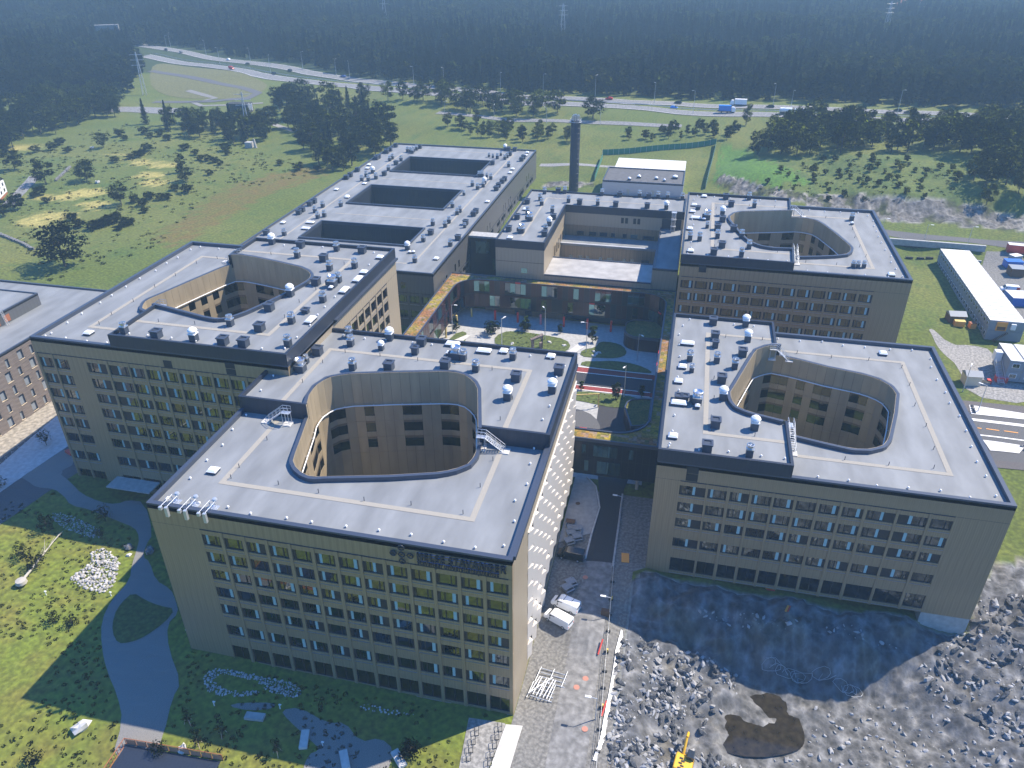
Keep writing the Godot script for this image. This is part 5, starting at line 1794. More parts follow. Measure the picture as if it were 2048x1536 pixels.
func forests() -> void:
	# the wood beyond the motorway and on the hill on the left: far too many to count, one mass
	var line := v2([-474,616.7,-444.5,621.1,-344.1,582.5,-242.1,538.3,-165.1,494.7,-58,481.5,55.5,482.3,169.8,472.5,900,420,1100,1800,-1500,1800,-900,900])
	var hill := v2([-427.5,399.7,-400.7,434.2,-383.3,458.3,-366.4,462.7,-389.4,511.6,-468.4,609,-900,950,-1400,900,-700,380])
	var kinds := [crown_mesh(0, 420, 0.075), crown_mesh(2, 420, 0.05), crown_mesh(3, 360, 0.075), crown_mesh(2, 330, 0.055)]
	for m in kinds:
		m.surface_set_material(0, leaf_tint(Color(0.6, 0.6, 0.6)))
		(m.surface_get_material(0) as StandardMaterial3D).vertex_color_use_as_albedo = true
	var where := [[], [], [], []]
	var tint := [[], [], [], []]
	var v := 380.0
	while v < 1750:
		var step := 6.6 if v < 700 else (8.0 if v < 1050 else 12.5)
		var u := -0.62 * v - 260.0
		while u < 0.42 * v + 60.0:
			var q := Vector2(u + rng.randf_range(-0.48, 0.48) * step, v + rng.randf_range(-0.48, 0.48) * step)
			u += step
			var ok := inside(q, hill) or inside(q, line)
			if not ok:
				continue
			var n1 := fn.get_noise_2d(q.x * 0.006, q.y * 0.006 + 4)
			var n2 := fn.get_noise_2d(q.x * 0.03, q.y * 0.03 + 14)
			if n2 > 0.42 and n1 > 0:
				continue
			var con := n1 + n2 * 0.4 + rng.randf_range(-0.25, 0.25) + 0.1
			var k := 1 if con > 0.18 else (3 if con > 0.05 else (0 if rng.randf() < 0.7 else 2))
			var h := rng.randf_range(12, 19) if k % 2 == 1 else rng.randf_range(9, 15)
			if q.y > 1000:
				h *= 1.15
			var s := h * rng.randf_range(0.85, 1.25)
			where[k].append(Transform3D(Basis(UP, rng.randf() * TAU).scaled(Vector3(s, h, s)), P(q.x, q.y, -0.3)))
			var b := rng.randf_range(0.75, 1.2)
			var c := Color(0.05, 0.075, 0.022) if k % 2 == 0 else Color(0.026, 0.046, 0.022)
			if k == 0 and n2 < -0.25:
				c = Color(0.075, 0.1, 0.03)
			tint[k].append(Color(c.r * b * rng.randf_range(0.9, 1.2), c.g * b, c.b * b * rng.randf_range(0.8, 1.2)) / 0.6)
		v += step
	for k in 4:
		stuff(["broadleaved_forest", "spruce_forest", "birch_forest", "pine_forest"][k], kinds[k], where[k], tint[k])


func tree_proto(kind: int, leaves: int, leaf: float, c: Color, called: String) -> Node3D:
	var o := Node3D.new()
	o.name = called
	var cm := crown_mesh(kind, leaves, leaf)
	cm.surface_set_material(0, leaf_tint(c))
	shared("trunk", trunk_mesh(0.72 if kind != 2 else 0.95, 0.022), o)
	shared("crown", cm, o)
	return o


func plant(proto: Node3D, u: float, v: float, h: float, label: String, cat: String, group := "", wide := 1.0) -> Node3D:
	var o: Node3D = proto.duplicate()
	o.name = numbered(str(proto.name))
	add_child(o)
	o.transform = Transform3D(Basis(UP, rng.randf() * TAU).scaled(Vector3(h * wide, h, h * wide)), P(u, v))
	tag(o, label, cat, group)
	return o


func fill(poly: PackedVector2Array, step: float) -> Array:
	var r := []
	var lo := poly[0]
	var hi := poly[0]
	for p in poly:
		lo = lo.min(p)
		hi = hi.max(p)
	var y := lo.y
	while y < hi.y:
		var x := lo.x
		while x < hi.x:
			var q := Vector2(x + rng.randf_range(-0.42, 0.42) * step, y + rng.randf_range(-0.42, 0.42) * step)
			if inside(q, poly):
				r.append(q)
			x += step
		y += step
	return r


func trees_near() -> void:
	var oak := tree_proto(0, 1500, 0.034, Color(0.062, 0.1, 0.03), "broadleaf_tree")
	var oak2 := tree_proto(1, 900, 0.042, Color(0.07, 0.1, 0.032), "broadleaf_tree")
	var pale := tree_proto(0, 900, 0.042, Color(0.085, 0.12, 0.05), "broadleaf_tree")
	var birch := tree_proto(3, 700, 0.04, Color(0.07, 0.1, 0.04), "birch_tree")
	var spruce := tree_proto(2, 1300, 0.026, Color(0.034, 0.058, 0.028), "spruce_tree")
	var bush := tree_proto(1, 420, 0.075, Color(0.05, 0.085, 0.028), "shrub")
	var bush2 := tree_proto(0, 420, 0.07, Color(0.075, 0.1, 0.035), "shrub")
	var belts := [
		[[-327.9,305.8,-348.6,354.7,-336.1,370.4,-337.6,393.4,-322.7,391,-342.3,426.7,-372.2,443.3,-388.1,419.2,-391.9,376], 8.0, [9.0, 14.0], [oak2, pale, birch, oak2], "broadleaf tree in the dense belt along the top left edge of the meadow", "trees along the left edge of the meadow"],
		[[-281.9,378.1,-244.4,361.5,-217.3,363.7,-211.1,373.5,-226.8,395.3,-263,402.2,-294.2,403.4], 8.5, [9.0, 13.0], [oak2, spruce, oak2], "tree in the dark belt behind the meadow, in front of the parking area", "trees behind the meadow"],
		[[-198.3,365,-169.7,332.9,-150.8,323.8,-144.1,364.3,-154.2,399.3,-201.8,443.9,-248,471.7,-258.2,454.7], 9.5, [9.0, 15.0], [oak2, pale, spruce, birch, oak2], "tree in the wood behind the left corner of the long grey building", "trees behind the long grey building"],
		[[-129.1,399.6,-96.2,387,-66.8,381,-47.1,381,-47.2,390.9,-73.4,402.5,-104,418.9,-132,418.4], 7.5, [5.0, 8.0], [birch, pale, oak2], "young tree in the belt between the long grey building and the frontage road", "young trees by the frontage road"],
		[[-38.4,389.5,-14.4,393.9,20.9,391.3,23.9,417.9,-3,409.7,-40,403.6], 7.0, [4.0, 6.5], [birch, pale, bush], "young tree right of the chimney stack, below the frontage road", "young trees right of the chimney"],
		[[-209.4,461.6,-154.2,441.9,-108.3,436.6,-69.7,426.5,-72,440,-114.4,461.5,-161.8,464.9], 10.0, [9.0, 13.0], [pale, oak2], "round tree in the row between the motorway and the frontage road", "row of trees along the motorway"],
		[[24.8,366.2,48.5,351.5,77,358.2,102.2,351,126.2,331.6,154.7,422.7,113.3,399,73.7,419,50,415,32.2,387.7], 9.0, [9.0, 14.0], [birch, oak2, pale, oak2], "tree in the belt at the back of the field on the right", "trees behind the field on the right"],
		[[98.8,307.9,119.2,301.3,126.2,331.6,110.3,338.8], 8.0, [8.0, 14.0], [oak2, birch, pale], "pale tree in the wood at the right edge above the rock cutting", "trees above the rock cutting"]]
	for b in belts:
		for q in fill(v2(b[0]), b[1]):
			var pr: Node3D = b[3][rng.randi() % b[3].size()]
			plant(pr, q.x, q.y, rng.randf_range(b[2][0], b[2][1]), b[4], "tree", b[5], rng.randf_range(0.9, 1.3))
	# single trees: spot, height, width, kind, label
	var one := v2([-201.8,203.5,-261.9,290.4,-226.3,265.8,-293.6,342.9,-226.9,310.1,-218,299,-303.1,391.5,-289.4,391.9,-276.4,282.4,-307.3,298.8,-264.6,252.4,-263.3,243.9,-54.8,428.5,24.6,425.1,-167.9,337.3])
	var spec := [
		[15.0, 1.35, oak, "large round dark tree alone in the near part of the meadow on the left"],
		[9.5, 1.3, oak, "round dark tree with a hard shadow in the middle of the meadow"],
		[9.5, 1.15, oak2, "grey-green round tree in the meadow, nearer than the other lone trees"],
		[8.0, 1.1, pale, "grey tree in the far part of the meadow beside a pale stone"],
		[9.0, 0.95, birch, "taller of the two trees in the clump in the meadow"],
		[7.0, 1.4, oak2, "lower bushy tree in the clump in the meadow"],
		[14.0, 1.15, spruce, "left one of the two dark spruces behind the meadow"],
		[13.5, 1.15, spruce, "right one of the two dark spruces behind the meadow"],
		[11.0, 1.2, oak2, "round tree beside the house drive at the left edge"],
		[10.0, 1.3, oak2, "dark tree left of the house drive, behind the round one"],
		[6.5, 1.3, bush, "round green tree below the house drive at the left edge"],
		[7.5, 1.2, oak2, "tree at the left edge below the house drive"],
		[12.0, 1.35, pale, "wide round tree at the right end of the motorway row"],
		[11.0, 0.9, birch, "thin tree standing alone between the motorway and the frontage road"],
		[12.0, 1.1, pale, "tall pale tree at the left end of the wood behind the long grey building"]]
	for k in mini(one.size(), spec.size()):
		plant(spec[k][2], one[k].x, one[k].y, spec[k][0], spec[k][3], "tree", "", spec[k][1])
	for q in v2([-320.6,338.3,-324.3,348.1,-307.6,333.6,-326.1,332.4,-299.1,363.5,-290.6,356.1,-288.2,369.5,-280.4,362.9,-277.3,367,-268,360,-266.1,326.3,-264,329.1,-264.2,333.4,-269.6,319.8,-265.9,339.9,-221.6,328.5,-216.7,324.9,-223.4,342.7,-228.3,349.6,-212.2,309,-189.1,331.1,-177.6,326.7,-168.5,327.6,-216.4,239.8,-215.5,243,-214.7,246.2,-208.2,243.3,-207.4,245.9,-217.2,236.7,-207,238.8,-222.9,269.7,-217.1,266.5,-219.5,274.9,-214.6,274.7,-212.2,276.5,-208.6,285.5,-215.8,287.3,-258.4,261.8,-268.4,265.9,-268.2,269.2,-223.9,238.2,-211,259.6,-233,245.4,-238.9,339.1,-231.2,331.2,-226.6,330.3,-248.8,345.9,-341.5,329.6]):
		plant(bush if rng.randf() < 0.6 else bush2, q.x, q.y, rng.randf_range(2.2, 4.0), "low dark shrub growing in the meadow on the left", "shrub", "shrubs in the meadow", 2.0)
	for q in fill(v2([23.1,309.2,47.9,301.2,72.7,304.5,93.4,304.7,105.2,339.7,81.7,342.4,54.3,350.2,35.4,336.5]), 5.6):
		if rng.randf() < 0.72:
			plant(bush if rng.randf() < 0.5 else bush2, q.x, q.y, rng.randf_range(1.4, 3.0), "young shrub in the rough field on the right", "shrub", "young shrubs in the field on the right", 1.3)
	# rough plants on the meadow and the garden lawns
	var tuft := MB.new()
	for k in 26:
		tuft.col = Color(1, 1, 1) * rng.randf_range(0.7, 1.2)
		var d := rand_dir()
		d.y = absf(d.y)
		leaf_quad(tuft, d * Vector3(0.5, 0.35, 0.5), (d + UP * 0.6).normalized(), 0.16)
	var tm := tuft.mesh(leaf_tint(Color(0.5, 0.5, 0.5)), true)
	var where := []
	var tint := []
	for area in [[v2([-241,220.2,-199.3,193.3,-181.5,220.7,-197,287.9,-164.5,321.8,-197.8,347.8,-306.7,400.4,-340.8,345.8,-330.4,316]), 3.4, 1.3], [v2([-130.3,94.7,-120.1,100.8,-108.9,98.2,-97.9,95.4,-91.9,86.6,-92,77.8,-85.3,69.3,-73.3,58.1,-70.1,51.5,-86.7,47.8]), 1.25, 0.55], [v2([-71.1,71.4,-42,69.9,-18.8,71,-23.7,69.4,-22.5,61.6,-64.3,52.3,-66.7,61.9,-67.6,65.7]), 1.1, 0.5], [v2([23.1,309.2,47.9,301.2,72.7,304.5,93.4,304.7,105.2,339.7,81.7,342.4,54.3,350.2,35.4,336.5]), 3.0, 1.2], [v2([-23, 184, -12, 185, -13, 191, -20, 192]), 0.8, 0.5], [v2([-24, 160.8, -6, 160, -4.6, 164.9, -24, 165]), 0.8, 0.5], [v2([-47, 185, -30, 184, -28, 188, -30, 192, -46, 194]), 0.8, 0.5]]:
		for q in fill(area[0], area[1]):
			var n2 := fn.get_noise_2d(q.x * 0.06 + 5, q.y * 0.06)
			if n2 + rng.randf_range(-0.3, 0.3) < 0.0:
				continue
			var s: float = area[2] * rng.randf_range(0.5, 1.7)
			where.append(Transform3D(Basis(UP, rng.randf() * TAU).scaled(Vector3(s, s * rng.randf_range(0.5, 1.0), s)), P(q.x, q.y)))
			var c := Color(0.07, 0.11, 0.025).lerp(Color(0.16, 0.15, 0.05), rng.randf() * 0.7) * 2.0
			tint.append(c)
	stuff("weed_clumps", tm, where, tint)
	for p in [oak, oak2, pale, birch, spruce, bush, bush2]:
		p.free()


# ---------------------------------------------------------------- vehicles
# stations along the length: [x, half width low, half width high, bottom, top]
func hull(mb: MB, st: Array) -> void:
	var rings := []
	for s in st:
		var x: float = s[0]
		var a: float = s[1]
		var b: float = s[2]
		var y0: float = s[3]
		var y1: float = s[4]
		var m := y0 + (y1 - y0) * 0.55
		rings.append([Vector3(x, y0, -a * 0.93), Vector3(x, y0, a * 0.93), Vector3(x, y0 + 0.12, a), Vector3(x, m, a), Vector3(x, y1 - 0.07, b), Vector3(x, y1, b - 0.1), Vector3(x, y1, -b + 0.1), Vector3(x, y1 - 0.07, -b), Vector3(x, m, -a), Vector3(x, y0 + 0.12, -a)])
	for k in rings.size() - 1:
		for j in 10:
			mb.quad(rings[k][j], rings[k + 1][j], rings[k + 1][(j + 1) % 10], rings[k][(j + 1) % 10])
	for e in [0, rings.size() - 1]:
		var c := Vector3.ZERO
		for p in rings[e]:
			c += p / 10.0
		for j in 10:
			if e == 0:
				mb.tri(c, rings[e][j], rings[e][(j + 1) % 10])
			else:
				mb.tri(c, rings[e][(j + 1) % 10], rings[e][j])


# faces +x; kind 0 car, 1 van
func vehicle(called: String, label: String, cat: String, kind: int, paint: String, group := "", fine := true) -> Node3D:
	var t := thing(called, label, cat, Vector3.ZERO, 0, group)
	var b := MB.new()
	var g := MB.new()
	var L := 2.15
	var W := 0.9
	if kind == 1:
		L = 2.5
		W = 0.97
		hull(b, [[-L, W * 0.95, W * 0.86, 0.4, 1.85], [-L + 0.12, W, W * 0.9, 0.3, 1.98], [0.7, W, W * 0.9, 0.28, 1.98], [1.15, W, W * 0.86, 0.28, 1.85], [1.75, W, W * 0.88, 0.28, 1.18], [2.35, W * 0.96, W * 0.85, 0.3, 1.0], [L, W * 0.82, W * 0.75, 0.38, 0.8]])
		g.quad(Vector3(1.2, 1.78, 0.72), Vector3(1.2, 1.78, -0.72), Vector3(1.72, 1.2, -0.8), Vector3(1.72, 1.2, 0.8))
		for v in g.v.size():
			g.v[v] += Vector3(0.05, 0.06, 0)
		for s in [-1.0, 1.0]:
			var z: float = s * (W * 0.945 + 0.015)
			g.box(Vector3(0.25, 1.2, z - 0.02), Vector3(0.95, 0, 0), Vector3(0.0, 0.55, -0.05 * s), Vector3(0, 0, 0.04))
		g.box(Vector3(-L - 0.015, 1.2, -0.7), Vector3(0.04, 0, 0), Vector3(0.03, 0.55, 0), Vector3(0, 0, 1.4))
	else:
		hull(b, [[-L, W * 0.86, W * 0.8, 0.4, 0.9], [-L + 0.15, W, W * 0.9, 0.28, 1.0], [-1.2, W, W * 0.92, 0.25, 1.02], [1.0, W, W * 0.92, 0.25, 0.98], [1.8, W * 0.96, W * 0.85, 0.28, 0.86], [L, W * 0.8, W * 0.72, 0.36, 0.7]])
		hull(b, [[-1.9, W * 0.8, W * 0.68, 0.9, 1.05], [-1.45, W * 0.86, W * 0.7, 0.9, 1.47], [0.3, W * 0.88, W * 0.72, 0.9, 1.5], [1.25, W * 0.86, W * 0.7, 0.9, 0.99]])
		g.quad(Vector3(0.42, 1.47, 0.58), Vector3(0.42, 1.47, -0.58), Vector3(1.2, 1.02, -0.7), Vector3(1.2, 1.02, 0.7))
		for v in g.v.size():
			g.v[v] += Vector3(0.04, 0.05, 0)
		for s in [-1.0, 1.0]:
			g.box(Vector3(-1.35, 1.04, s * 0.755 - 0.02), Vector3(2.1, 0, 0), Vector3(0.0, 0.34, -0.09 * s), Vector3(0, 0, 0.04))
		g.box(Vector3(-1.78, 1.1, -0.55), Vector3(0.03, 0, 0), Vector3(0.25, 0.3, 0), Vector3(0, 0, 1.1))
	part("body", b, paint, t)
	part("window", g, "car_glass", t)
	if fine:
		for s in [-1.0, 1.0]:
			for x in [-L * 0.6, L * 0.62]:
				var w := MB.new()
				w.tube(Vector3(x, 0.33, s * (W - 0.2)), Vector3(x, 0.33, s * (W + 0.02)), 0.33, 12)
				var o := part("wheel", w, "black_rubber", t)
				w = MB.new()
				w.tube(Vector3(x, 0.33, s * (W)), Vector3(x, 0.33, s * (W + 0.035)), 0.2, 10)
				part("rim", w, "galvanised", o)
			var w := MB.new()
			w.cbox(Vector3(-L + 0.02, 0.85, s * W * 0.8), Vector3(0.1, 0.25, 0.15))
			part("tail_light", w, "red_paint", t)
			w = MB.new()
			w.cbox(Vector3(L - 0.18, 0.72, s * W * 0.66), Vector3(0.2, 0.14, 0.3))
			part("headlight", w, "dome", t)
			w = MB.new()
			w.cbox(Vector3(L * 0.42 if kind == 1 else 0.85, 1.12, s * (W + 0.1)), Vector3(0.12, 0.2, 0.18))
			part("wing_mirror", w, "black_rubber", t)
	return t


func park(o: Node3D, u: float, v: float, turn: float, up := 0.06) -> void:
	o.position = P(u, v, up)
	o.rotation.y = turn


func boulder(called: String, label: String, s: Vector3, u: float, v: float, m: String, sd: int) -> Node3D:
	var mb := rock_mb(s, sd)
	var o := part(called, mb, m)
	o.position = P(u, v, s.y * 0.25)
	o.rotation.y = sd
	tag(o, label, "boulder")
	return o


func rock_mb(s: Vector3, sd: int, k := 8) -> MB:
	var mb := MB.new()
	var pt := func(a: int, b: int) -> Vector3:
		var th := PI * a / (k / 2)
		var ph := TAU * (b % k) / k
		var d := Vector3(sin(th) * cos(ph), cos(th), sin(th) * sin(ph))
		var r := 1.0 + fn.get_noise_3d(d.x * 1.1 + sd * 7.3, d.y * 1.1, d.z * 1.1) * 0.9
		return d * s * 0.5 * r
	for a in k / 2:
		for b in k:
			var p0: Vector3 = pt.call(a, b)
			var p1: Vector3 = pt.call(a + 1, b)
			var p2: Vector3 = pt.call(a + 1, b + 1)
			var p3: Vector3 = pt.call(a, b + 1)
			if a > 0:
				mb.tri(p0, p3, p2)
			mb.tri(p0, p2, p1)
	return mb


func sapling(proto: Node3D, u: float, v: float, h: float, label: String) -> void:
	var o := plant(proto, u, v, h, label, "sapling")
	var mb := MB.new()
	for k in 3:
		var a := TAU * k / 3
		mb.tube(Vector3(cos(a) * 0.2, 0, sin(a) * 0.2), Vector3(cos(a) * 0.1, 0.32, sin(a) * 0.1), 0.012, 4)
	part("tree_stake", mb, "wood_light", o)


func garden_things() -> void:
	var st := v2([-78.1,55.7,-61.5,55.9,-95.4,90.3,-94.1,88.6,-90.9,90.3,-255.4,288.9,-299.8,342])
	var bl := ["big white boulder on the sunlit lawn at the lower left", "white boulder on the lawn right of the gravel path's lower end", "grey boulder in the shade where the gravel path narrows", "small pale boulder beside the narrow gravel path", "grey rock between the path and the corner of the nearest block", "pale stone near the middle of the meadow", "pale stone beside the grey tree far up the meadow"]
	var bs := [Vector3(2.6, 1.9, 2.0), Vector3(1.6, 1.2, 1.2), Vector3(2.0, 1.3, 1.4), Vector3(1.0, 0.7, 0.8), Vector3(2.4, 1.2, 1.6), Vector3(2.6, 1.6, 2.0), Vector3(2.4, 1.2, 2.0)]
	for k in st.size():
		boulder("boulder", bl[k], bs[k], st[k].x, st[k].y, "pale_concrete" if k != 2 and k != 4 else "stone", k + 1)
	# beds of loose stones
	var rocks := [rock_mb(Vector3(1, 0.7, 0.8), 3, 6).mesh(M.tinted_stone, true), rock_mb(Vector3(1, 0.5, 0.9), 8, 6).mesh(M.tinted_stone, true)]
	var where := [[], []]
	var tint := [[], []]
	for a in [[v2([-102.5,89.4,-96.2,88.3,-94.2,86,-92.3,82.6,-91.5,79.8,-93.1,79.1,-99.9,80.2,-100.8,82.2,-99.6,84.8]), 0.5, 0.55], [v2([-116.8,95.9,-111.3,95.6,-105.3,94.6,-102.1,92,-104.9,91.4,-113.6,92.7]), 0.42, 0.32], [v2([-65.1,66.7,-65.3,68.1,-64.4,69.3,-59.3,69.6,-54.3,69.7,-49.9,69.4,-48.8,67.8,-50.5,67,-55,67.5,-55.8,68.3,-58.9,68.8,-63.1,68.5,-63.4,67.2,-62,66.1,-58.5,66.3,-55.7,67.3,-55.6,66.5,-59.9,65,-63,64.9]), 0.35, 0.34], [v2([-40.2,68.5,-36.7,68.8,-30.5,69,-31.1,68.4,-35.4,67.4,-39.4,67.6]), 0.5, 0.3]]:
		for q in fill(smooth_poly(a[0], 1), a[1]):
			var s: float = a[2] * rng.randf_range(0.5, 1.5)
			var k := rng.randi() % 2
			where[k].append(Transform3D(Basis.from_euler(Vector3(rng.randf(), rng.randf() * TAU, 0)).scaled(Vector3.ONE * s), P(q.x, q.y, s * 0.2)))
			tint[k].append(Color(0.45, 0.44, 0.43) * rng.randf_range(0.6, 1.15))
	for k in 2:
		stuff("garden_stones", rocks[k], where[k], tint[k])
	# concrete slabs to sit on
	var sl := v2([-54,62.8,-45.2,61,-38.3,59.4,-31,61.3])
	var sn := ["long concrete bench slab by the small gravel strip in the shaded garden", "pale concrete bench slab at the left edge of the garden gravel", "concrete bench slab at the bottom edge of the garden gravel", "sunlit end concrete bench slab nearest the bicycle racks"]
	var yaw := [0.1, 1.25, 1.0, -0.75]
	for k in sl.size():
		var mb := MB.new()
		mb.cbox(Vector3(0, 0.25, 0), Vector3(2.9, 0.45, 1.15))
		var o := part("bench_slab", mb, "concrete" if k == 0 else "pale_concrete")
		o.position = P(sl[k].x, sl[k].y, 0.05)
		o.rotation.y = yaw[k] * (-1.0 if k in [1, 2] else 1.0)
		tag(o, sn[k], "bench")
	# saplings
	var sap := tree_proto(3, 130, 0.05, Color(0.1, 0.13, 0.03), "sapling")
	var sap2 := tree_proto(0, 260, 0.05, Color(0.075, 0.105, 0.03), "garden_tree")
	var sp := v2([-62.9,59.7,-59.6,56.9,-57.2,59.2,-48,58.3])
	var sb := ["sapling on stakes, left of the four saplings in the garden", "sapling on white stakes at the sunlit edge, below the first one", "sapling on stakes in the dark lawn left of the bench slabs", "sapling on stakes nearest the bench slabs"]
	for k in 4:
		sapling(sap, sp[k].x, sp[k].y, 3.4, sb[k])
	var gt := v2([-29.7,62.6,-113.4,90.9,-105.4,96.7,-102.3,91.6,-134.4,115.1,-112.5,83.6,-108.2,82,-95.8,71.6,-92.6,71.9,-29.6,62,-81.2,49.8,-132.7,99.9,-64.6,54.8])
	var gl := ["bright bush beside the sunlit end bench slab", "light green tree at the edge of the building's shadow left of the path", "small conifer in the shade beside the gravel path", "bright young conifer at the stone bed left of the path", "small round tree in the plaza bed by the left block", "dark bush on the sunlit lawn at the left edge", "dark bush at the head of the fallen tree", "low green bush left of the path's lawn island", "low green bush below the pale stones", "tall bush at the bottom edge of the garden", "bush at the lower left corner of the picture", "dark bush in the shade left of the plaza corner", "grey twiggy bush at the lower end of the gravel path"]
	var gh := [2.6, 4.4, 4.0, 3.0, 4.2, 2.6, 3.2, 2.0, 2.0, 2.6, 2.4, 2.6, 2.0]
	for k in gt.size():
		plant(sap2, gt[k].x, gt[k].y, gh[k], gl[k], "tree" if k in [1, 2, 3, 4] else "bush", "", 1.0 if k in [1, 2, 3, 4] else 1.6)
	sap.free()
	sap2.free()
	# fallen bare tree
	var mb := MB.new()
	var a := v2([-107.3,77.5,-110.5,90.7])
	var p0 := P(a[0].x, a[0].y, 0.8)
	var p1 := P(a[1].x, a[1].y, 0.5)
	mb.tube(p0, p1, 0.28, 7, 0.06)
	for k in 9:
		var q := p0.lerp(p1, 0.25 + 0.08 * k)
		mb.tube(q, q + Vector3(rng.randf_range(-2, 2), rng.randf_range(0.3, 1.4), -rng.randf_range(0.5, 3)), 0.07, 4, 0.02)
	mb.lathe([Vector2(0.2, -0.4), Vector2(1.0, -0.2), Vector2(0.9, 0.4), Vector2(0, 0.6)], 9, p0)
	tag(part("fallen_tree", mb, "pale_bark"), "bare fallen tree with its root plate, lying on the sunlit lawn", "fallen tree")
	# bollard lights
	var bo := v2([-101.6,76.5,-90.7,79.1,-72.7,74.4,-60.9,63.2,-51.1,65,-42.3,60.8])
	var bt := ["white bollard light on the sunlit lawn left of the stone bed", "white bollard light at the path's edge below the stone bed", "white bollard light at the foot of the nearest block's left corner", "white bollard light beside the small gravel strip", "white bollard light at the top of the garden gravel", "white bollard light between the bench slabs"]
	for k in bo.size():
		mb = MB.new()
		mb.tube(Vector3.ZERO, Vector3(0, 0.9, 0), 0.08, 8)
		var t := thing("bollard_light", bt[k], "bollard light", P(bo[k].x, bo[k].y))
		part("post", mb, "white_metal", t)
		mb = MB.new()
		mb.cbox(Vector3(0.1, 0.95, 0), Vector3(0.4, 0.1, 0.2))
		part("lamp_head", mb, "white_metal", t)
	# rusty stair with railing in the lower left corner
	var t := thing("rusty_ramp", "rust-coloured railing round a sunken stair at the bottom edge", "stairwell railing", P(-62.0, 54.0, 0.0), 0.05)
	mb = MB.new()
	for q in [[Vector3(-8, 0, -1.4), Vector3(7, 0, -1.4)], [Vector3(-8, 0, -1.4), Vector3(-8, 0, 4)]]:
		for y in [0.1, 1.25]:
			mb.tube(q[0] + UP * y, q[1] + UP * y, 0.07, 4)
		for k in 10:
			var p: Vector3 = q[0].lerp(q[1], k / 9.0)
			mb.tube(p, p + UP * 1.25, 0.06, 4)
	part("railing", mb, "rust", t)
	for k in 9:
		mb = MB.new()
		mb.cbox(Vector3(-7.1 + k * 1.67, 0.62, -1.36), Vector3(1.45, 0.95, 0.03))
		part("mesh_panel", mb, mat("rust_mesh", lin(0.42, 0.2, 0.12), 0.8), t)
	mb = MB.new()
	mb.cbox(Vector3(-0.5, 0.12, 1.4), Vector3(14.6, 0.1, 5))
	part("deck", mb, "slate_metal", t)
	# concrete pad with bicycle racks
	drape("bicycle_pad", v2([-23.2,69.8,-17.8,70.1,-17.6,69.8,-18.4,62.1,-22.3,61.3]), "pale_gravel", 0.09)
	drape("concrete_step", v2([-17.6,69.9,-15.2,70.4,-15.5,62.9,-18.2,62.2]), "pale_concrete", 0.2)
	var br := v2([-21.4,67.6,-21.5,66.1,-21.5,64.8,-21.5,63.5,-18.3,69,-18.4,67.6,-18.4,66.2,-18.4,64.8,-18.4,63.5])
	var rack := MB.new()
	for s in [-0.3, 0.3]:
		rack.path([Vector3(s, 0, -0.45), Vector3(s, 0.75, -0.45), Vector3(s, 0.75, 0.45), Vector3(s, 0, 0.45)], 0.045, 5)
	rack.tube(Vector3(-0.3, 0.03, 0.45), Vector3(0.3, 0.03, 0.45), 0.04, 4)
	var rm := rack.mesh(M.dark)
	for k in br.size():
		var o := MeshInstance3D.new()
		o.mesh = rm
		o.name = numbered("bicycle_rack")
		add_child(o)
		o.position = P(br[k].x, br[k].y, 0.09)
		o.rotation.y = 0.25
		tag(o, "dark hoop bicycle rack, %s from the top in the %s row on the pad" % [["one", "two", "three", "four", "five"][k if k < 4 else k - 4], "left" if k < 4 else "right"], "bicycle rack", "bicycle racks on the pale pad")
	# plaza: red bench, red mats, bicycle stands, grasses
	mb = MB.new()
	mb.cbox(Vector3(0, 0.3, 0), Vector3(2.4, 0.5, 0.9))
	var o := part("red_bench", mb, "red_paint")
	o.position = P(-127.0, 113.5, 0.0)
	o.rotation.y = -0.4
	tag(o, "red block bench at the edge of the dark plaza by the left block", "bench")
	mb = MB.new()
	for k in 22:
		var p := P(-139.0 - 0.0 * k, 95.0 + k * 1.9, 0.05)
		mb.path([p, p + UP * 0.8, p + UP * 0.8 + Vector3(0.8, 0, 0), p + Vector3(0.8, 0, 0)], 0.04, 4)
	var row := part("bicycle_stands", mb, "galvanised")
	tag(row, "row of grey bicycle stands along the pale paving by the timber building", "bicycle stands")


func lamp_post(u: float, v: float, h: float, dir: float, label: String, group := "", up := 0.0) -> Node3D:
	var t := thing("street_lamp", label, "street lamp", P(u, v, up), dir, group)
	var mb := MB.new()
	mb.tube(Vector3.ZERO, Vector3(0, h, 0), 0.10 if h < 7 else 0.14, 6, 0.06)
	mb.tube(Vector3(0, h, 0), Vector3(1.1, h + 0.12, 0), 0.05, 5)
	part("pole", mb, "galvanised", t)
	mb = MB.new()
	mb.cbox(Vector3(1.3, h + 0.12, 0), Vector3(0.9, 0.12, 0.34))
	part("lamp_head", mb, "white_metal", t)
	return t


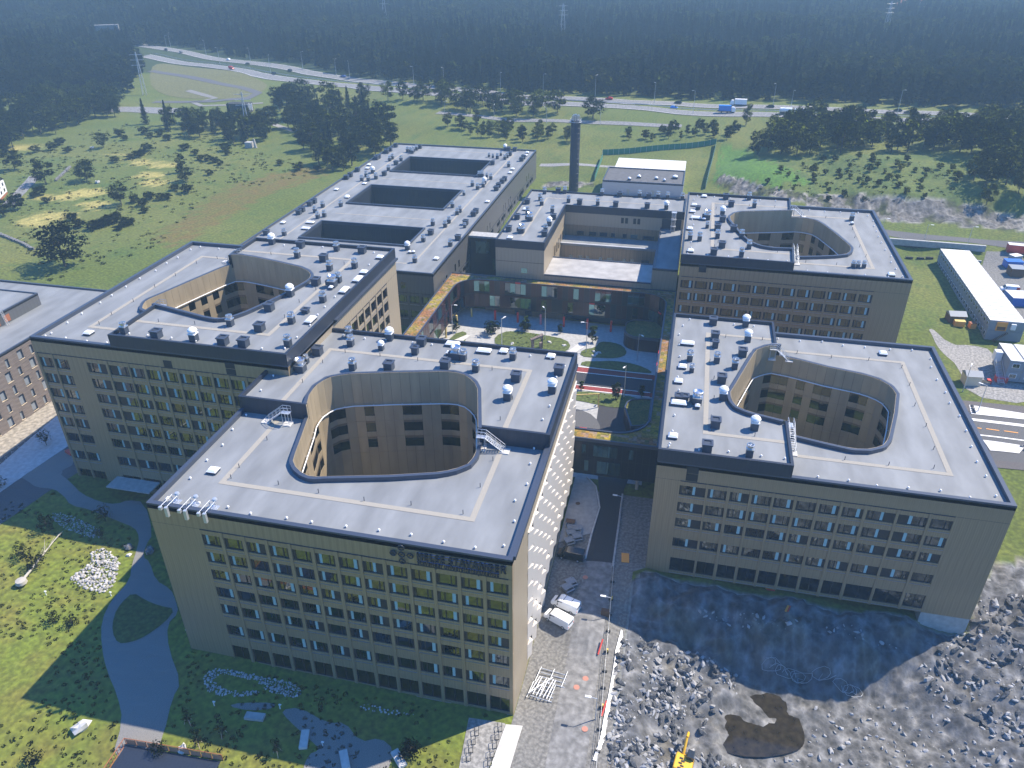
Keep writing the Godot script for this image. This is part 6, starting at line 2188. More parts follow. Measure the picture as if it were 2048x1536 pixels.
func street_things() -> void:
	var o := vehicle("white_van", "white van with blue lettering on its roof, nearer the camera of the two white vans", "van", 1, "car_white")
	park(o, -13.6, 91.1, PI - 0.42)
	for k in 2:
		var mb := MB.new()
		for j in 4:
			mb.cbox(Vector3(-1.0 + j * 0.42, 1.995, -0.2 + k * 0.42), Vector3(0.3, 0.02, 0.09))
			mb.cbox(Vector3(-1.1 + j * 0.42, 1.995, -0.2 + k * 0.42), Vector3(0.08, 0.02, 0.26))
		part("roof_lettering", mb, "blue_paint", o)
	var m2 := MB.new()
	m2.cbox(Vector3(-0.1, 1.2, 0.93), Vector3(0.5, 0.12, 0.02))
	part("side_lettering", m2, "blue_paint", o)
	o = vehicle("white_van", "white van with its side door open, behind the one with roof lettering", "van", 1, "car_white")
	park(o, -12.9, 94.2, PI - 0.32)
	var mb := MB.new()
	mb.cbox(Vector3(-0.75, 1.05, 0.955), Vector3(1.3, 1.3, 0.05))
	part("side_opening", mb, "dark", o)
	mb = MB.new()
	mb.cbox(Vector3(-0.8, 0.85, 0.985), Vector3(1.1, 0.5, 0.02))
	mb.cbox(Vector3(-0.6, 1.3, 0.985), Vector3(0.6, 0.2, 0.02))
	part("shelf", mb, "wood_light", o)
	mb = MB.new()
	for x in [-1.2, 0.2]:
		mb.tube(Vector3(x, 2.03, -0.8), Vector3(x, 2.03, 0.8), 0.035, 4)
	part("roof_bar", mb, "dark", o)
	o = vehicle("black_van", "black van with a white angular emblem on its side, on the gravel beside the wall", "van", 1, "car_black")
	park(o, -14.0, 106.6, PI - 0.08)
	mb = MB.new()
	var c := Vector3(-1.05, 1.15, 0.975)
	for q in [[Vector3(-0.5, 0, 0), Vector3(0, 0.5, 0)], [Vector3(0, 0.5, 0), Vector3(0.42, 0.1, 0)], [Vector3(-0.5, 0, 0), Vector3(0, -0.45, 0)], [Vector3(0, -0.45, 0), Vector3(0.42, -0.1, 0)], [Vector3(-0.2, 0, 0), Vector3(0.2, 0.05, 0)]]:
		mb.tube(c + q[0], c + q[1], 0.06, 4)
	part("side_emblem", mb, "white_paint", o)
	mb = MB.new()
	mb.cbox(Vector3(2.2, 0.98, -0.3), Vector3(0.25, 0.03, 0.2))
	part("bonnet_emblem", mb, "white_paint", o)
	# picnic tables
	var tb := v2([-15.5,115.3,-15,113.7,-13.9,113.6,-14.9,112.3,-13.6,111.4,-14.9,110.2,-12.9,99.9,-13.3,98.5])
	var tn := ["wooden-topped table at the far end of the group on the pavement", "grey table left in the middle of the group on the pavement", "grey table right in the middle of the group on the pavement", "grey table in the left row, third from the far end", "grey table in the right row, nearest the kerb", "grey table nearest the camera in the left row on the pavement", "grey table alone on the gravel, right one of the pair", "grey table on the gravel, left one of the pair near the vans"]
	for k in tb.size():
		var t := thing("picnic_table", tn[k], "picnic table", P(tb[k].x, tb[k].y, 0.12), 0.12 * k)
		mb = MB.new()
		for j in 5:
			mb.cbox(Vector3(0, 0.74, -0.5 + j * 0.25), Vector3(1.8, 0.05, 0.22))
		part("table_top", mb, "wood_brown" if k == 0 else "container_grey", t)
		for s in [-1, 1]:
			mb = MB.new()
			mb.cbox(Vector3(0, 0.45, s * 0.95), Vector3(1.8, 0.05, 0.3))
			part("bench", mb, "container_grey", t)
			mb = MB.new()
			mb.cbox(Vector3(s * 0.7, 0.36, 0), Vector3(0.1, 0.72, 1.8))
			part("leg", mb, "container_grey", t)
	# stack of steel frames on the gravel
	mb = MB.new()
	for k in 2:
		var q: Vector3 = [P(-14.6, 80.2, 0.3), P(-15.2, 77.0, 0.35)][k]
		var sx := 4.2 if k == 0 else 3.4
		for j in 4:
			mb.tube(q + Vector3(0, 0.1 * j, -1.3 + j * 0.85), q + Vector3(sx, 0.1 * j - 0.2, -1.0 + j * 0.85), 0.07, 5)
		for j in 3:
			mb.tube(q + Vector3(j * sx / 2, 0.25, -1.4), q + Vector3(j * sx / 2 - 0.5, 0.2, 1.6), 0.06, 5)
	tag(part("scaffold_frames", mb, "galvanised"), "pile of steel scaffold frames lying on the gravel beside the nearest block", "scaffold frames")
	mb = MB.new()
	for k in 6:
		var q := P(-15.4 + 0.55 * k, 76.0 - 0.1 * k, 0.75)
		mb.tube(q, q + Vector3(1.0 - 0.2 * (k % 2), 0.05 * k, -3.4), 0.075, 5)
	mb.tube(P(-15.4, 76.0, 0.95), P(-12.4, 79.6, 0.95), 0.07, 5)
	tag(part("steel_poles", mb, "white_metal"), "bundle of pale steel poles lying on the scaffold frames", "scaffold poles")
	# fence panels along the road
	var g0 := Vector2(-3.6, 62.0)
	var g1 := Vector2(-5.9, 105.0)
	for k in 12:
		var a := g0.lerp(g1, k / 12.0)
		var b := g0.lerp(g1, (k + 1) / 12.0 - 0.004)
		var t := thing("fence_panel", "see-through steel site fence panel %s along the road, counted from the camera" % ["one", "two", "three", "four", "five", "six", "seven", "eight", "nine", "ten", "eleven", "twelve"][k], "site fence", Vector3.ZERO, 0, "site fence panels along the road")
		mb = MB.new()
		var p := P(a.x, a.y, 0.1)
		var q := P(b.x, b.y, 0.1)
		for s in [p, q]:
			mb.tube(s, s + UP * 1.1, 0.05, 5)
		for y in [0.25, 0.65, 1.1]:
			mb.tube(p + UP * y, q + UP * y, 0.035, 4)
		part("frame", mb, "galvanised", t)
		mb = MB.new()
		mb.cbox(p + UP * 0.08, Vector3(0.75, 0.2, 0.32))
		part("foot", mb, "dark", t)
		if k % 3 == 1:
			mb = MB.new()
			mb.cbox(p + UP * 0.5 + Vector3(0.1, 0, 0), Vector3(0.3, 0.55, 0.3))
			part("warning_lamp", mb, "yellow_paint", t)
	lamp_post(-5.3, 93.7, 4.7, PI, "street lamp by the hoarding at the shadow's edge on the road")
	lamp_post(-5.0, 74.2, 4.7, PI, "street lamp nearest the camera, on the road's right edge")
	lamp_post(-6.3, 119.5, 4.7, PI, "street lamp on the kerb near the gallery bridge")
	mb = MB.new()
	mb.cbox(P(-6.0, 94.0, 0.6), Vector3(1.5, 1.2, 0.8))
	tag(part("control_cabinet", mb, "wood_brown"), "brown cabinet standing at the foot of the lamp at the shadow's edge", "cabinet")
	mb = MB.new()
	var kl := [P(-6.25, 105, 0.1), P(-6.5, 118, 0.1), P(-6.7, 126, 0.1)]
	for k in 2:
		mb.box(kl[k] - UP * 0.2, kl[k + 1] - kl[k], UP * 0.45, Vector3(0.35, 0, 0))
	tag(part("kerb", mb, "concrete"), "long concrete kerb along the right side of the dark road", "kerb")
	mb = MB.new()
	var kp := [P(-11.4, 106.5, 0.1), P(-11.2, 113, 0.1), P(-10.7, 121, 0.1), P(-12.3, 127.4, 0.1), P(-14.5, 130.2, 0.1)]
	for k in 4:
		mb.box(kp[k] - UP * 0.2, kp[k + 1] - kp[k], UP * 0.4, Vector3(0.3, 0, 0))
	tag(part("kerb", mb, "pale_concrete"), "curved pale kerb along the left side of the dark road", "kerb")
	# manhole covers
	var mh := v2([-10.6,102,-7.5,81.2,-8.6,79.1,-6.3,72.2,-15,121.5])
	var mn := ["rusty manhole cover at the edge of the gravel near the black van", "right one of the two rusty manhole covers side by side on the road", "left one of the two rusty manhole covers side by side on the road", "rusty manhole cover near the bottom of the road", "dark manhole cover on the pavement below the gallery bridge"]
	for k in mh.size():
		mb = MB.new()
		mb.lathe([Vector2(0.48, 0), Vector2(0.48, 0.03), Vector2(0, 0.035)], 14, P(mh[k].x, mh[k].y, 0.09 if k < 4 else 0.16))
		tag(part("manhole_cover", mb, M.rusty_cover if k < 4 else M.wood_brown), mn[k], "manhole cover")
	# things lying about
	var rb := v2([-6.2,86.1,-4.2,74.8,-4.1,107.7])
	var rn := ["red plastic barrier leaning at the road fence", "thin red tube lying on the rubble near the nearest lamp", "orange sheet lying on the gravel beside the right block"]
	for k in rb.size():
		mb = MB.new()
		if k == 2:
			mb.cbox(P(rb[k].x, rb[k].y, 0.15), Vector3(1.4, 0.1, 2.4), 0.1)
		else:
			mb.tube(P(rb[k].x, rb[k].y, 0.3), P(rb[k].x + 0.4, rb[k].y + 2.4, 0.7), 0.14, 5)
		tag(part(["red_barrier", "red_tube", "orange_sheet"][k], mb, "orange_paint" if k == 2 else "red_paint"), rn[k], ["barrier", "tube", "sheet"][k])
	# white edging cloth along the rubble
	mb = MB.new()
	var cl := v2([-3.1,91.8,-3.5,88.1,-3.5,84.3,-3.6,78.9,-3.8,74.6,-3.9,71.2,-4.5,67.6])
	for k in cl.size() - 1:
		for j in 3:
			var a := cl[k].lerp(cl[k + 1], j / 3.0)
			var b := cl[k].lerp(cl[k + 1], (j + 1) / 3.0)
			mb.quad(P(a.x, a.y, 0.3), P(b.x, b.y, 0.25), P(b.x + rng.randf_range(0.2, 0.7), b.y, 0.1), P(a.x + rng.randf_range(0.2, 0.7), a.y, 0.12))
	tag(part("ground_cloth", mb, "white_metal"), "torn white ground cloth along the top edge of the rock pit", "ground cloth")


func site_things() -> void:
	# loose rock in the pit
	var rocks := [rock_mb(Vector3(1, 0.6, 0.8), 21, 6).mesh(M.tinted_stone, true), rock_mb(Vector3(1, 0.45, 0.7), 22, 6).mesh(M.tinted_stone, true), rock_mb(Vector3(1.1, 0.7, 0.5), 23, 6).mesh(M.tinted_stone, true)]
	var where := [[], [], []]
	var tint := [[], [], []]
	var rg := $rock_ground
	var big := 0
	for a in [[v2([-3.8,88.9,0.9,92.9,4.4,91.6,9.4,93.1,16.2,92.1,16.5,87.6,11.8,82.5,10.8,77.8,13.8,76.7,19.7,76.5,0.8,66.7,-2.3,66.7]), 0.55, 0.8], [v2([45.4,99.3,50.9,104.2,56.9,112.2,65.7,115.9,58.5,87,53.3,87.6,48.8,91.9,45.6,94.7]), 0.75, 0.95], [v2([16.7,75.6,26.5,81.4,27.8,88.3,38.9,92.7,48.5,90.3,57.7,84.4,57,81.9,16.7,73.8]), 1.1, 0.5], [v2([5.4,99.2,17.9,100,38.3,101.9,42.1,99.5,26,98.9,12.4,97.2]), 0.9, 0.6]]:
		for q in fill(a[0], a[1]):
			var n := fn.get_noise_2d(q.x * 0.16, q.y * 0.16 + 70)
			if n + rng.randf_range(-0.35, 0.35) < -0.12:
				continue
			var s: float = a[2] * pow(rng.randf(), 2.2) * 1.9 + 0.16
			var k := rng.randi() % 3
			var tr := Transform3D(Basis.from_euler(Vector3(rng.randf_range(-0.6, 0.6), rng.randf() * TAU, rng.randf_range(-0.6, 0.6))).scaled(Vector3.ONE * s), P(q.x, q.y, s * 0.12))
			var c := Color(0.27, 0.285, 0.31).lerp(Color(0.36, 0.355, 0.35), rng.randf()) * rng.randf_range(0.75, 1.15)
			if s > 1.25 and big < 160:
				big += 1
				var o := shared("rock", rocks[k], rg)
				o.transform = tr
				o.material_override = M.shale
				continue
			where[k].append(tr)
			tint[k].append(c)
	for k in 3:
		stuff("rubble", rocks[k], where[k], tint[k])
	# yellow machine at the bottom edge
	var t := thing("yellow_excavator", "yellow excavator in the rock pit at the bottom edge", "excavator", P(8.2, 72.0, 0), 1.4)
	var mb := MB.new()
	hull(mb, [[-1.9, 1.25, 1.15, 1.0, 2.0], [-1.6, 1.35, 1.25, 0.95, 2.25], [0.6, 1.35, 1.25, 0.95, 2.2], [1.4, 1.3, 1.2, 1.0, 1.6]])
	part("body", mb, mat("digger_yellow", lin(0.72, 0.42, 0.03), 0.45), t)
	mb = MB.new()
	hull(mb, [[0.2, 0.55, 0.5, 1.2, 2.9], [1.5, 0.55, 0.48, 1.2, 2.85]])
	for v in mb.v.size():
		mb.v[v] += Vector3(0, 0, 0.75)
	part("cab", mb, "car_glass", t)
	for s in [-1, 1]:
		mb = MB.new()
		hull(mb, [[-1.8, 0.3, 0.28, 0.25, 0.7], [-1.4, 0.32, 0.3, 0.0, 0.95], [1.4, 0.32, 0.3, 0.0, 0.95], [1.8, 0.3, 0.28, 0.25, 0.7]])
		for v in mb.v.size():
			mb.v[v] += Vector3(0, 0, 1.05 * s)
		part("track", mb, "black_rubber", t)
	mb = MB.new()
	mb.path([Vector3(1.0, 1.6, -0.3), Vector3(3.0, 3.2, -0.3), Vector3(4.6, 2.2, -0.3), Vector3(5.0, 0.8, -0.3)], 0.2, 6)
	part("boom", mb, M.digger_yellow, t)
	mb = MB.new()
	for k in 5:
		mb.cbox(Vector3(-1.5 + 0.4 * k, 2.27, -0.4 + 0.3 * (k % 2)), Vector3(0.25, 0.06, 0.5))
	part("grille", mb, "dark", t)
	# loops of wire at the foot of the rock face, red and yellow barriers
	mb = MB.new()
	var wl := v2([21.6,93.8,23.6,93.4,26,93.8,27.1,93.7,29.9,94.1,32.9,93.1,34.5,92.9])
	for k in wl.size():
		var pr := P(wl[k].x, wl[k].y, 0.3)
		for j in 12:
			var a := j * 0.75 + k
			var p := P(wl[k].x + cos(a) * (0.8 + 0.12 * j), wl[k].y + sin(a) * 0.7, 0.3 + 0.05 * (j % 3))
			mb.tube(pr, p, 0.03, 3)
			pr = p
	tag(part("wire_coils", mb, "galvanised"), "tangle of pale wire along the foot of the shaded rock face", "wire")
	var bp := v2([21.5,106.4,23.9,101.7])
	var bn := ["yellow and red barrier lying at the foot of the right block's windows", "yellow and red barrier lying on the shaded slope below the right block"]
	for k in bp.size():
		t = thing("site_barrier", bn[k], "barrier", P(bp[k].x, bp[k].y, 0.1), 1.2 * k)
		mb = MB.new()
		mb.cbox(Vector3(0, 0.1, 0), Vector3(1.6, 0.12, 0.3))
		part("board", mb, "orange_paint", t)
		mb = MB.new()
		mb.cbox(Vector3(0.1, 0.1, 0.3), Vector3(1.4, 0.1, 0.25))
		part("stripe", mb, "red_paint", t)
	# site huts: the long barrack of containers
	var mod := 22
	var b0 := 210.2
	var b1 := 265.6
	var g := 4.4
	t = thing("container_barrack", "long two-storey barrack of grey site containers with a white ribbed roof", "site huts")
	for k in mod:
		var v0 := b0 + (b1 - b0) * k / mod
		var v1 := b0 + (b1 - b0) * (k + 1) / mod
		for s in 2:
			mb = MB.new()
			mb.uvh(82.2, 90.9, v0 + 0.03, v1 - 0.03, g + s * 2.85, g + s * 2.85 + 2.78)
			part("container", mb, "container_grey", t)
			for f in 1:
				mb = MB.new()
				mb.uvh(82.14, 82.2, v0 + 0.75, v1 - 0.75, g + s * 2.85 + 0.95, g + s * 2.85 + 2.05)
				var w := part("window", mb, "white_metal", t)
				mb = MB.new()
				mb.uvh(82.1, 82.14, v0 + 0.85, v1 - 0.85, g + s * 2.85 + 1.05, g + s * 2.85 + 1.95)
				part("pane", mb, "dark_glass", w)
		mb = MB.new()
		mb.uvh(82.15, 90.95, v0 + 0.12, v1 - 0.12, g + 5.64, g + 5.74)
		part("roof_panel", mb, "container_roof", t)
	mb = MB.new()
	mb.uvh(84.0, 86.6, 210.05, 210.2, g + 2.95, g + 5.4)
	part("poster", mb, "orange_paint", t)
	mb = MB.new()
	mb.uvh(84.3, 86.3, 210.0, 210.05, g + 3.1, g + 4.1)
	part("poster_picture", mb, "wood_brown", t)
	mb = MB.new()
	mb.uvh(87.4, 88.6, 209.6, 210.2, g + 3.6, g + 5.2)
	part("porch", mb, "white_metal", t)
	mb = MB.new()
	for k in 12:
		mb.uvh(86.6 - 0.25 * k, 86.9 - 0.25 * k, 208.6, 209.8, g + 2.8 - 0.23 * k, g + 2.86 - 0.23 * k)
	part("outside_stair", mb, "wood_brown", t)
	# second block of containers
	t = thing("container_block", "two-storey block of grey site containers with an outside steel stair, nearer than the long barrack", "site huts")
	for k in 5:
		for s in 2:
			var u0 := 80.6 + k * 3.4
			mb = MB.new()
			mb.uvh(u0 + 0.03, u0 + 3.37, 187.6, 197.0, g - 0.4 + s * 2.85, g - 0.4 + s * 2.85 + 2.78)
			part("container", mb, "container_grey", t)
			mb = MB.new()
			mb.uvh(u0 + 0.8, u0 + 2.5, 187.52, 187.6, g + s * 2.85 + 0.55, g + s * 2.85 + 1.75)
			var w := part("window", mb, "white_metal", t)
			for q in 2:
				mb = MB.new()
				mb.uvh(u0 + 0.92 + q * 0.76, u0 + 1.6 + q * 0.76, 187.46, 187.52, g + s * 2.85 + 0.67, g + s * 2.85 + 1.63)
				part("pane", mb, "dark_glass", w)
		mb = MB.new()
		mb.uvh(80.7 + k * 3.4, 83.6 + k * 3.4, 187.5, 197.1, g + 5.26, g + 5.36)
		part("roof_panel", mb, "container_roof", t)
	mb = MB.new()
	mb.uvh(78.9, 80.5, 192.2, 194.0, g + 2.6, g + 5.0)
	part("porch", mb, "white_metal", t)
	mb = MB.new()
	for k in 14:
		mb.uvh(79.0, 80.4, 191.6 - 0.42 * k, 192.0 - 0.42 * k, g + 2.5 - 0.21 * k, g + 2.56 - 0.21 * k)
	for s in [79.0, 80.4]:
		mb.tube(Vector3(s, g + 3.5, -192.0), Vector3(s, g + 0.6, -185.8), 0.05, 4)
		mb.tube(Vector3(s, g + 2.5, -192.0), Vector3(s, g - 0.4, -185.8), 0.07, 4)
	part("outside_stair", mb, "galvanised", t)
	# smaller site objects: [called, label, category, u, v, size, turn, material, roof material]
	for q in [["red_hut","small dark red hut with a grey pitched roof on the grass slope by the barrack","hut",76.3,217.9,"gable",Vector3(4.2,2.2,3.4),0.1,"wood_brown","container_grey"],
			["orange_skip","orange skip beside the dark red hut","skip",76.7,215.3,"lid",Vector3(2.6,1.5,1.8),0,"orange_paint","yellow_pillar"],
			["orange_crate","orange crate against the barrack wall","crate",80.2,215.5,"lid",Vector3(1.6,1.5,1.4),0.2,"orange_paint","rust"],
			["glass_kiosk","small kiosk with wooden corner posts and a grey roof on the gravel","kiosk",72.7,185.6,"gable",Vector3(3.6,2.6,3),0.1,"wood_light","container_grey"],
			["red_box","red equipment box beside the dark blue container","box",80.2,188,"lid",Vector3(2.6,1.4,1.6),0,"red_paint","pink_pillar"],
			["blue_container","dark blue shipping container with a rusty roof in front of the container block","container",85,191.1,"ribs",Vector3(6,2.5,2.4),-0.03,"car_blue","rust"],
			["red_bin","small red bin left of the red equipment box","bin",77.1,186.3,"lid",Vector3(0.9,1,0.9),0,"red_paint","red_paint"],
			["planter_box","grey planter box left of the small red bin","planter",75.2,185.7,"lid",Vector3(3.4,0.7,1.3),0,"container_grey","dark_wall"],
			["red_container","red shipping container on the yard at the right edge","container",109.1,274.5,"ribs",Vector3(8,2.6,2.5),-0.1,"red_paint","container_roof"],
			["blue_tarpaulin_stack","stack covered in bright blue sheeting on the yard","stack",104.8,265.8,"lid",Vector3(5,2,3),0.1,"blue_paint","blue_paint"],
			["dark_hut","dark square hut beside the white and red van","hut",103.8,259.2,"lid",Vector3(4,2.6,4),0,"wood_brown","container_grey"],
			["red_blue_container","container with a blue and a red half at the right edge","container",99.7,237.4,"ribs",Vector3(9,2.6,6),0.1,"blue_paint","container_roof"],
			["pallet_stack","stack of pale formwork by the red container","stack",106.8,270.6,"lid",Vector3(3.2,1.3,2.4),0.5,"concrete","white_metal"]]:
		t = thing(q[0], q[1], q[2], P(q[3], q[4], 0.05), q[7])
		mb = MB.new()
		var s: Vector3 = q[6]
		mb.cbox(Vector3(0, s.y / 2, 0), s)
		part("body", mb, q[8], t)
		mb = MB.new()
		if q[5] == "gable":
			var a := Vector3(s.x / 2 + 0.2, s.y, s.z / 2 + 0.2)
			var r := Vector3(s.x / 2 + 0.2, s.y + 0.9, 0)
			mb.quad(a * Vector3(-1, 1, 1), a, r, r * Vector3(-1, 1, 1))
			mb.quad(a * Vector3(1, 1, -1), a * Vector3(-1, 1, -1), r * Vector3(-1, 1, 1), r)
			mb.tri(a, a * Vector3(1, 1, -1), r)
			mb.tri(a * Vector3(-1, 1, -1), a * Vector3(-1, 1, 1), r * Vector3(-1, 1, 1))
			part("roof", mb, q[9], t)
		elif q[5] == "ribs":
			mb.cbox(Vector3(0, s.y + 0.04, 0), Vector3(s.x + 0.04, 0.08, s.z + 0.04))
			part("roof", mb, q[9], t)
			mb = MB.new()
			for k in int(s.x / 0.45):
				for z in [-1, 1]:
					mb.cbox(Vector3(-s.x / 2 + 0.25 + k * 0.45, s.y / 2, z * (s.z / 2 + 0.03)), Vector3(0.16, s.y - 0.2, 0.06))
			part("ribs", mb, q[8], t)
		else:
			mb.cbox(Vector3(0, s.y + 0.05, 0), Vector3(s.x + 0.15, 0.1, s.z + 0.15))
			part("lid", mb, q[9], t)
	# parked cars on the yard
	var cars := [["white_red_van", "white pick-up van with a red rear, parked by the dark site hut", "van", 1, "car_white", 98.2, 245.6, 3.1], ["dark_blue_car", "dark blue car parked at the right edge, farthest of the parked row", "car", 0, "car_blue", 102.0, 234.0, 0.1], ["dark_car", "dark car parked at the right edge, second of the parked row", "car", 0, "car_black", 102.2, 231.2, 0.1], ["white_van", "white van parked at the right edge beside the red and blue container", "van", 1, "car_white", 102.8, 225.6, 0.1]]
	for q in cars:
		var o := vehicle(q[0], q[1], q[2], q[3], q[4])
		park(o, q[5], q[6], q[7])
		if q[0] == "white_red_van":
			mb = MB.new()
			mb.cbox(Vector3(-2.1, 1.1, 0), Vector3(0.9, 1.3, 2.0))
			part("tail_panel", mb, "car_red", o)
	# retaining wall below the upper road
	t = thing("retaining_wall", "long grey concrete retaining wall below the upper road on the right", "retaining wall")
	mb = MB.new()
	mb.ribbon([Vector2(60, 274.2), Vector2(84, 273.4), Vector2(97.5, 272.8)], false, 0.5, 3.5, 9.4)
	part("wall", mb, M.dark_wall, t)
	mb = MB.new()
	mb.ribbon([Vector2(60, 273.9), Vector2(84, 273.1), Vector2(98, 272.5)], false, 0.9, 7.6, 9.7)
	part("beam", mb, "concrete", t)
	for k in 3:
		lamp_post([66.0, 80.0, 93.5][k], 277.5 - k * 0.5, 6.0, 0.0, "thin street lamp on the upper road, %s from the building" % ["first", "second", "third"][k])
	for k in 4:
		mb = MB.new()
		mb.cbox(P([74.0, 77.5, 80.3, 95.0][k], 267.0 + 0.2 * k, 0.35), Vector3(2.2, 0.7, 0.6))
		tag(part("concrete_block", mb, "dark_wall" if k < 3 else "concrete"), "%s low dark barrier block on the yard below the retaining wall" % ["leftmost", "second", "third", "rightmost"][k], "barrier block")
	lamp_post(71.3, 172.6, 7.0, 2.6, "thin lamp mast on the bus platform right of the front right block")
	lamp_post(70.0, 181.0, 7.0, 1.2, "thin lamp mast on the pavement below the container block")
	# stones on the platforms
	for k in 7:
		var q := Vector2(70.2 + 0.1 * k, 171.6 + k * 0.95) if k < 4 else Vector2(76.6 + 0.2 * (k - 4), 159.0 - (k - 4) * 1.2)
		boulder("kerb_stone", "%s of the pale rocks on the %s bus platform" % [["first", "second", "third", "fourth", "first", "second", "third"][k], "upper" if k < 4 else "lower"], Vector3(1.0, 0.8, 0.8), q.x, q.y, "stone", 40 + k)
	# green screens of the fenced compound
	for q in [[[-40.3,330.4,-41.1,362.8]], [[-42,370.1,-27.1,373.6,-6.5,380.3,9.9,385.9]], [[9.9,384.7,6.2,317.7]]]:
		var l := v2(q[0])
		for k in l.size() - 1:
			t = thing("green_fence", "stretch of green netted fence %s" % ["left of the grey hall, near the chimney", "behind the grey hall, first from the left", "behind the grey hall, second from the left", "behind the grey hall, third from the left", "right of the grey hall, running towards the rock"][[0, 1, 2, 3, 4][mini(used.get("green_fence", -1) + 1, 4)]], "fence")
			var a := l[k]
			var b := l[k + 1]
			mb = MB.new()
			var n := int(a.distance_to(b) / 3.0) + 1
			for j in n:
				var p := a.lerp(b, float(j) / n)
				var e := a.lerp(b, float(j + 1) / n)
				mb.quad(P(p.x, p.y, 0), P(e.x, e.y, 0), P(e.x, e.y, 2.6), P(p.x, p.y, 2.6))
			part("netting", mb, "fence_green" if q[0].size() != 4 or k > 0 else "fence_green", t)
			mb = MB.new()
			for j in n + 1:
				var p := a.lerp(b, float(j) / n)
				mb.tube(P(p.x, p.y, 0), P(p.x, p.y, 2.7), 0.06, 4)
			part("post", mb, "galvanised", t)


func courtyard_things() -> void:
	var tr := tree_proto(3, 420, 0.055, Color(0.07, 0.12, 0.03), "courtyard_tree")
	var sh := tree_proto(0, 520, 0.06, Color(0.06, 0.09, 0.03), "courtyard_bush")
	var l := v2([-12.1,162.7,-21.8,192.1,-21,165.6,-50.4,191.2,-41.8,195.1,-31.6,195.3,-60.9,189.9,-41.6,195.8,-6,165.3])
	var nm := ["slim tree in the bed nearest the red lane in the courtyard", "tree at the tip of the courtyard bed with white stones", "small sapling at the left end of the lower red lane", "round bush in the large courtyard bed, left end", "bush beside the pale stone arch", "dark young tree by the red pillars", "small tree beside the left gallery wall", "grey twiggy tree in the large courtyard bed", "dark conifer at the right end of the lower red lane"]
	var hs := [5.0, 5.5, 2.8, 4.2, 3.0, 3.2, 4.6, 4.4, 3.4]
	for k in l.size():
		plant(sh if k in [3, 4] else tr, l[k].x, l[k].y, hs[k], nm[k], "tree" if not k in [3, 4] else "bush", "", 1.5 if k in [3, 4] else 1.0)
	tr.free()
	sh.free()
	# stone arch
	var t := thing("stone_arch", "pale pinkish sculpture of leaning stone slabs in the courtyard", "sculpture", P(-36.2, 184.6, 0), 0.4)
	var mb := MB.new()
	mb.box(Vector3(-1.6, 0, 0), Vector3(0.7, 0, 0), UP * 3.0, Vector3(0, 0, 0.8))
	mb.box(Vector3(0.6, 0, 0.2), Vector3(0.7, 0, 0), UP * 2.4, Vector3(0, 0, 0.8))
	mb.box(Vector3(1.3, 0, -1.2), Vector3(0.5, 0, 0), UP * 4.2, Vector3(0, 0, 0.8))
	mb.box(Vector3(-1.8, 3.0, -0.1), Vector3(3.6, 0.9, -0.6), UP * 0.5, Vector3(0, 0, 1.0))
	part("slab", mb, mat("pink_stone", lin(0.6, 0.47, 0.4), 0.9, 0.0, TX.rock, Vector3.ONE * 0.4, 2.0), t)
	var lp := v2([-61.6,188.7,-46.2,185.1,-35.1,190.7,-22.7,185.8,-10.2,164.3,-8.7,183.9])
	for k in lp.size():
		lamp_post(lp[k].x, lp[k].y, [9.0, 8.0, 9.5, 9.0, 9.0, 8.0][k], k * 1.1, "thin lamp mast in the courtyard, %s" % ["at the left gallery wall", "left in the large bed", "beside the large bed", "at the tip of the right bed", "between the beds by the red lane", "near the low planted wing"][k])
	# pale setts and stones
	drape("pale_setts", v2([-28.5, 183.2, -26.4, 183.0, -22.8, 190.5, -25.2, 191.0]), "pale_concrete", 0.14)
	drape("pale_setts", v2([-60.5, 184, -57.5, 184.5, -56.2, 188.5, -57.4, 189]), "pale_concrete", 0.18)
	var st := v2([-20.3, 184.0, -19.8, 185.2, -20.6, 186.3, -19.2, 186.0, -43.5, 186.2, -33.5, 189.3, -29.2, 188.2])
	for k in st.size():
		boulder("courtyard_stone", "pale stone in the courtyard, %s" % ["nearest the street at the right bed's tip", "second at the right bed's tip", "third at the right bed's tip", "fourth at the right bed's tip", "left in the large bed", "in the lawn of the large bed", "at the right edge of the large bed"][k], Vector3(1.5, 0.7, 0.9), st[k].x, st[k].y, "pale_concrete", 60 + k)
	# yellow barrier arm over the turning circle
	mb = MB.new()
	mb.tube(P(-24.0, 156.4, 3.6), P(-15.6, 158.4, 3.8), 0.16, 6)
	mb.tube(P(-15.8, 158.4, 0), P(-15.8, 158.4, 3.8), 0.16, 6)
	tag(part("yellow_arch", mb, "yellow_pillar"), "long yellow beam over the turning circle in the courtyard", "barrier")


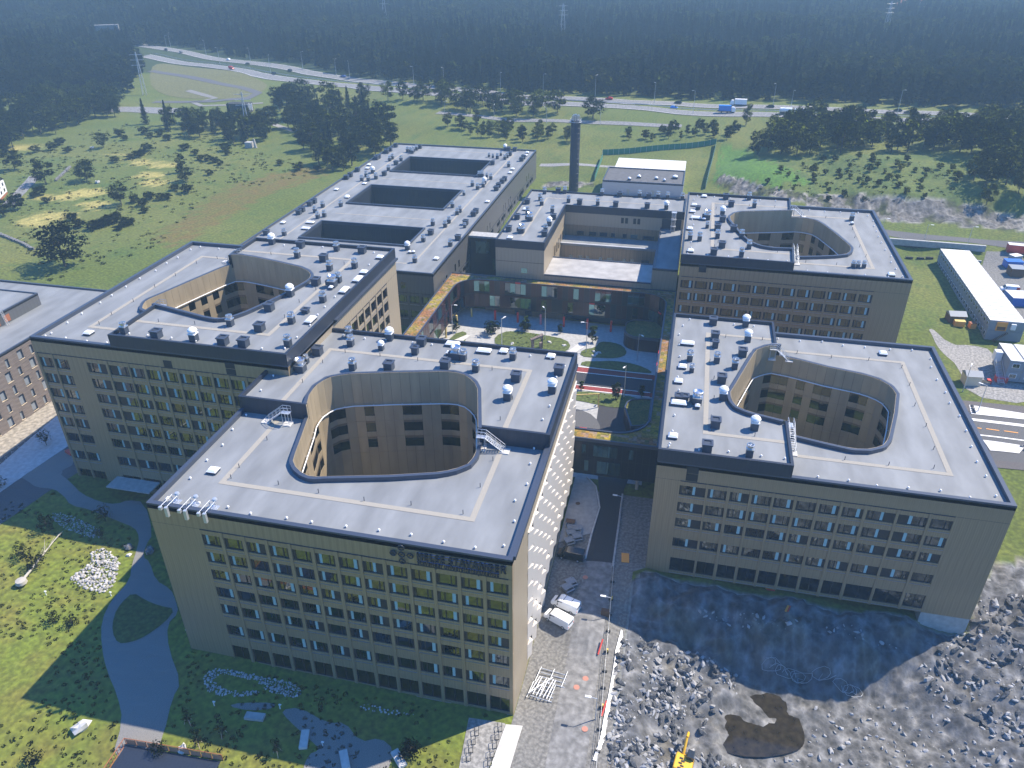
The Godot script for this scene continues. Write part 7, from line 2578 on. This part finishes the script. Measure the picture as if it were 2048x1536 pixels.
func far_things() -> void:
	# traffic on the motorway
	var cols := {"red": "car_red", "blue": "bright_blue", "dark": "car_black", "grey": "car_grey", "white": "car_white", "navy": "car_blue"}
	for q in [["red_lorry_van","orange-red van on the near carriageway at the left","van",1,"car_red",-331.6,533.8,-0.5],
			["white_car","white car on the far carriageway above the red van","car",0,"car_white",-357.3,573.2,2.6],
			["dark_car","dark car on the far carriageway right of the white one","car",0,"car_black",-329.7,553.1,2.6],
			["dark_car","dark car on the near carriageway right of the red van","car",0,"car_black",-294.3,526.4,-0.5],
			["dark_car","dark car on the far carriageway above the trees at the left","car",0,"car_black",-287,536.4,2.6],
			["blue_car","pale blue car on the far carriageway right of the tree gap","car",0,"car_blue",-243.6,530.3,2.8],
			["dark_car","first dark car on the far carriageway after the tunnel","car",0,"car_black",-427.9,597.9,2.5],
			["dark_car","second dark car on the far carriageway after the tunnel","car",0,"car_grey",-409.7,590.9,2.5],
			["red_car","dark red car on the far carriageway right of the round tree","car",0,"car_red",-51.2,469.6,3.1],
			["bright_blue_car","bright blue car on the near carriageway left of the blue lorry","car",0,"bright_blue",-13.4,456.5,0],
			["dark_car","dark car on the far carriageway behind the bright blue car","car",0,"car_black",-11.8,469.6,3.1],
			["grey_car","grey car on the far carriageway above the tanker","car",0,"car_grey",62.4,458.1,3.1],
			["dark_car","dark car on the far carriageway right of the white lorry","car",0,"car_black",38.1,461.4,3.1],
			["dark_car","left of the two dark cars side by side on the right","car",0,"car_black",103.4,462.7,3.1],
			["dark_car","right of the two dark cars side by side on the right","car",0,"car_black",107.6,457.6,3.1],
			["dark_car","dark car on the near carriageway below the two dark cars","car",0,"car_black",99.5,447.9,0],
			["dark_car","last dark car on the motorway at the right","car",0,"car_black",143.7,454.7,3.1]]:
		var o := vehicle(q[0], q[1], q[2], q[3], q[4], "", false)
		park(o, q[5], q[6], q[7], 0.3)
	for q in [["blue_lorry","bright blue lorry with a white cab on the near carriageway",17.3,450.3,0,"box","bright_blue"],
			["white_lorry","white box lorry on the far carriageway behind the blue one",19.1,467.6,3.1,"box","white_metal"],
			["white_tanker","white tanker lorry with a trailer on the near carriageway",55.6,446.5,0,"tank","white_metal"]]:
		var t := thing(q[0], q[1], "lorry", P(q[2], q[3], 0.3), q[4])
		var mb := MB.new()
		if q[5] == "tank":
			mb.tube(Vector3(-6.5, 2.2, 0), Vector3(-0.2, 2.2, 0), 1.25, 12)
			mb.tube(Vector3(-13.5, 2.2, 0), Vector3(-7.6, 2.2, 0), 1.25, 12)
		else:
			mb.cbox(Vector3(-3.4, 2.3, 0), Vector3(6.6, 2.7, 2.5))
		part("load", mb, q[6], t)
		mb = MB.new()
		hull(mb, [[0.2, 1.2, 1.1, 0.6, 3.0], [1.6, 1.2, 1.1, 0.6, 3.0], [2.2, 1.15, 1.05, 0.6, 2.0]])
		part("cab", mb, "car_white", t)
		mb = MB.new()
		mb.cbox(Vector3(-3.0 if q[5] != "tank" else -6.0, 0.65, 0), Vector3(8.5 if q[5] != "tank" else 15.0, 0.5, 1.9))
		part("chassis", mb, "dark", t)
		for x in [1.0, -2.0, -5.0] + ([-9.0, -12.0] if q[5] == "tank" else []):
			mb = MB.new()
			mb.tube(Vector3(x, 0.5, -1.15), Vector3(x, 0.5, 1.15), 0.5, 10)
			part("wheel", mb, "black_rubber", t)
	# lamps along the motorway
	var ml := v2([-423.5,593.5,-428.8,606.2,-383.4,584.9,-352.5,553.1,-325.8,551.3,-298.2,528.8,-280.3,543.3,-248.3,529.2,-236.1,524.1,-178.4,492.4,-158,491.1,-120.1,486.2,-93.1,484.8,-60.3,476.6,-24.8,461.7,-2.7,447.5,39.8,465.4,47.6,448.4,102.4,457.3])
	for k in ml.size():
		lamp_post(ml[k].x, ml[k].y, 12.0, 0.6 + k, "tall street lamp along the motorway", "street lamps along the motorway", 0.0)
	var fl := v2([-137.4,426.3,-109.3,426.9,-78.6,420.1,-49.6,418.5])
	for k in fl.size():
		lamp_post(fl[k].x, fl[k].y, 8.0, 0.6 + k, "street lamp along the frontage road", "street lamps along the frontage road", 0.0)
	# tunnel portal on the left
	var t := thing("tunnel_portal", "stone tunnel mouth where the motorway enters the wooded hill on the left", "tunnel", P(-482, 630.7), 0.55)
	var mb := MB.new()
	for k in 10:
		var a := PI * k / 10
		var b := PI * (k + 1) / 10
		var p := Vector3(cos(a) * 8, sin(a) * 9, 0)
		var q := Vector3(cos(b) * 8, sin(b) * 9, 0)
		mb.quad(q, p, p * 1.25, q * 1.25)
		mb.quad(p * 1.25, p * 1.25 + Vector3(0, 0, -6), q * 1.25 + Vector3(0, 0, -6), q * 1.25)
	part("arch", mb, "stone", t)
	mb = MB.new()
	mb.box(Vector3(-8, 0, -3), Vector3(16, 0, 0), UP * 9, Vector3(0, 0, 0.2))
	part("opening", mb, "dark", t)
	for s in [-1, 1]:
		mb = MB.new()
		mb.box(Vector3(s * 20.0 - 11, -2, -8), Vector3(22, 0, 0), UP * (13 - 3 * s), Vector3(0, 0, 7))
		part("rock_wall", mb, "stone", t)
	# white house at the left edge, dark hut by the parking area, small pump house
	t = thing("white_house", "white house on a red base at the left edge beside the meadow", "house", P(-281.2, 263.5), 0.5)
	mb = MB.new()
	mb.box(Vector3(-12, -1, -6), Vector3(12, 0, 0), UP * 2.0, Vector3(0, 0, 12))
	part("base", mb, "rust", t)
	mb = MB.new()
	mb.box(Vector3(-12, 1, -6), Vector3(12, 0, 0), UP * 5.2, Vector3(0, 0, 12))
	part("wall", mb, "white_metal", t)
	mb = MB.new()
	mb.quad(Vector3(-12.4, 6.2, 6.4), Vector3(0.4, 6.2, 6.4), Vector3(0.4, 9.2, 0), Vector3(-12.4, 9.2, 0))
	mb.quad(Vector3(0.4, 6.2, -6.4), Vector3(-12.4, 6.2, -6.4), Vector3(-12.4, 9.2, 0), Vector3(0.4, 9.2, 0))
	part("roof", mb, "dark_felt", t)
	for k in 4:
		mb = MB.new()
		mb.box(Vector3(0.0, 1.8 + 2.4 * (k / 2), -4 + 4.5 * (k % 2)), Vector3(0.06, 0, 0), UP * 1.3, Vector3(0, 0, 1.6))
		part("window", mb, "dark_glass", t)
	drape("house_drive", strip(v2([-272.1,254.6,-279,270.1,-286.2,284.7,-290.3,291.9]), 5.0), "old_asphalt", 0.12)
	t = thing("dark_shelter", "dark shelter with a flat roof and pale poles behind the meadow trees", "shelter", P(-260.1, 423.8), 0.1)
	mb = MB.new()
	mb.cbox(Vector3(-2, 3, 0), Vector3(13, 5, 7))
	part("wall", mb, "dark_wall", t)
	mb = MB.new()
	for k in 4:
		mb.cbox(Vector3(4.5 + k * 0.8, 4.0, 3), Vector3(0.4, 3 + (k % 2), 0.4))
	part("pole", mb, "white_metal", t)
	t = thing("pump_house", "small pale concrete hut and pillar standing at the far edge of the meadow", "hut", P(-219.3, 358.6), 0.0)
	mb = MB.new()
	mb.cbox(Vector3(-1.0, 1.4, 0), Vector3(3.4, 2.8, 3.0))
	part("hut", mb, "concrete", t)
	mb = MB.new()
	mb.tube(Vector3(2.4, 0, 0), Vector3(2.0, 4.4, 0), 0.9, 4, 0.5)
	part("pillar", mb, "concrete", t)
	# lattice masts
	var py := v2([-232.5,379.5,-307.2,777.8,-124.3,735,152.7,795.9,-353.1,461.8])
	var pn := ["lattice pylon standing in the meadow trees left of the long grey building", "far lattice pylon in the forest near the top, left one", "far lattice pylon in the forest near the top, middle one", "far lattice pylon in the forest near the top, right one", "thin lattice mast at the corner of the hill wood on the left"]
	for k in py.size():
		t = thing("lattice_pylon", pn[k], "pylon", P(py[k].x, py[k].y), 0.4)
		mb = MB.new()
		var h: float = [22.0, 30.0, 30.0, 30.0, 26.0][k]
		var w: float = [1.3, 2.6, 2.6, 2.6, 1.2][k]
		for j in 4:
			var c := Vector3(1 if j % 3 == 0 else -1, 0, 1 if j < 2 else -1) * w
			var d := Vector3(1 if (j + 1) % 4 % 3 == 0 else -1, 0, 1 if (j + 1) % 4 < 2 else -1) * w
			mb.tube(c, c * 0.15 + UP * h, 0.12, 4)
			for q in 8:
				var a := q / 8.0
				var b := (q + 1) / 8.0
				mb.tube((c.lerp(c * 0.15 + UP * h, a)), (d.lerp(d * 0.15 + UP * h, b)), 0.06, 3)
		for y in [0.7, 0.82, 0.94]:
			mb.tube(Vector3(-4, h * y, 0), Vector3(4, h * y, 0), 0.12, 4)
		part("lattice", mb, "galvanised", t)
	# dry stone walls in the meadow
	var wn := ["low dry stone wall near the big round tree", "low dry stone wall beside the house drive trees"]
	var wl := [v2([-247.1,224.5,-240,221.5,-231.5,218,-223.5,213.6]), v2([-275.3,287.2,-281.1,299.9,-285,308])]
	for k in 2:
		mb = MB.new()
		for s in along(wl[k], 0.8):
			mb.cbox(P(s[0].x + rng.randf_range(-0.2, 0.2), s[0].y, 0.4), Vector3(rng.randf_range(0.7, 1.3), rng.randf_range(0.6, 1.0), rng.randf_range(0.6, 1.0)), rng.randf() * 3)
		tag(part("stone_wall", mb, "stone"), wn[k], "stone wall")
	# far houses at the top right
	var hp := v2([274.8,1217.9,297.5,1208.2,236.5,1155.8,343.6,1094.9,351.4,1200.2,313.2,1184.4,264.6,1216.7,241.1,1069.8,330.9,1092.9,358.6,1207.1,264.8,1118.5,315.5,1084.8,378,1232.9,305.3,1112.5,313.5,1204.8,313.1,1223.9,343,1085,313.6,1179.7,353.4,1133.2,336.5,1087.1,302.3,1156.9,315,1154.7,254.6,1175.3,370,1241.3,226.2,1116,263.8,1133.9,300,1170.3,389.2,1211.2,297.7,1198.2,327.9,1186])
	for k in hp.size():
		t = thing("far_house", "small far house with a %s roof among the trees at the top right" % ["red", "dark"][k % 2], "house", P(hp[k].x, hp[k].y), rng.randf() * 0.6 - 0.3, "houses far off at the top right with %s roofs" % ["red", "dark"][k % 2])
		mb = MB.new()
		var s := Vector3(rng.randf_range(12, 24), 5, 10)
		mb.cbox(Vector3(0, s.y / 2, 0), s)
		part("wall", mb, "white_metal", t)
		mb = MB.new()
		var a := Vector3(s.x / 2 + 0.4, s.y, s.z / 2 + 0.6)
		var r := Vector3(s.x / 2 + 0.4, s.y + 3.6, 0)
		mb.quad(a * Vector3(-1, 1, 1), a, r, r * Vector3(-1, 1, 1))
		mb.quad(a * Vector3(1, 1, -1), a * Vector3(-1, 1, -1), r * Vector3(-1, 1, 1), r)
		mb.tri(a, a * Vector3(1, 1, -1), r)
		mb.tri(a * Vector3(-1, 1, -1), a * Vector3(-1, 1, 1), r * Vector3(-1, 1, 1))
		part("roof", mb, ["rust", "dark_felt"][k % 2], t)
